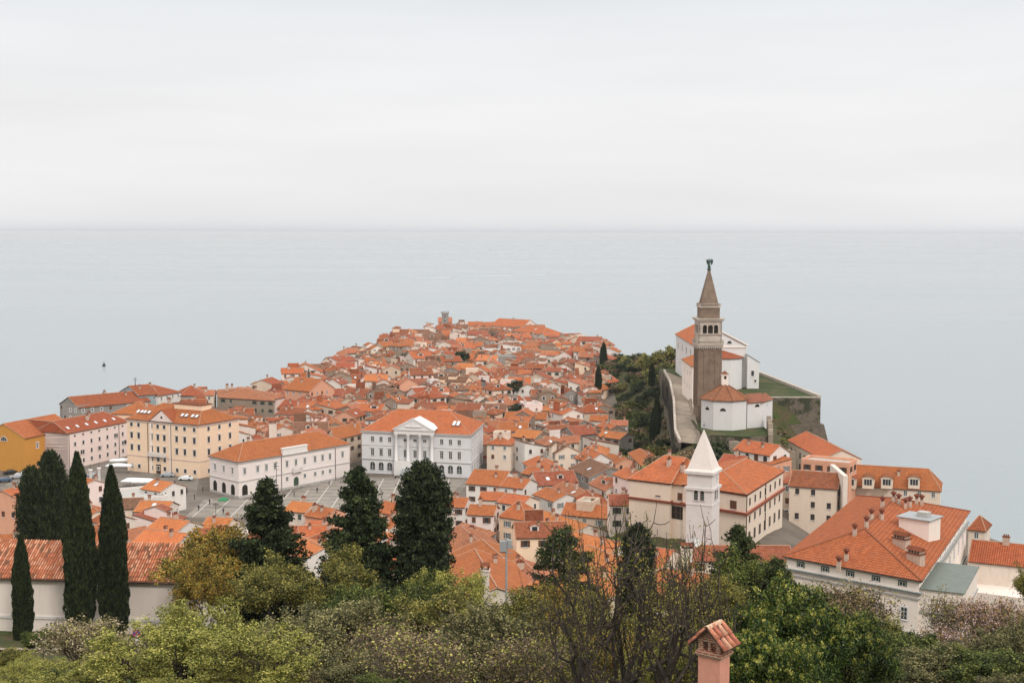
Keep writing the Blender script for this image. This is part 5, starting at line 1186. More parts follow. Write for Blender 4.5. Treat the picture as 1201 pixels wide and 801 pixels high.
for i, (x, y, a, w, d) in enumerate(cand):
    rg = random.Random(1000+i)
    ca, sa = math.cos(a), math.sin(a)
    q = [(x+(sx*w/2+rg.uniform(-.5,.5))*ca-(sy*d/2+rg.uniform(-.5,.5))*sa, y+(sx*w/2)*sa+(sy*d/2+rg.uniform(-.4,.4))*ca) for sx, sy in ((-1,-1),(1,-1),(1,1),(-1,1))]
    q2 = offset_poly(q, -.45)
    if any(overlap(q2, f) for f in FOOT if abs(f[0][0]-x) < 60 and abs(f[0][1]-y) < 60): continue
    n_gen += 1; FOOT.append(q)
    if i in HID: continue
    zg = min(H(*p) for p in q); h = rg.choice((5,6,6.5,7,7,7.5,8,8,8.5,10)) + rg.uniform(-.6,.6)
    if y < 460: h = min(h, 8.5)
    if y < 330 and x < 4: h = 4.6+rg.uniform(-.5,.8)
    if y > 860: h = min(h, 8.5)
    kr = rg.random(); kind = 'gable' if kr < .66 else ('hip' if kr < .82 else ('shed' if kr < .93 else 'flat'))
    mn = min(w, d); rise = mn*rg.uniform(.20,.30) if kind != 'shed' else mn*.22
    ridge = 0 if w >= d else 1
    if rg.random() < .22: ridge = 1-ridge
    wm = rg.choice(['white','offwhite','offwhite','cream','warmwhite','beige','beige','beige','pink','peach','stonewall','stonewall','stonewall','greywall','salmon' if rg.random() < .4 else 'white'])
    rm = rg.choice([O,O,O,O,RD,RD,RD,CL,CL,RU,RU,OL,OL,FR] if y > 480 else [O,O,O,O,FR,CL,CL,RU,RU,OL,OL,RD,RD])
    wings = []
    W_ = w if not ridge else d; D_ = d if not ridge else w
    for _ in range(rg.choice((0,1,1,2,2))):      # lower bodies, upper rooms and roof terraces
        x0 = rg.uniform(-.5,.05)*W_; x1 = x0+rg.uniform(.28,.5)*W_; t = rg.random(); sgn = rg.choice((-1,-1,1)); 
        def qd(ya, yb, xa=x0, xb=x1): ya, yb = sorted((ya*-sgn*-1 if sgn < 0 else -yb, yb if sgn < 0 else -ya)); return [(xa,ya),(xb,ya),(xb,yb),(xa,yb)]
        if t < .35: wings.append((qd(-D_*.5-rg.uniform(0,.5), D_*.1), h+rg.uniform(.3,1.4), 'shed', .9))
        elif t < .65: wings.append((qd(-D_*.32, D_*.3), h+rise+rg.uniform(-.2,1.3), rg.choice(('gable','flat','hip','shed')), 1.0))
        elif t < .85: wings.append((qd(-D_*.52, D_*.05), h+rg.uniform(.1,.5), 'flat', 0))
        else: wings.append((qd(-D_*.55, D_*.2), h+rg.uniform(.6,1.8), 'gable', 1.3))
    ov = rg.uniform(.3,.5)
    if i in MASS: mass_house(q, zg, h, kind, rise, wm, rm, wings, ov, ridge, rg); continue
    r = house(q, zg, h, kind, rise, wm, rm, group=TG, wings=wings, chim=rg.choice((1,1,2,2,3)), sky=rg.choice((0,0,0,1,2)) if y < 620 else 0, rg=rg, ridge=ridge, foot=False, dorm=rg.choice((0,0,0,1)),
              nfl=2 if y < 560 else 1, ww=(.9,1.3), dens=1.0 if y < 560 else .85, over=ov)[0]
    r['cand'] = i; HOUSES.append(r)
mass_build()
print('HOUSES', len(HOUSES), 'generated', n_gen)

# ---------------------------------------------------------------- lighthouse church tower at the point, spire, masts
def tower(px, py_top, Y, w, ztop, zb, label):
    p = PY(px, py_top, Y); root = empty('stone_tower', (p.x, Y, zb)); tag(root, label, 'tower'); h = p.z-zb
    b = MB(); b.box(-w/2,w/2,-w/2,w/2,-6,h-1.3); b.build('shaft', ['greywall'], root)
    b = MB(); b.box(-w/2-.3,w/2+.3,-w/2-.3,w/2+.3,h-1.5,h-1.1)
    for sx in (-1,-.33,.33,1):
        for sy in (-1,1): b.box(sx*w/2-.35,sx*w/2+.35,sy*w/2-.3,sy*w/2+.3,h-1.1,h)
    b.build('battlement', ['greywall'], root)
    for z in (h-3.3,h-6.5): link('window', win(1.0,1.7,arch=True,mull=(0,0)), root, (0,-w/2-.02,z), 0)
    return root
tower(522, 365.5, 950, 4.6, 0, 3, 'small square grey stone lighthouse tower with battlements on the far tip of the town')
blk(514,378,530,378,11.5,3,14,'gable',3,'beige','tile_clay','far house at the foot of the grey lighthouse tower', group=TG, nfl=1)
blk(575,382,612,384,12.5,3,20,'gable',4.5,'offwhite','tile_orange','long far house with the highest orange ridge on the skyline, right of the lighthouse tower', group=TG, nfl=1)
blk(600,388,636,392,12.0,3,16,'hip',3.6,'offwhite','tile_orange','broad far house ending the skyline roofs before the trees, right of the lighthouse tower', group=TG, nfl=1)
p = PY(362, 431, 560); root = empty('spire', (p.x, p.y, 2)); tag(root, 'thin dark needle spire rising at the left edge of the old town roofs', 'spire')
b = MB(); b.box(-.8,.8,-.8,.8,0,p.z-2-7); b.build('shaft', ['greywall'], root); b = MB(); b.lathe([(.95,p.z-9),(.75,p.z-8.5),(.5,p.z-4),(.25,p.z-3),(.0,p.z-2)],8); b.build('cap', ['slateroof'], root)
def mast(px, py0, Y, zb, label, name='mast', r=.12, arms=True, m='iron'):
    p = PY(px, py0, Y); root = empty(name, (p.x, p.y, zb)); tag(root, label, name.replace('_',' ')); h = p.z-zb
    b = MB(); b.tube((0,0,-1),(0,0,h),r,r*.6,7,cap=True); b.build('pole', [m], root)
    if arms:
        b = MB()
        for k, w in ((.97,.6),(.9,.9),(.83,.7)): b.box(-w,w,-.04,.04,h*k,h*k+.08)
        b.build('arm', [m], root)
    return root
mast(158.5, 443, 505, 14, 'thin dark antenna mast above the grey seafront blocks', 'mast', .18)
mast(594, 631, 150, 32, 'grey wooden utility pole with a transformer box above the near trees', 'utility_pole', .16, True, 'metal_grey')
o = [o for o in col.objects if o.name.startswith('utility_pole')][0]; b = MB(); hgt = PY(594,631,150).z-32; b.box(-.75,.05,-.35,.35,hgt-1.5,hgt-.3); b.box(.1,.6,-.25,.25,hgt-1.2,hgt-.2); b.build('transformer_box', ['metal_grey'], o)
mast(324, 541, 352, 2.2, 'tall thin lamp post in the square in front of the arcaded palace', 'lamp_post', .1, True, 'iron')
mast(253, 590, 345, 2.2, 'short dark lamp post on the white grid paving at the left of the square', 'lamp_post', .09, True, 'iron')
# white smoke stack between the trees and the plastered chimney by the monastery
for (px, py, Y, w, hh_, lab) in ((569,659,135,.85,14,'slender white chimney stack standing free among the near bushes, left of the utility pole'), (806,636,180,1.5,10,'thick cream chimney stack in front of the monastery beside the satellite dish'), (320,493,400,2.0,12,'square beige chimney tower behind the arcaded palace roof')):
    p = PY(px, py, Y); root = empty('chimney_stack', (p.x, p.y, p.z-hh_)); tag(root, lab, 'chimney')
    b = MB(); b.box(-w/2,w/2,-w/2,w/2,-6,hh_-.9); b.box(-w/2-.12,w/2+.12,-w/2-.12,w/2+.12,hh_-.9,hh_-.75); b.build('shaft', ['offwhite'], root)
    b = MB()
    for sx in (-1,1): b.box(sx*w*.4-.1,sx*w*.4+.1,-w*.45,w*.45,hh_-.75,hh_-.3)
    b.mesh([(-w*.6,-w*.6,hh_-.3),(w*.6,-w*.6,hh_-.3),(w*.6,w*.6,hh_-.3),(-w*.6,w*.6,hh_-.3),(-w*.6,0,hh_),(w*.6,0,hh_)], [(0,1,5,4),(2,3,4,5),(1,2,5),(3,0,4),(3,2,1,0)]); b.build('cap', ['tile_rust'], root)
def dish(px, py, Y, r, lab):
    p = PY(px, py, Y); root = empty('satellite_dish', tuple(p), R(-20)); tag(root, lab, 'satellite dish')
    b = MB(); M = Matrix.Rotation(R(65), 3, 'X'); pr_ = [(0,0),(r*.4,.05*r),(r*.75,.14*r),(r,.26*r)]; i = len(b.V); b.lathe(pr_, 18); b.V[i:] = [tuple(M @ Vector(v)) for v in b.V[i:]]; b.build('dish', ['purewhite'], root)
    b = MB(); b.tube((0,.1,0),(0,.3,-2.2),.05,.05,6); b.build('bracket', ['metal_grey'], root)
dish(816, 636, 180.5, .72, 'white satellite dish beside the thick cream chimney stack')
dish(842, 671, 165, .6, 'white satellite dish low on the orange roof right of the stack')

# ================================================================ the square
b = MB(); b.prism(SQ, 2.19, 2.215); tag(b.build('square', ['asphalt']), kind='structure')
b = MB(); P = [(-86,340),(-22,340),(-14,397),(-56,400),(-66,366),(-86,366)]; b.prism(P, 2.21, 2.23); tag(b.build('paving', ['paving']), kind='structure')
b = MB()
for k in range(14):
    x = -84+5*k
    y1 = 366 if x < -64 else (398 if x > -56 else 380)
    b.box(x-.14, x+.14, 341, y1, 2.225, 2.24)
for y in range(343, 398, 5):
    x0 = -86 if y < 366 else (-64 if y < 372 else -60); b.box(x0, -22, y-.11, y+.11, 2.225, 2.243)
tag(b.build('paving_lines', ['paintline']), kind='structure')
# cafe canopies and white market tents at the left of the square
def canopy(px, py, w, d, m, lab, h=2.8, name='canopy'):
    p = PZ(px, py, 2.2+h); root = empty(name, (p.x,p.y,2.2), R(rnd.uniform(-12,12))); tag(root, lab, name)
    b = MB(); b.mesh([(-w/2,-d/2,h-.6),(w/2,-d/2,h-.6),(w/2,d/2,h-.6),(-w/2,d/2,h-.6),(-w*.1,0,h),(w*.1,0,h)], [(0,1,5,4),(2,3,4,5),(1,2,5),(3,0,4)]); b.mesh([(-w/2,-d/2,h-.9),(w/2,-d/2,h-.9),(w/2,d/2,h-.9),(-w/2,d/2,h-.9),(-w/2,-d/2,h-.6),(w/2,-d/2,h-.6),(w/2,d/2,h-.6),(-w/2,d/2,h-.6)], [(0,1,5,4),(1,2,6,5),(2,3,7,6),(3,0,4,7)]); b.build('cloth', [m], root)
    for sx in (-1,1):
        for sy in (-1,1): b = MB(); b.tube((sx*(w/2-.1),sy*(d/2-.1),0),(sx*(w/2-.1),sy*(d/2-.1),h-.6),.05,.05,6); b.build('pole', ['metal_grey'], root)
canopy(157,560,6,5,'canopy_white','white square tent at the foot of the peach palace, leftmost of three'); canopy(166,560.5,5,5,'canopy_white','white square tent at the foot of the peach palace, middle of three'); canopy(173,561,4,4,'canopy_white','white square tent at the foot of the peach palace, rightmost of three')
canopy(146,537,9,2.5,'canopy_white','long pale awning before the pink building, nearer the palace',3.2,'awning'); canopy(140,543,8,2.5,'canopy_white','long pale awning before the pink building, further forward',3.2,'awning')
canopy(571,532,5,4,'canopy_red','red and yellow sunshade in the lane right of the town hall'); canopy(576,527,5,4,'canopy_yellow','yellow sunshade just behind the red one right of the town hall')
canopy(262,583,2.4,2.4,'canopy_green','small green sunshade before the corner of the arcaded palace')
# flat white hall roof in the square's left part
a0, a1 = PZ(140,590,8), PZ(197,583,8); blk(141,589,196,584,7.5,2.2,16,'flat',0,'white','tile_orange','flat white roofed hall between the cypresses and the open square', name='flat_hall', cat='building', chim=0, nfl=1)
for (px, py) in ((106,549),(116,547)):
    p = PZ(px, py, 9.8); root = empty('stone_column', (p.x,p.y,2.2)); tag(root, 'white stone flag column standing in the square, %s of the pair beside the cypress' % ('left' if px < 110 else 'right'), 'column')
    b = MB(); b.box(-.7,.7,-.7,.7,0,.8); b.lathe([(.45,.8),(.38,6.6),(.5,6.8),(.6,7.0),(.6,7.3),(0,7.3)],12); b.build('shaft', ['trim'], root); b = MB(); b.tube((0,0,7.3),(0,0,8.8),.07,.05,6,cap=True); b.build('finial', ['iron'], root)

def car(px, py, rz, m, lab, z=2.22):
    p = PZ(px, py, z); root = empty('parked_car', (p.x,p.y,z), R(rz)); tag(root, lab, 'car', 'cars parked around the square')
    b = MB(); L_, W_ = 4.2, 1.75
    prof = [(-2.1,.35),(-2.1,.85),(-1.9,.95),(-1.25,1.0),(-.65,1.42),(.9,1.45),(1.55,1.0),(2.05,.92),(2.12,.6),(2.1,.35)]
    def tw(z): return W_/2*(1 if z < 1.02 else .84)
    n = len(prof); vs = [(x,-tw(z),z) for x,z in prof]+[(x,tw(z),z) for x,z in prof]
    b.mesh(vs, [(k,(k+1)%n,n+(k+1)%n,n+k)[::-1] for k in range(n)]); b.face(vs[:n]); b.face(list(reversed(vs[n:]))); b.build('body', [m], root)
    b = MB()
    for s in (-1,1): b.face([(x,s*(W_/2*.92+.012),z) if z < 1.1 else (x,s*(W_/2*.84+.012),z) for x,z in ((-1.05,1.04),(1.3,1.04),(.82,1.38),(-.6,1.36))])
    b.face([(-1.22,-.66,1.05),(-1.22,.66,1.05),(-.69,.62,1.40),(-.69,-.62,1.40)]); b.face([(1.5,-.66,1.06),(1.5,.66,1.06),(.96,.62,1.42),(.96,-.62,1.42)]); b.build('window', ['glass'], root)
    for sx in (-1.3,1.3):
        for sy in (-1,1):
            b = MB(); b.tube((sx,sy*.70,.32),(sx,sy*.90,.32),.32,.32,12,cap=True); w_ = b.build('wheel', ['rubber'], root)
for a in ((197,559,-3,'car_silver','silver car parked at the peach palace door'), (218,563,-5,'car_white','white car parked at the right corner of the peach palace'), (213,577,80,'car_black','dark car standing in the open left part of the square'),
          (12,556,30,'car_black','dark car in the row at the left edge'), (20,561,25,'car_silver','silver car in the row at the left edge'), (27,558,20,'car_white','white car nearest the trees in the row at the left edge'), (5,565,25,'car_blue','blue car nearest the viewer at the left edge'),
          (108,560,10,'car_silver','silver car behind the first cypress'), (100,563,5,'car_blue','blue car behind the first cypress')):
    car(*a)
# one person with a pale jacket beside the dark car
sk = [(0,0,.95,.15,.12),(0,0,1.25,.17,.12),(0,0,1.45,.14,.1),(0,0,1.55,.06,.06),(0,0,1.68,.1,.11),(-.1,0,.85,.09,.09),(-.11,.05,.45,.06,.06),(-.12,0,.06,.05,.05),(.1,0,.85,.09,.09),(.11,-.1,.45,.06,.06),(.12,-.05,.06,.05,.05),(-.2,0,1.42,.06,.06),(-.26,.03,1.12,.045,.045),(-.26,-.05,.86,.035,.035),(.2,0,1.42,.06,.06),(.26,.0,1.12,.045,.045),(.26,-.1,.86,.035,.035)]
ed = [(0,1),(1,2),(2,3),(3,4),(0,5),(5,6),(6,7),(0,8),(8,9),(9,10),(2,11),(11,12),(12,13),(2,14),(14,15),(15,16)]
def person(px, py, z, label, rz=0):
    me = bpy.data.meshes.new('person'); me.from_pydata([s[:3] for s in sk], ed, []); o = bpy.data.objects.new('person', me); col.objects.link(o)
    m_ = o.modifiers.new('skin', 'SKIN'); m_.use_smooth_shade = True; sv = me.skin_vertices[0].data
    for v_, s_2 in zip(sv, sk): v_.radius = s_2[3:]
    sv[0].use_root = True; sub = o.modifiers.new('sub', 'SUBSURF'); sub.levels = sub.render_levels = 1
    me.materials.append(MAT['cloth_dark']); p = PZ(px, py, z); o.location = p; o.rotation_euler = (0,0,R(rz)); tag(o, label, 'person')
person(219, 581, 2.22, 'person in dark clothes standing beside the dark car in the square', 30)
person(215, 591, 2.22, 'person in dark clothes walking alone in the left part of the square', 120)
for px_, py_, lb_ in ((205,570,'person in dark clothes at the front of the peach palace parking'), (228,586,'person in dark clothes crossing the middle of the open square'), (238,577,'person in dark clothes near the left arch of the arcaded palace'), (246,592,'person in dark clothes at the left corner of the white grid'), (233,599,'person in dark clothes on the left edge of the white grid'), (262,603,'person in dark clothes on the white grid before the green sunshade'), (345,583,'person in dark clothes under the arcaded palace balcony'), (372,578,'person in dark clothes on the grid right of the palace door'), (386,570,'person in dark clothes at the right end of the arcaded palace')):
    person(px_, py_, 2.25, lb_, rnd.uniform(0,360))
person(300, 595, 2.22, 'person in dark clothes near the front of the arcaded palace', 60)
for nm, px, py, z, lab in (('buoy', 122, 429, .1, 'tiny dark buoy on the open water at the far left'), ('seagull', 461.5, 373, 14, 'tiny white seagull flying over the sea left of the lighthouse tower')):
    p = PZ(px, py, z)
    if nm == 'buoy': b = MB(); b.lathe([(0,-.3),(1.0,0),(.9,.7),(.3,1.2),(.22,2.2),(0,2.3)],10); tag(b.build('buoy', ['iron'], None, tuple(p)), lab, 'buoy')
    else: b = MB(); b.lathe([(0,-.3),(.16,-.1),(.17,.15),(.05,.4),(0,.42)],8); b.V = [(x,z,y) for x,y,z in b.V]; b.mesh([(-.1,0,.05),(-.7,.1,.35),(-1.3,-.1,.2),(-.7,-.15,.3),(.1,0,.05),(.7,.1,.35),(1.3,-.1,.2),(.7,-.15,.3)], [(0,1,2,3),(4,7,6,5)]); tag(b.build('seagull', ['purewhite'], None, tuple(PY(px,py,700))), lab, 'bird')

# ---------------------------------------------------------------- tiled chimney close to the camera with the house it belongs to
cp = PY(838, 733, 42.0); rz0 = R(-38)
zt = cp.z; root = empty('pink_house', (cp.x+.0, cp.y, zt-3.6), rz0); tag(root, 'pink house below the viewpoint whose brick and tile capped chimney rises at the bottom edge', 'house')
b = MB(); b.box(-4,4,-1.5,6,-9,-3.9); b.build('wall', ['pink'], root)
b = MB(); roof_face(b, [(-4.4,-2.2,-4.25),(4.4,-2.2,-4.25),(4.4,2.3,-2.6),(-4.4,2.3,-2.6)], 0); roof_face(b, [(4.4,6.6,-4.25),(-4.4,6.6,-4.25),(-4.4,2.3,-2.6),(4.4,2.3,-2.6)], 0); rf_ = b.build('roof', ['tile_orange','eave'], root)
ch = MB(); w = .40; ch.box(-w,w,-w*.8,w*.8,-4.2,2.62,0); c_o = ch.build('chimney', ['salmon_pink'], rf_, (0,0,0))
b = MB()
for k, o_ in enumerate((.05,.09,.05)): b.box(-w-o_,w+o_,-w*.8-o_,w*.8+o_,2.62+.065*k,2.62+.065*(k+1)-.006)
for sx in (-1,1):
    for sy in (-1,1): b.box(sx*w-(.16 if sx > 0 else 0),sx*w+(0 if sx > 0 else .16),sy*w*.8-(.12 if sy > 0 else 0),sy*w*.8+(0 if sy > 0 else .12),2.81,3.14)
b.box(-.05,.05,-w*.8,-w*.8+.12,2.81,3.12); b.box(-.05,.05,w*.8-.12,w*.8,2.81,3.12)
b.box(-w-.02,w+.02,-w*.8-.02,w*.8+.02,3.12,3.19)
for s in (-1,1): b.mesh([(-w,s*w*.8,3.19),(w,s*w*.8,3.19),(0,s*w*.8,3.55),(-w,s*(w*.8-.1),3.19),(w,s*(w*.8-.1),3.19),(0,s*(w*.8-.1),3.55)], [(0,1,2),(5,4,3),(0,2,5,3),(1,4,5,2)])
b.build('brick_crown', ['brick'], rf_)
b = MB()
def half_tile(b, p, q, r0, r1, up, m, n=8, th=.014):
    p = Vector(p); q = Vector(q); d = (q-p).normalized(); up = Vector(up); s_ = d.cross(up).normalized(); up = s_.cross(d).normalized(); vs = []
    for c, r in ((p,r0),(q,r1)):
        for rr_ in (r, r-th):
            for k in range(n): t = math.pi*k/(n-1); vs.append(c+s_*math.cos(t)*rr_+up*math.sin(t)*rr_)
    fs = [(k,k+1,2*n+k+1,2*n+k) for k in range(n-1)]+[(n+k+1,n+k,3*n+k,3*n+k+1) for k in range(n-1)]+[(k+1,k,n+k,n+k+1) for k in range(n-1)]+[(2*n+k,2*n+k+1,3*n+k+1,3*n+k) for k in range(n-1)]
    b.mesh(vs, fs, m, True)
ey = w*.8+.20
for s in (-1,1):
    nrm_ = (s*.72,0,.7); 
    for k in range(4):
        y = -ey+.1+k*(2*ey-.2)/3
        for j in range(2):
            t0, t1 = j*.5, j*.5+.58; P0 = Vector((s*(.0+.62*t0), y, 3.62-.60*t0+.02*(1-j))); P1 = Vector((s*(.62*t1), y, 3.62-.60*t1+.02*(1-j))); half_tile(b, P0, P1, .075, .10, nrm_, (k+j) % 3)
    b.mesh([(0,-ey,3.60),(s*.66,-ey,2.98),(s*.66,ey,2.98),(0,ey,3.60),(0,-ey,3.56),(s*.66,-ey,2.94),(s*.66,ey,2.94),(0,ey,3.56)], [(0,1,2,3),(7,6,5,4),(0,4,5,1),(3,2,6,7),(1,5,6,2)], 3)
for j in range(3): half_tile(b, (0,-ey-.02+j*.30,3.60), (0,-ey+.36+j*.30,3.615), .10, .085, (0,0,1), 4 if j != 1 else 2)
b.build('tile_cap', ['tile_a','tile_b','tile_c','eave','tile_lichen'], rf_)
# ================================================================ trees and shrubs
def leaf_arrays(pts, size, rs, spread, per, flat=0.0, upb=0.0, aspect=1.6):
    """per small leaf-sized rhombs scattered round each point"""
    P = np.repeat(np.asarray(pts, float), per, 0); n = len(P)
    P = P+rs.normal(0, 1, (n,3))*np.asarray(spread)
    s = size*rs.uniform(.6, 1.35, n)
    a = rs.normal(0, 1, (n,3)); a[:,2] = a[:,2]*(1-flat)+upb; a /= np.linalg.norm(a, axis=1)[:,None]
    b = rs.normal(0, 1, (n,3)); b[:,2] *= (1-flat); b -= (a*b).sum(1)[:,None]*a; b /= np.linalg.norm(b, axis=1)[:,None]+1e-9
    A = a*(s*aspect*.5)[:,None]; B = b*(s*.5)[:,None]
    return np.stack([P-A, P+B-A*.1, P+A, P-B-A*.1], 1)
def leaves_mesh(name, quads, mats, mi=None):
    Q = np.concatenate(quads); n = len(Q); me = bpy.data.meshes.new(name)
    me.vertices.add(4*n); me.vertices.foreach_set('co', Q.reshape(-1).astype(np.float32)); me.loops.add(4*n); me.loops.foreach_set('vertex_index', np.arange(4*n, dtype=np.int32))
    me.polygons.add(n); me.polygons.foreach_set('loop_start', np.arange(0, 4*n, 4, dtype=np.int32)); me.polygons.foreach_set('loop_total', np.full(n, 4, np.int32))
    for m in mats: me.materials.append(MAT[m])
    if mi is not None: me.polygons.foreach_set('material_index', mi.astype(np.int32))
    me.update(calc_edges=True); return me
def skeleton(seed, h, w, stems=1, lv=4, trunk_h=.25, r0=.18, splits=3, up=.25, wob=.25, wmul=1.0):
    """branching skeleton; returns tube list and twig tips, scaled to height h and width w"""
    r = random.Random(seed); segs = []; tips = []
    def br(p, d, L, rad, l):
        n = 3; pts = [p]
        for k in range(n):
            d = (d+Vector((r.gauss(0,wob),r.gauss(0,wob),r.gauss(0,wob*.6)+up*.3))*.55).normalized(); q = p+d*L/n; r1 = rad*(1-.22*(k+1)/n*1.4)
            segs.append((p, q, rad*(1-.3*k/n), rad*(1-.3*(k+1)/n), l)); p = q; pts.append((p, d))
            if l >= lv-1: tips.append(p)
            elif k > 0 and r.random() < .7:
                e = d.orthogonal().normalized(); e.rotate(Matrix.Rotation(r.uniform(0,6.28),3,d)); br(p, (d*.55+e*.8+Vector((0,0,up*.4))).normalized(), L*r.uniform(.5,.75), rad*.5, l+1)
        if l < lv:
            for k in range(splits):
                e = d.orthogonal().normalized(); e.rotate(Matrix.Rotation(6.28*k/splits+r.uniform(-.6,.6),3,d)); br(p, (d*r.uniform(.5,1.0)+e*r.uniform(.5,.9)*wmul+Vector((0,0,up*.5))).normalized(), L*r.uniform(.62,.85), rad*.62, l+1)
        else: tips.append(p)
    for s in range(stems):
        a = 6.28*s/stems+r.uniform(-.4,.4); d = Vector((math.cos(a)*.35,math.sin(a)*.35,1)).normalized() if stems > 1 else Vector((r.uniform(-.1,.1),r.uniform(-.1,.1),1)).normalized()
        st = Vector((math.cos(a)*.25*(stems > 1),math.sin(a)*.25*(stems > 1),-.3))
        if trunk_h and stems == 1: segs.append((st, Vector((0,0,trunk_h*4)), r0*1.15, r0, 0)); br(Vector((0,0,trunk_h*4)), d, 2.2, r0, 1)
        else: br(st, d, 2.2, r0, 1)
    T = np.array([tuple(t) for t in tips]); zt = np.percentile(T[:,2], 98); xr = np.percentile(np.hypot(T[:,0],T[:,1]), 93)
    sz, sx = h/zt, (w/2)/xr
    f = lambda v: Vector((v.x*sx, v.y*sx, v.z*sz))
    segs = [(f(a), f(b), c, d, l) for a, b, c, d, l in segs]; T = T*np.array([sx,sx,sz]); return segs, T
def tube_mesh(name, segs, m, minr=.012, k=1.0):
    b = MB()
    for p, q, r1, r2, l in segs: b.tube(p, q, max(minr, r1*k), max(minr, r2*k), 6 if l < 2 else (4 if l < 4 else 3))
    return b.data(name, [m])
PROTO = {}
def proto(kind):
    """(trunk mesh, crown mesh, nominal height, nominal width)"""
    if kind in PROTO: return PROTO[kind]
    sp, _, v = kind.partition('#'); sd_ = (sum(ord(c)*(i+3) for i, c in enumerate(kind)) % 9973)
    rs = np.random.RandomState(sd_)
    def crown(T, sets, mats):
        qs, mi = [], []
        for k, (frac, size, spread, per, kw) in enumerate(sets):
            sel = T[rs.rand(len(T)) < frac]; q = leaf_arrays(sel, size, rs, spread, per, **kw); qs.append(q); mi.append(np.full(len(q), k))
        return leaves_mesh('crown', qs, mats, np.concatenate(mi))
    if sp in ('fresh','autumn','olive','grey','mid'):
        h, w = {'fresh':(7,8.5),'autumn':(8,7),'olive':(8,6.5),'grey':(6,6),'mid':(6,6)}[sp]
        segs, T = skeleton(sd_, h, w, stems=4 if sp in ('grey','fresh') else 1, lv=5 if sp != 'fresh' else 4, r0=.13, splits=3, up={'olive':.7,'autumn':.5}.get(sp, .35), wob=.3)
        if len(T) > 2000: T = T[rs.choice(len(T), 2000, False)]
        hc = T[rs.choice(len(T), 16)]; kp = np.ones(len(T), bool)
        for c_ in hc: kp &= (np.linalg.norm(T-c_, axis=1) > w*rs.uniform(.07,.13)) | (rs.rand(len(T)) < .12)
        T = T[kp]; cen = T.mean(0); far = T[np.argsort(-np.linalg.norm((T-cen)/np.array([w,w,h]), axis=1))[:400]]; sp_ = far[rs.choice(len(far), 90)]
        dv = (sp_-cen); dv[:,2] = np.abs(dv[:,2])+.8; dv /= np.linalg.norm(dv, axis=1)[:,None]; T = np.concatenate([T]+[sp_+dv*k*.17+rs.normal(0,.05,sp_.shape) for k in range(1,6)])
        m = 'lf_'+sp; cm = crown(T, [(.85,.115,.20,15,{}),(.35,.10,.22,12,dict(upb=.6))], [m, {'fresh':'lf_tip','autumn':'lf_yellow','olive':'lf_yellow','grey':'lf_grey','mid':'lf_mid'}[sp]])
        tm = tube_mesh('trunk', segs, 'bark')
    elif sp == 'laurel':
        h, w = 7, 9; segs, T = skeleton(sd_, h, w, stems=5, lv=4, r0=.12, splits=3, up=.15)
        if len(T) > 1300: T = T[rs.choice(len(T), 1300, False)]
        c = T.mean(0); rr_ = np.linalg.norm((T-c)/np.array([w/2,w/2,h/2]), axis=1); outer = T[(T[:,2] > np.percentile(T[:,2], 45))]
        q1 = leaf_arrays(T, .105, rs, (.3,.3,.22), 48, aspect=2.0); q2 = leaf_arrays(outer[rs.rand(len(outer)) < .85]+np.array([0,0,.2]), .09, rs, .10, 22, upb=.9)
        cm = leaves_mesh('crown', [q1,q2], ['lf_laurel','lf_tip'], np.concatenate([np.zeros(len(q1)),np.ones(len(q2))])); tm = tube_mesh('trunk', segs, 'bark')
    elif sp in ('blossom','pink','brown','twiggy'):
        h, w = 6, 6; segs, T = skeleton(sd_, h, w, stems=5, lv=5, r0=.09, splits=3, up=.45, wob=.2, wmul=.8)
        segs = [s for s in segs if s[4] < 6]; 
        if len(segs) > 3600: segs = [s for i, s in enumerate(segs) if s[4] < 4 or i % 3 == 0]
        if len(T) > 1500: T = T[rs.choice(len(T), 1500, False)]
        st = {'blossom':[(1,.11,.15,8,{}),(.2,.14,.2,4,{})],'pink':[(.4,.10,.15,5,{}),(.25,.11,.2,4,{})],'brown':[(.9,.10,.2,6,{}),(.3,.13,.2,4,{})],'twiggy':[(.45,.10,.2,4,{}),(.25,.12,.2,3,{})]}[sp]
        cm = crown(T, st, [{'blossom':'lf_blossom','pink':'lf_pink','brown':'lf_brown','twiggy':'lf_brown'}[sp], {'blossom':'lf_fresh','pink':'lf_autumn','brown':'lf_olive','twiggy':'lf_fresh'}[sp]]); tm = tube_mesh('trunk', segs, 'twig' if sp != 'twiggy' else 'bark_light', minr=.018)
    elif sp == 'bare':
        h, w = 11, 10; segs, T = skeleton(sd_, h, w, stems=3, lv=6, r0=.27, splits=2, up=.16, wob=.30, wmul=1.9)
        if len(T) > 1300: T = T[rs.choice(len(T), 1300, False)]
        cm = crown(T, [(.40,.07,.15,5,{}),(.2,.075,.15,4,{})], ['lf_yellow','lf_olive']); tm = tube_mesh('trunk', segs, 'bark', minr=.014)
    elif sp == 'cypress':
        h, w = 14, 3.4; n = 15000; t = rs.rand(n)**.9; ang = rs.rand(n)*6.283
        prof = np.interp(t, [0,.03,.12,.35,.55,.75,.9,1], [.55,.8,.95,1,.92,.70,.36,.03])*w/2*(1+.10*np.sin(ang*3+t*9)+.07*np.sin(ang*5-t*23)+.05*np.sin(ang*2+t*55))
        rad = prof*(1-.22*rs.rand(n)**2)
        P = np.stack([rad*np.cos(ang), rad*np.sin(ang), t*h], 1); out_ = np.stack([np.cos(ang)*.45, np.sin(ang)*.45, np.ones(n)], 1)+rs.normal(0,.22,(n,3)); out_ /= np.linalg.norm(out_,axis=1)[:,None]
        tn = np.cross(out_, rs.normal(0,1,(n,3))); tn /= np.linalg.norm(tn,axis=1)[:,None]; s = rs.uniform(.22,.5,n)[:,None]
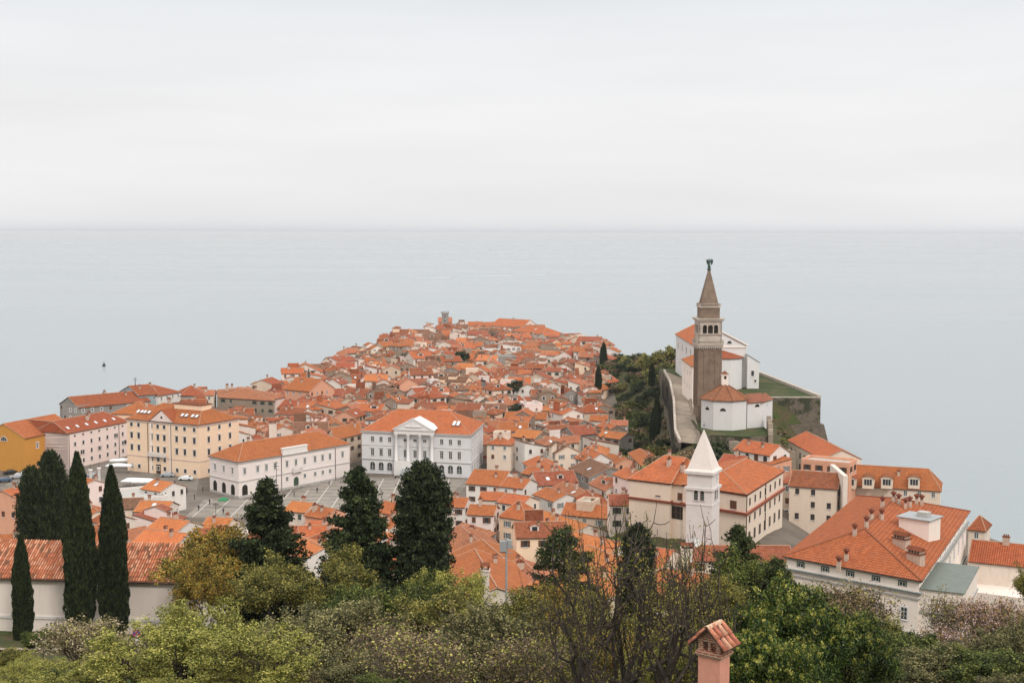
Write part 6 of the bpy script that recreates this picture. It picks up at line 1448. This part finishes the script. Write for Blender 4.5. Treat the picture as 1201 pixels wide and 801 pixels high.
        q = np.stack([P-out_*s*.4, P+tn*s*.2, P+out_*s*.75, P-tn*s*.2], 1); cm = leaves_mesh('crown', [q], ['lf_cypress'])
        b = MB(); k = np.linspace(0,.97,14); b.lathe([(float(np.interp(a,[0,.03,.12,.35,.55,.75,.9,1],[.55,.8,.95,1,.92,.70,.36,.03]))*w/2*.74, a*h) for a in k], 9, 1); b.tube((0,0,-1.5),(0,0,2),.22,.2,7); tm = b.data('trunk', ['bark','lf_cypress'])
    elif sp in ('pine','cedar','bigcypress'):
        h, w = {'pine':(16,9),'cedar':(10,9),'bigcypress':(16,7)}[sp]; r = random.Random(sd_); b = MB(); b.tube((0,0,-1),(0,0,h*.95),.28,.05,8); pts = []; ups = []
        nw = {'pine':44,'cedar':17,'bigcypress':60}[sp]; per_w = {'pine':7,'cedar':6,'bigcypress':9}[sp]
        for k in range(nw):
            t = (k+.5)/nw; z = h*(.06+.92*t)
            R_ = w/2*{'pine':np.interp(t,[0,.2,.5,.8,1],[.9,1,.82,.42,.08]),'cedar':np.interp(t,[0,.25,.6,.85,1],[.95,1,.75,.45,.15]),'bigcypress':np.interp(t,[0,.15,.5,.8,.93,1],[.8,.95,1,.86,.55,.15])}[sp]
            for j in range(per_w):
                a = r.uniform(0,6.283); L_ = R_*(r.uniform(.62,1.18) if sp != 'bigcypress' else r.uniform(.82,1.04)); rise_ = {'pine':.30,'cedar':.06,'bigcypress':.75}[sp]; st = Vector((0,0,z-L_*rise_*.6)); en = Vector((math.cos(a)*L_, math.sin(a)*L_, z+L_*rise_*.4+r.uniform(-.2,.2)))
                b.tube(st, en, .06, .02, 4); m_ = int(5+L_*4)
                for i in range(m_):
                    u = .25+.75*(i+r.random())/m_; p = st.lerp(en, u); sidew = .34*(1.15-u)*L_*.55+.12; pts.append((p.x+r.gauss(0,sidew*.6), p.y+r.gauss(0,sidew*.6), p.z+r.gauss(0,.10)))
        pts = np.array(pts); per = {'pine':12,'cedar':11,'bigcypress':11}[sp]
        if len(pts) > 6500: pts = pts[rs.choice(len(pts), 6500, False)]
        q = leaf_arrays(pts, .17, rs, (.2,.2,.11), per, aspect=2.2, upb=.35 if sp != 'cedar' else .1, flat=.0 if sp != 'cedar' else .4)
        cm = leaves_mesh('crown', [q], ['lf_dark' if sp != 'bigcypress' else 'lf_cypress'] if sp != 'cedar' else ['lf_cedar']); tm = b.data('trunk', ['bark'])
    elif sp in ('hillbush','hilltree','hilldark','hillbrown'):
        h, w = 5, 6; r = random.Random(sd_); n = 420; P = rs.normal(0,1,(n,3)); P /= np.linalg.norm(P,axis=1)[:,None]; P *= (rs.rand(n)**.4)[:,None]
        cl = rs.normal(0,.55,(9,3)); lob = cl[rs.randint(0,9,n)]; P = P*.52+lob*.62; P[:,2] = np.abs(P[:,2]*.75+.55); P = P*np.array([w/2,w/2,h*.52])
        q = leaf_arrays(P, .34, rs, .24, 7); cm = leaves_mesh('crown', [q], [{'hillbush':'lf_mid','hilltree':'lf_olive','hilldark':'lf_dark','hillbrown':'lf_brown'}[sp]]); b = MB(); b.tube((0,0,-1),(0,0,h*.6),.16,.08,6)
        for k in range(5): a = r.uniform(0,6.28); b.tube((0,0,h*.25),(math.cos(a)*w*.28,math.sin(a)*w*.28,h*.6),.08,.03,4)
        tm = b.data('trunk', ['bark'])
    PROTO[kind] = (tm, cm, h, w); return PROTO[kind]
leafmat('lf_cedar', [(0.25,(0.022,0.035,0.012)),(0.55,(0.05,0.065,0.02)),(0.85,(0.11,0.115,0.035))], rough=0.7, trans=0.1)
TREES = []
def tree(kind, x, y, h, w, name='tree', label=None, cat='tree', group=None, z=None, rot=None, sink=.1):
    tm, cm, hn, wn = proto(kind); z = H(x, y) if z is None else z
    s = min(w/wn, 1.6*h/hn) if not kind.startswith(('cyp','big','pine')) else w/wn; sz = min(h/hn, (1.3 if not kind.startswith(('cyp','big','pine')) else 9)*s); lift = h-sz*hn
    root = empty(name, (x, y, z+lift-sink), rnd.uniform(0, 6.28) if rot is None else rot); root.scale = (s, s, sz)
    link('trunk', tm, root); link('crown', cm, root)
    if lift > .5:
        if 'stem' not in CACHE:
            b = MB(); b.tube((0,0,-1),(0,0,.02),.2,.16,7); CACHE['stem'] = b.data('stem', ['bark'])
        link('stem', CACHE['stem'], root, (0,0,0), 0, (1.3,1.3,(lift+1)/sz))
    tag(root, label, cat, group); root['px'] = proj((x,y,z+h*.6))[0]; TREES.append(root); return root
def ptree(kind, px, py, wpx, h, y0=25, Y=None, **k):
    """by the pixel of its top: stands on the ground where its height fits"""
    p = march(px, py, h, y0) if Y is None else PY(px, py, Y)
    z = p.z-h if Y is not None else None
    return tree(kind, p.x, p.y, h, wpx*p.y/F, z=z, **k)
# named trees of the foreground
for kd, px, py, w, h, lab in (('cypress#1',90,531,36,20.3,'tall dark columnar cypress, left of the tall pair before the cream wall'), ('cypress#2',130,547,34,19.5,'tall dark columnar cypress, right of the tall pair before the cream wall'), ('cypress#3',24,626,23,12.6,'small slim cypress by the cream wall at the left edge')):
    ptree(kd, px, py, w, h, Y=150, name='cypress', label=lab, group='cypresses before the long wall')
ptree('bigcypress#1', 59, 527, 42, 25, Y=192, name='dark_conifer', label='bushy dark conifer behind the tile roof, taller of the two at far left'); ptree('bigcypress#2', 37, 545, 42, 23, Y=195, name='dark_conifer', label='bushy dark conifer behind the tile roof, lower of the two at far left')
ptree('pine#1', 312, 559, 104, 17, Y=140, name='dark_conifer', label='dark spiky conifer before the arcaded palace, left of the three in the middle')
ptree('pine#2', 421, 545, 104, 18, Y=140, name='dark_conifer', label='dark ragged conifer before the square, middle one of three')
ptree('bigcypress#3', 496, 539, 72, 17.5, Y=140, name='dark_conifer', label='dense dark rounded conifer hiding the town hall corner, right of the three')
ptree('cedar#1', 662, 616, 110, 12, Y=120, name='cedar', label='dark layered cedar left of the bare branched tree'); ptree('cedar#2', 868, 614, 95, 13, Y=128, name='cedar', label='layered cedar in front of the monastery, right of the chimney stack')
ptree('bigcypress#5', 748, 612, 46, 12.5, Y=118, name='ivy_tree', label='ivy covered dark tree rising behind the bare branches, right of the cedar')
ptree('cedar#3', 912, 652, 60, 9, Y=118, name='cedar', label='small olive cedar at the left corner of the cream palace')
ptree('bare#1', 738, 614, 250, 13, Y=66, name='bare_tree', label='big bare tree with spreading black branches and few yellow leaves, bottom centre')
ptree('bare#2', 800, 640, 170, 10, Y=60, name='bare_tree', label='bare tree leaning right with black branches, beside the big one at bottom centre'); ptree('bare#3', 690, 640, 150, 10.5, Y=62, name='bare_tree', label='thin bare tree left of the big one at bottom centre')
fg = [
 ('autumn#1',262,634,125,142,'yellow orange leafed tree at the right end of the long cream building'), ('autumn#2',228,668,85,128,'yellow brown bushy tree against the white wall end'), ('olive#1',350,668,95,130,'olive green tree under the left dark conifer'),
 ('olive#2',404,658,84,128,'olive green pointed tree below the middle conifer'), ('mid#1',446,694,90,118,'mid green bush below the middle conifer'), ('olive#3',312,672,90,126,'olive bush between the yellow tree and the dark conifer'),
 ('fresh#1',195,738,150,88,'bright yellow green bush at bottom left'), ('fresh#2',292,745,150,84,'bright yellow green bush, right of the other at bottom left'), ('fresh#3',248,716,130,100,'bright green bush behind the two bottom left ones'),
 ('blossom#1',96,730,95,100,'pale blossoming shrub at the foot of the two cypresses'), ('blossom#2',138,744,70,96,'smaller pale blossoming shrub right of the cypress foot'), ('grey#1',352,733,110,92,'grey green shrub, bottom left of centre'),
 ('grey#2',404,716,105,104,'grey olive tree, bottom centre left'), ('twiggy#1',452,728,110,88,'pale twiggy leafless shrub, bottom centre left'), ('twiggy#2',545,722,100,92,'pale twiggy leafless shrub below the dense dark conifer'),
 ('twiggy#3',490,745,130,80,'tangled pale twigs at the bottom edge, left of centre'), ('fresh#4',528,672,84,126,'fresh green tree under the dense dark conifer'), ('mid#2',490,688,90,122,'mid green tree at the foot of the dense dark conifer'),
 ('olive#4',528,700,95,108,'yellowish olive tree left of the white chimney stack'), ('grey#3',575,728,110,90,'grey green shrub at the foot of the white chimney stack'), ('olive#4',612,704,110,100,'yellowish tree at the foot of the utility pole'),
 ('twiggy#1',618,742,120,78,'brownish twigs at the bottom edge left of the bare tree'), ('autumn#3',650,692,90,108,'yellow leafed tree behind the thin bare tree'), ('olive#1',668,735,120,84,'olive bush under the bare branches, left'),
 ('olive#2',738,720,120,90,'olive bush under the bare branches, middle'), ('grey#1',800,738,110,80,'grey bush under the bare branches, right'), ('autumn#1',705,748,110,76,'yellow bush at the foot of the bare trees'),
 ('fresh#2',778,760,100,70,'yellow green bush left of the tiled chimney'), ('olive#3',828,688,90,108,'olive tree behind the tiled chimney'), ('mid#3',868,662,84,118,'leafy green tree between the cedar and the laurel'),
 ('olive#4',906,668,70,122,'green and yellow tree left of the cream palace corner'), ('brown#1',990,688,105,118,'brown leafless round tree before the cream palace front'), ('brown#2',1022,734,70,108,'brown twiggy tree under the palace windows'),
 ('brown#3',944,700,80,110,'brown twiggy tree behind the laurel'), ('twiggy#2',1106,698,60,126,'golden twigged tree at the palace annex'), ('pink#1',1142,702,58,122,'pink blossoming tree before the white wall, nearer the palace'),
 ('pink#2',1184,706,80,118,'pink blossoming tree before the white wall, at the right edge'), ('pink#3',1112,738,90,104,'low pink blossoming shrub at the bottom right'), ('olive#2',1212,676,60,70,'green leafy tree cut by the right edge, above the pink blossoms'),
 ('mid#5',1060,748,100,96,'green bush under the palace base'), ('mid#1',1130,766,120,84,'dense green hedge bush at the bottom right'), ('mid#2',1188,768,120,80,'dense green hedge bush in the bottom right corner'),
 ('olive#1',1030,742,90,98,'olive shrub right of the laurel'), ('grey#2',1090,768,90,84,'grey green bush beside the bottom right hedge'), ('grey#3',1186,738,80,98,'grey bush behind the bottom right hedge'), ('mid#3',1004,728,80,100,'green shrub in the gap between laurel and brown tree')]
for kd, px, py, w, Y, lab in fg:
    nm = {'autumn':'yellow_tree','olive':'olive_tree','mid':'green_bush','fresh':'green_bush','blossom':'blossom_shrub','grey':'grey_shrub','twiggy':'twig_shrub','brown':'brown_tree','pink':'blossom_tree'}[kd.split('#')[0]]
    p = PY(px, py, Y); g = H(p.x, Y); tree(kd, p.x, Y, max(2.0, p.z-g), w*Y/F, name=nm, label=lab, cat='tree' if 'tree' in nm else 'bush', group='trees and bushes of the near slope')
for (px, py, w, Y, lab) in ((925,700,165,64,'big glossy laurel with yellowish shoot tips, right of the tiled chimney'), (972,724,130,68,'big glossy laurel with yellowish shoot tips, overlapping its left neighbour'), (900,750,130,54,'glossy laurel at the bottom edge right of the tiled chimney')):
    p = PY(px, py, Y); tree('laurel#%d' % (px % 3), p.x, Y, p.z-H(p.x, Y), w*Y/F, name='laurel', label=lab, group='laurels by the tiled chimney')
# palm near the right edge
p = march(1165, 712, 4.5, 100); root = empty('palm', (p.x,p.y,p.z-4.5)); tag(root, 'small palm with drooping dark fronds among the pink blossoms', 'palm')
b = MB(); b.tube((0,0,-1),(0.1,0,3.6),.2,.15,8); b.build('trunk', ['bark'], root)
rs = np.random.RandomState(4); qs = []
for k in range(22):
    a = rs.rand()*6.28; el = rs.uniform(-.3,1.1); L_ = 1.7; P = [Vector((0.1,0,3.6))]
    for i in range(8): t = i/8; dd = Vector((math.cos(a)*math.cos(el-t*1.7), math.sin(a)*math.cos(el-t*1.7), math.sin(el-t*1.7))); P.append(P[-1]+dd*L_/8)
    for i in range(1,9):
        d = (P[i]-P[i-1]).normalized(); s_ = d.cross(Vector((0,0,1))).normalized()
        for sg in (-1,1):
            c = P[i]; e_ = c+s_*sg*.45*(1-abs(i/8-.4))+d*.2-Vector((0,0,.15)); qs.append([tuple(c-d*.05),tuple(c+d*.05),tuple(e_+d*.02),tuple(e_-d*.02)])
link('fronds', leaves_mesh('fronds', [np.array(qs)], ['lf_laurel']), root)
# undergrowth between the named bushes
k = 0; rq = random.Random(77); UK = ['mid#1','olive#1','grey#1','fresh#2','brown#1','twiggy#1','olive#3','mid#4','autumn#2']
def low_label(kind, px, Y):
    c = {'mid':'dark green','olive':'olive','grey':'grey green','fresh':'bright green','brown':'brown','twiggy':'bare twiggy','autumn':'yellowish'}[kind.split('#')[0]]; return c
LOW = []
for Y in np.arange(52, 146, 7.5):
    hw_ = Y*.41; n = int(2*hw_/6.5)
    for j in range(n):
        x = -hw_+(j+.5)*2*hw_/n+rq.uniform(-2,2); y = Y+rq.uniform(-3,3); pxx = 600.5+x/y*F
        if y > 112 and pxx < 215: continue
        if 500 < pxx < 640 and y > 128: continue
        h = rq.uniform(1.5,2.7); w = rq.uniform(4.5,6)
        if y < 70: h = min(h, 1.8)
        if 930 < pxx < 1110 and y > 135: continue
        zone = ['fresh#2','olive#1','mid#1','fresh#1'] if pxx < 330 else (['olive#1','grey#1','olive#3','mid#1','twiggy#1'] if pxx < 560 else (['olive#3','autumn#2','twiggy#1','olive#1','grey#1'] if pxx < 850 else ['mid#4','mid#1','brown#1','olive#1','grey#1']))
        kd = rq.choice(zone); nlow = globals().get('nlow', 0)+1
        if 10000+nlow in HID: continue
        t = tree(kd, x, y, h, w, name='undergrowth_shrub', cat='bush', group='low shrubs of the near slope'); t['cand'] = 10000+nlow; LOW.append((t, kd))
# left bottom corner
for (px, py, w, h, kd, lab) in ((50,742,40,3,'mid#4','dark green shrub right of the small slim cypress'), (20,782,60,2,'fresh#3','low green plants at the bottom left corner'), (60,788,60,1.6,'mid#3','low green plants beside the path, bottom left')):
    ptree(kd, px, py, w, h, name='green_bush', label=lab, cat='bush', group='trees and bushes of the near slope')
# the wooded slope below the church
HK = ['hillbush#1','hillbush#2','hilltree#1','hilldark#1','hilldark#2','hilltree#2','hillbrown#1','hillbrown#2']
rq = random.Random(5); HILL = []
def hill_ok(x, y):
    u = x-float(np.interp(y, CY, CX)); z = H(x, y)
    if any(overlap([(x-1,y-1),(x+1,y-1),(x+1,y+1),(x-1,y+1)], f) for f in FOOT if abs(f[0][0]-x) < 50 and abs(f[0][1]-y) < 50): return False
    for p in Lp+Rp:
        if math.hypot(p.x-x, p.y-y) < (2.6 if p in Lp else 9): return False
    if in_poly(x, y, [(Lp[0].x,Lp[0].y+4),(Rp[0].x+3,Rp[0].y),(Rp[3].x+6,Rp[3].y),(Rp[5].x+6,Rp[5].y-6),(Lp[5].x-1,Lp[5].y-4),(Lp[3].x,Lp[3].y)]): return False
    return True
for y in np.arange(345, 700, 6.5):
    for x in np.arange(20, 112, 5.5):
        xx, yy = x+rq.uniform(-2.5,2.5), y+rq.uniform(-3,3); z = H(xx, yy); u = xx-float(np.interp(yy, CY, CX)); d = coast_dist(xx, yy)[0]
        if d < 3.5 or (z < 6.5 and not (342 < yy < 640 and xx > .079*yy)) or not hill_ok(xx, yy): continue
        if 362 < yy < 535 and float(np.interp(-yy, [-p.y for p in Lp], [p.x for p in Lp]))-1.5 < xx and not (xx > 80 and yy < 432): continue
        if rq.random() < .05: continue
        kd = rq.choice(HK) if u < 5 else rq.choice(HK[:3]+HK[5:]); low = (xx > 60 and yy < 440)
        h = rq.uniform(3.2,6.0) if not low else rq.uniform(1.2,2.2); w = rq.uniform(6,9) if not low else rq.uniform(5,7)
        nhl = globals().get('nhl', 0)+1
        if 20000+nhl in HID: continue
        t = tree(kd, xx, yy, h, w, name='hillside_tree' if not low else 'bank_bush', cat='tree' if not low else 'bush', group='trees of the slope below the church' if not low else 'bushes on the bank under the terrace wall'); t['cand'] = 20000+nhl; HILL.append((t, kd))
for (px, py, Y, h, lab) in ((708,401,640,13,'slim dark cypress on the ridge left of the church hill'), (702,428,560,11,'second slim dark cypress, lower on the slope left of the church hill'), (765,425,500,9,'dark cypress near the top of the church lane'), (771,462,455,14,'dark cypress in the middle of the wooded slope'), (766,478,440,12,'dark cypress lower on the wooded slope')):
    ptree('cypress#1', px, py, 9 if h > 12 else 8, h, Y=Y, name='cypress', label=lab)
for (px, py, w, Y, lab) in ((788,399,26,540,'round olive tree beside the upper end of the lane'), (772,404,22,570,'brownish tree on the skyline left of the church'), (757,408,20,580,'pale green tree on the skyline, furthest left of the group by the church')):
    ptree('hilltree#1', px, py, w, 8, Y=Y, name='skyline_tree', label=lab)
for yy in np.arange(384, 442, 3.6):
    for xx in np.arange(76, 106, 3.6):
        a_, b_ = xx+rq.uniform(-1.5,1.5), yy+rq.uniform(-1.5,1.5)
        if not hill_ok(a_, b_) or H(a_, b_) > 21.5 or coast_dist(a_, b_)[0] < 2 or (a_ < 80 and b_ > 372 and b_ < 395) or rq.random() < .3: continue
        kd = rq.choice(['hillbush#1','hillbrown#1','hillbrown#2','hilltree#1','hilldark#1']); nhl = globals().get('nhl', 0)+1
        if 20000+nhl in HID: continue
        t = tree(kd, a_, b_, rq.uniform(.8,2.0), rq.uniform(3,4.8), name='bank_bush', cat='bush', group='bushes on the bank under the terrace wall'); t['cand'] = 20000+nhl; HILL.append((t, kd))
# small trees between the roofs
for (px, py, Y, h, w, lab) in ((470,412,700,7,9,'small green tree between far roofs left of centre'), (642,398,800,9,12,'dark tree clump on the skyline where the far roofs end'), (655,402,780,8,12,'dark tree right of the far skyline clump'), (600,442,560,6,7,'green tree among the central roofs'), (452,448,560,6,8,'green tree beside the white walled houses left of centre'), (545,408,700,6,8,'small tree among the far roofs below the lighthouse tower'), (413,548,392,8,9,'dark round tree at the right end of the arcaded palace'), (604,470,500,6,7,'grey green tree beside the long orange roof'), (680,404,720,6,9,'tree between the far houses at right')):
    ptree('hilldark#1', px, py, w*F/Y, h, Y=Y, name='town_tree', label=lab)
# no-parking sign below the wall, path at the lower left
p = PY(160, 742, 138); g = H(p.x, p.y); root = empty('traffic_sign', (p.x,p.y,g)); tag(root, 'round blue no stopping sign with a red cross above a small white plate', 'sign'); zt_ = p.z-g
b = MB(); b.tube((0,0,-.5),(0,0,zt_+.4),.035,.035,8); b.build('pole', ['metal_grey'], root)
b = MB(); V_ = lambda r, y: [(r*math.cos(6.2832*k/24), y, zt_+r*math.sin(6.2832*k/24)) for k in range(24)]
b.face(V_(.42,-.06),1); b.face(V_(.34,-.066),0); b.face(list(reversed(V_(.42,-.045))),2)
for a in (45,-45):
    d = Vector((math.cos(R(a)),0,math.sin(R(a)))); n_ = Vector((-d.z,0,d.x))*.045; c = Vector((0,-.072,zt_)); b.face([c-d*.36-n_, c+d*.36-n_, c+d*.36+n_, c-d*.36+n_],1)
b.build('sign_plate', ['signblue','signred','metal_grey'], root)
b = MB(); b.box(-.32,.32,-.07,-.045,zt_-1.35,zt_-.65); b.box(-.22,.22,-.074,-.07,zt_-1.02,zt_-.98,1); b.build('notice_plate', ['purewhite','iron'], root)
b = MB()
for k in range(12):
    x0, x1 = -75+k*3, -72+k*3; b.face([(x0,136,H(x0,136)+.12),(x1,136,H(x1,136)+.12),(x1,139,H(x1,139)+.12),(x0,139,H(x0,139)+.12)])
tag(b.build('footpath', ['path']), kind='structure')

# ================================================================ labels that tell look-alikes apart
MARKS = [('the lighthouse tower',522,372),('the town hall',490,500),('the arcaded palace',330,540),('the peach palace',205,510),('the needle spire',362,445),('the brown bell tower',832,430),('the white bell tower',828,560),
         ('the wooded slope',750,470),('the utility pole',594,660),('the dark conifers',420,620),('the tall cypress pair',110,620),('the long seafront',150,470)]
WN = {'white':'white','offwhite':'off-white','cream':'cream','warmwhite':'warm white','beige':'beige','pink':'pale pink','peach':'peach','stonewall':'bare stone','greywall':'grey','salmon':'salmon','ochre':'ochre','purewhite':'white'}
RN = {'tile_orange':'orange','tile_red':'dark red','tile_clay':'pinkish clay','tile_old':'brown weathered','tile_rust':'rusty','tile_fresh':'bright orange'}
def where(px, py):
    n, mx_, my_ = min(MARKS, key=lambda m: math.hypot(px-m[1], (py-m[2])*1.5)); dx, dy = px-mx_, py-my_
    if abs(dx) > abs(dy)*1.2: return ('left of ' if dx < 0 else 'right of ')+n
    return ('behind ' if dy < 0 else 'before ')+n
ORD = ['', 'second ','third ','fourth ','fifth ','sixth ','seventh ','eighth ','ninth ','tenth ']
def assign(items, base):
    gr = {}
    for o, px, py, txt in items: gr.setdefault((txt, where(px, py)), []).append((px, py, o))
    for (txt, wh), L_ in gr.items():
        L_.sort(key=lambda t: t[0]); n = len(L_)
        for i, (_, _, o) in enumerate(L_):
            if n == 1: o['label'] = '%s, %s' % (txt, wh)
            elif i == n-1 and n > 1: o['label'] = '%s, %s, rightmost' % (txt, wh)
            else: o['label'] = '%s, %s, %s' % (txt, wh, (ORD[i] if i < len(ORD) else '%dth ' % (i+1))+('from left' if i else 'leftmost').replace('from left', 'from left'))
items = []
for r in HOUSES:
    if 'label' in r and 'label_fixed' in r: continue
    px, py = proj((r.location.x, r.location.y, r.location.z+r['_h'])); k = r['_k']; a_ = r['_a']
    if k == 'flat': t = 'flat terraced %s house' % WN[r['_w']]
    else: t = '%s%s house under %s %s roof' % ('small ' if a_ < 75 else ('broad ' if a_ > 150 else ''), WN[r['_w']], RN[r['_r']], {'gable':'gable','hip':'hipped','shed':'lean-to'}[k])
    items.append((r, px, py, t))
assign(items, 'house')
items = [(t, proj(t.location)[0], proj(t.location)[1], {'hillbush':'leafy green bush','hilltree':'olive green tree','hilldark':'dark green tree','hillbrown':'brown leafless tree'}[k.split('#')[0]]+(' on the bank' if t.name.startswith('bank') else ' on the slope')) for t, k in HILL]
assign(items, 'tree')
items = [(t, proj(t.location)[0], proj(t.location)[1], low_label(k, 0, 0)+' low shrub') for t, k in LOW]
MARKS = [('the blossoming shrub',98,760),('the green mounds',250,770),('the middle conifers',420,720),('the utility pole',594,720),('the bare trees',735,750),('the laurels',920,750),('the cream palace',1050,730),('the bottom right hedge',1160,780)]
assign(items, 'shrub')
for o in list(C.objects):
    for k in ('_h','_k','_w','_r','_c','_s','_n','_a','label_fixed','px'):
        if k in o.keys(): del o[k]
bpy.context.view_layer.update()
for o in list(C.objects):
    if 'cand' in o.keys() and not os.environ.get('VISDUMP'): del o['cand']

for o in C.objects:
    if 'label' in o.keys() and len(o['label'].replace('-',' ').split()) > 16: print('LONG', o.name, len(o['label'].split()), o['label'])
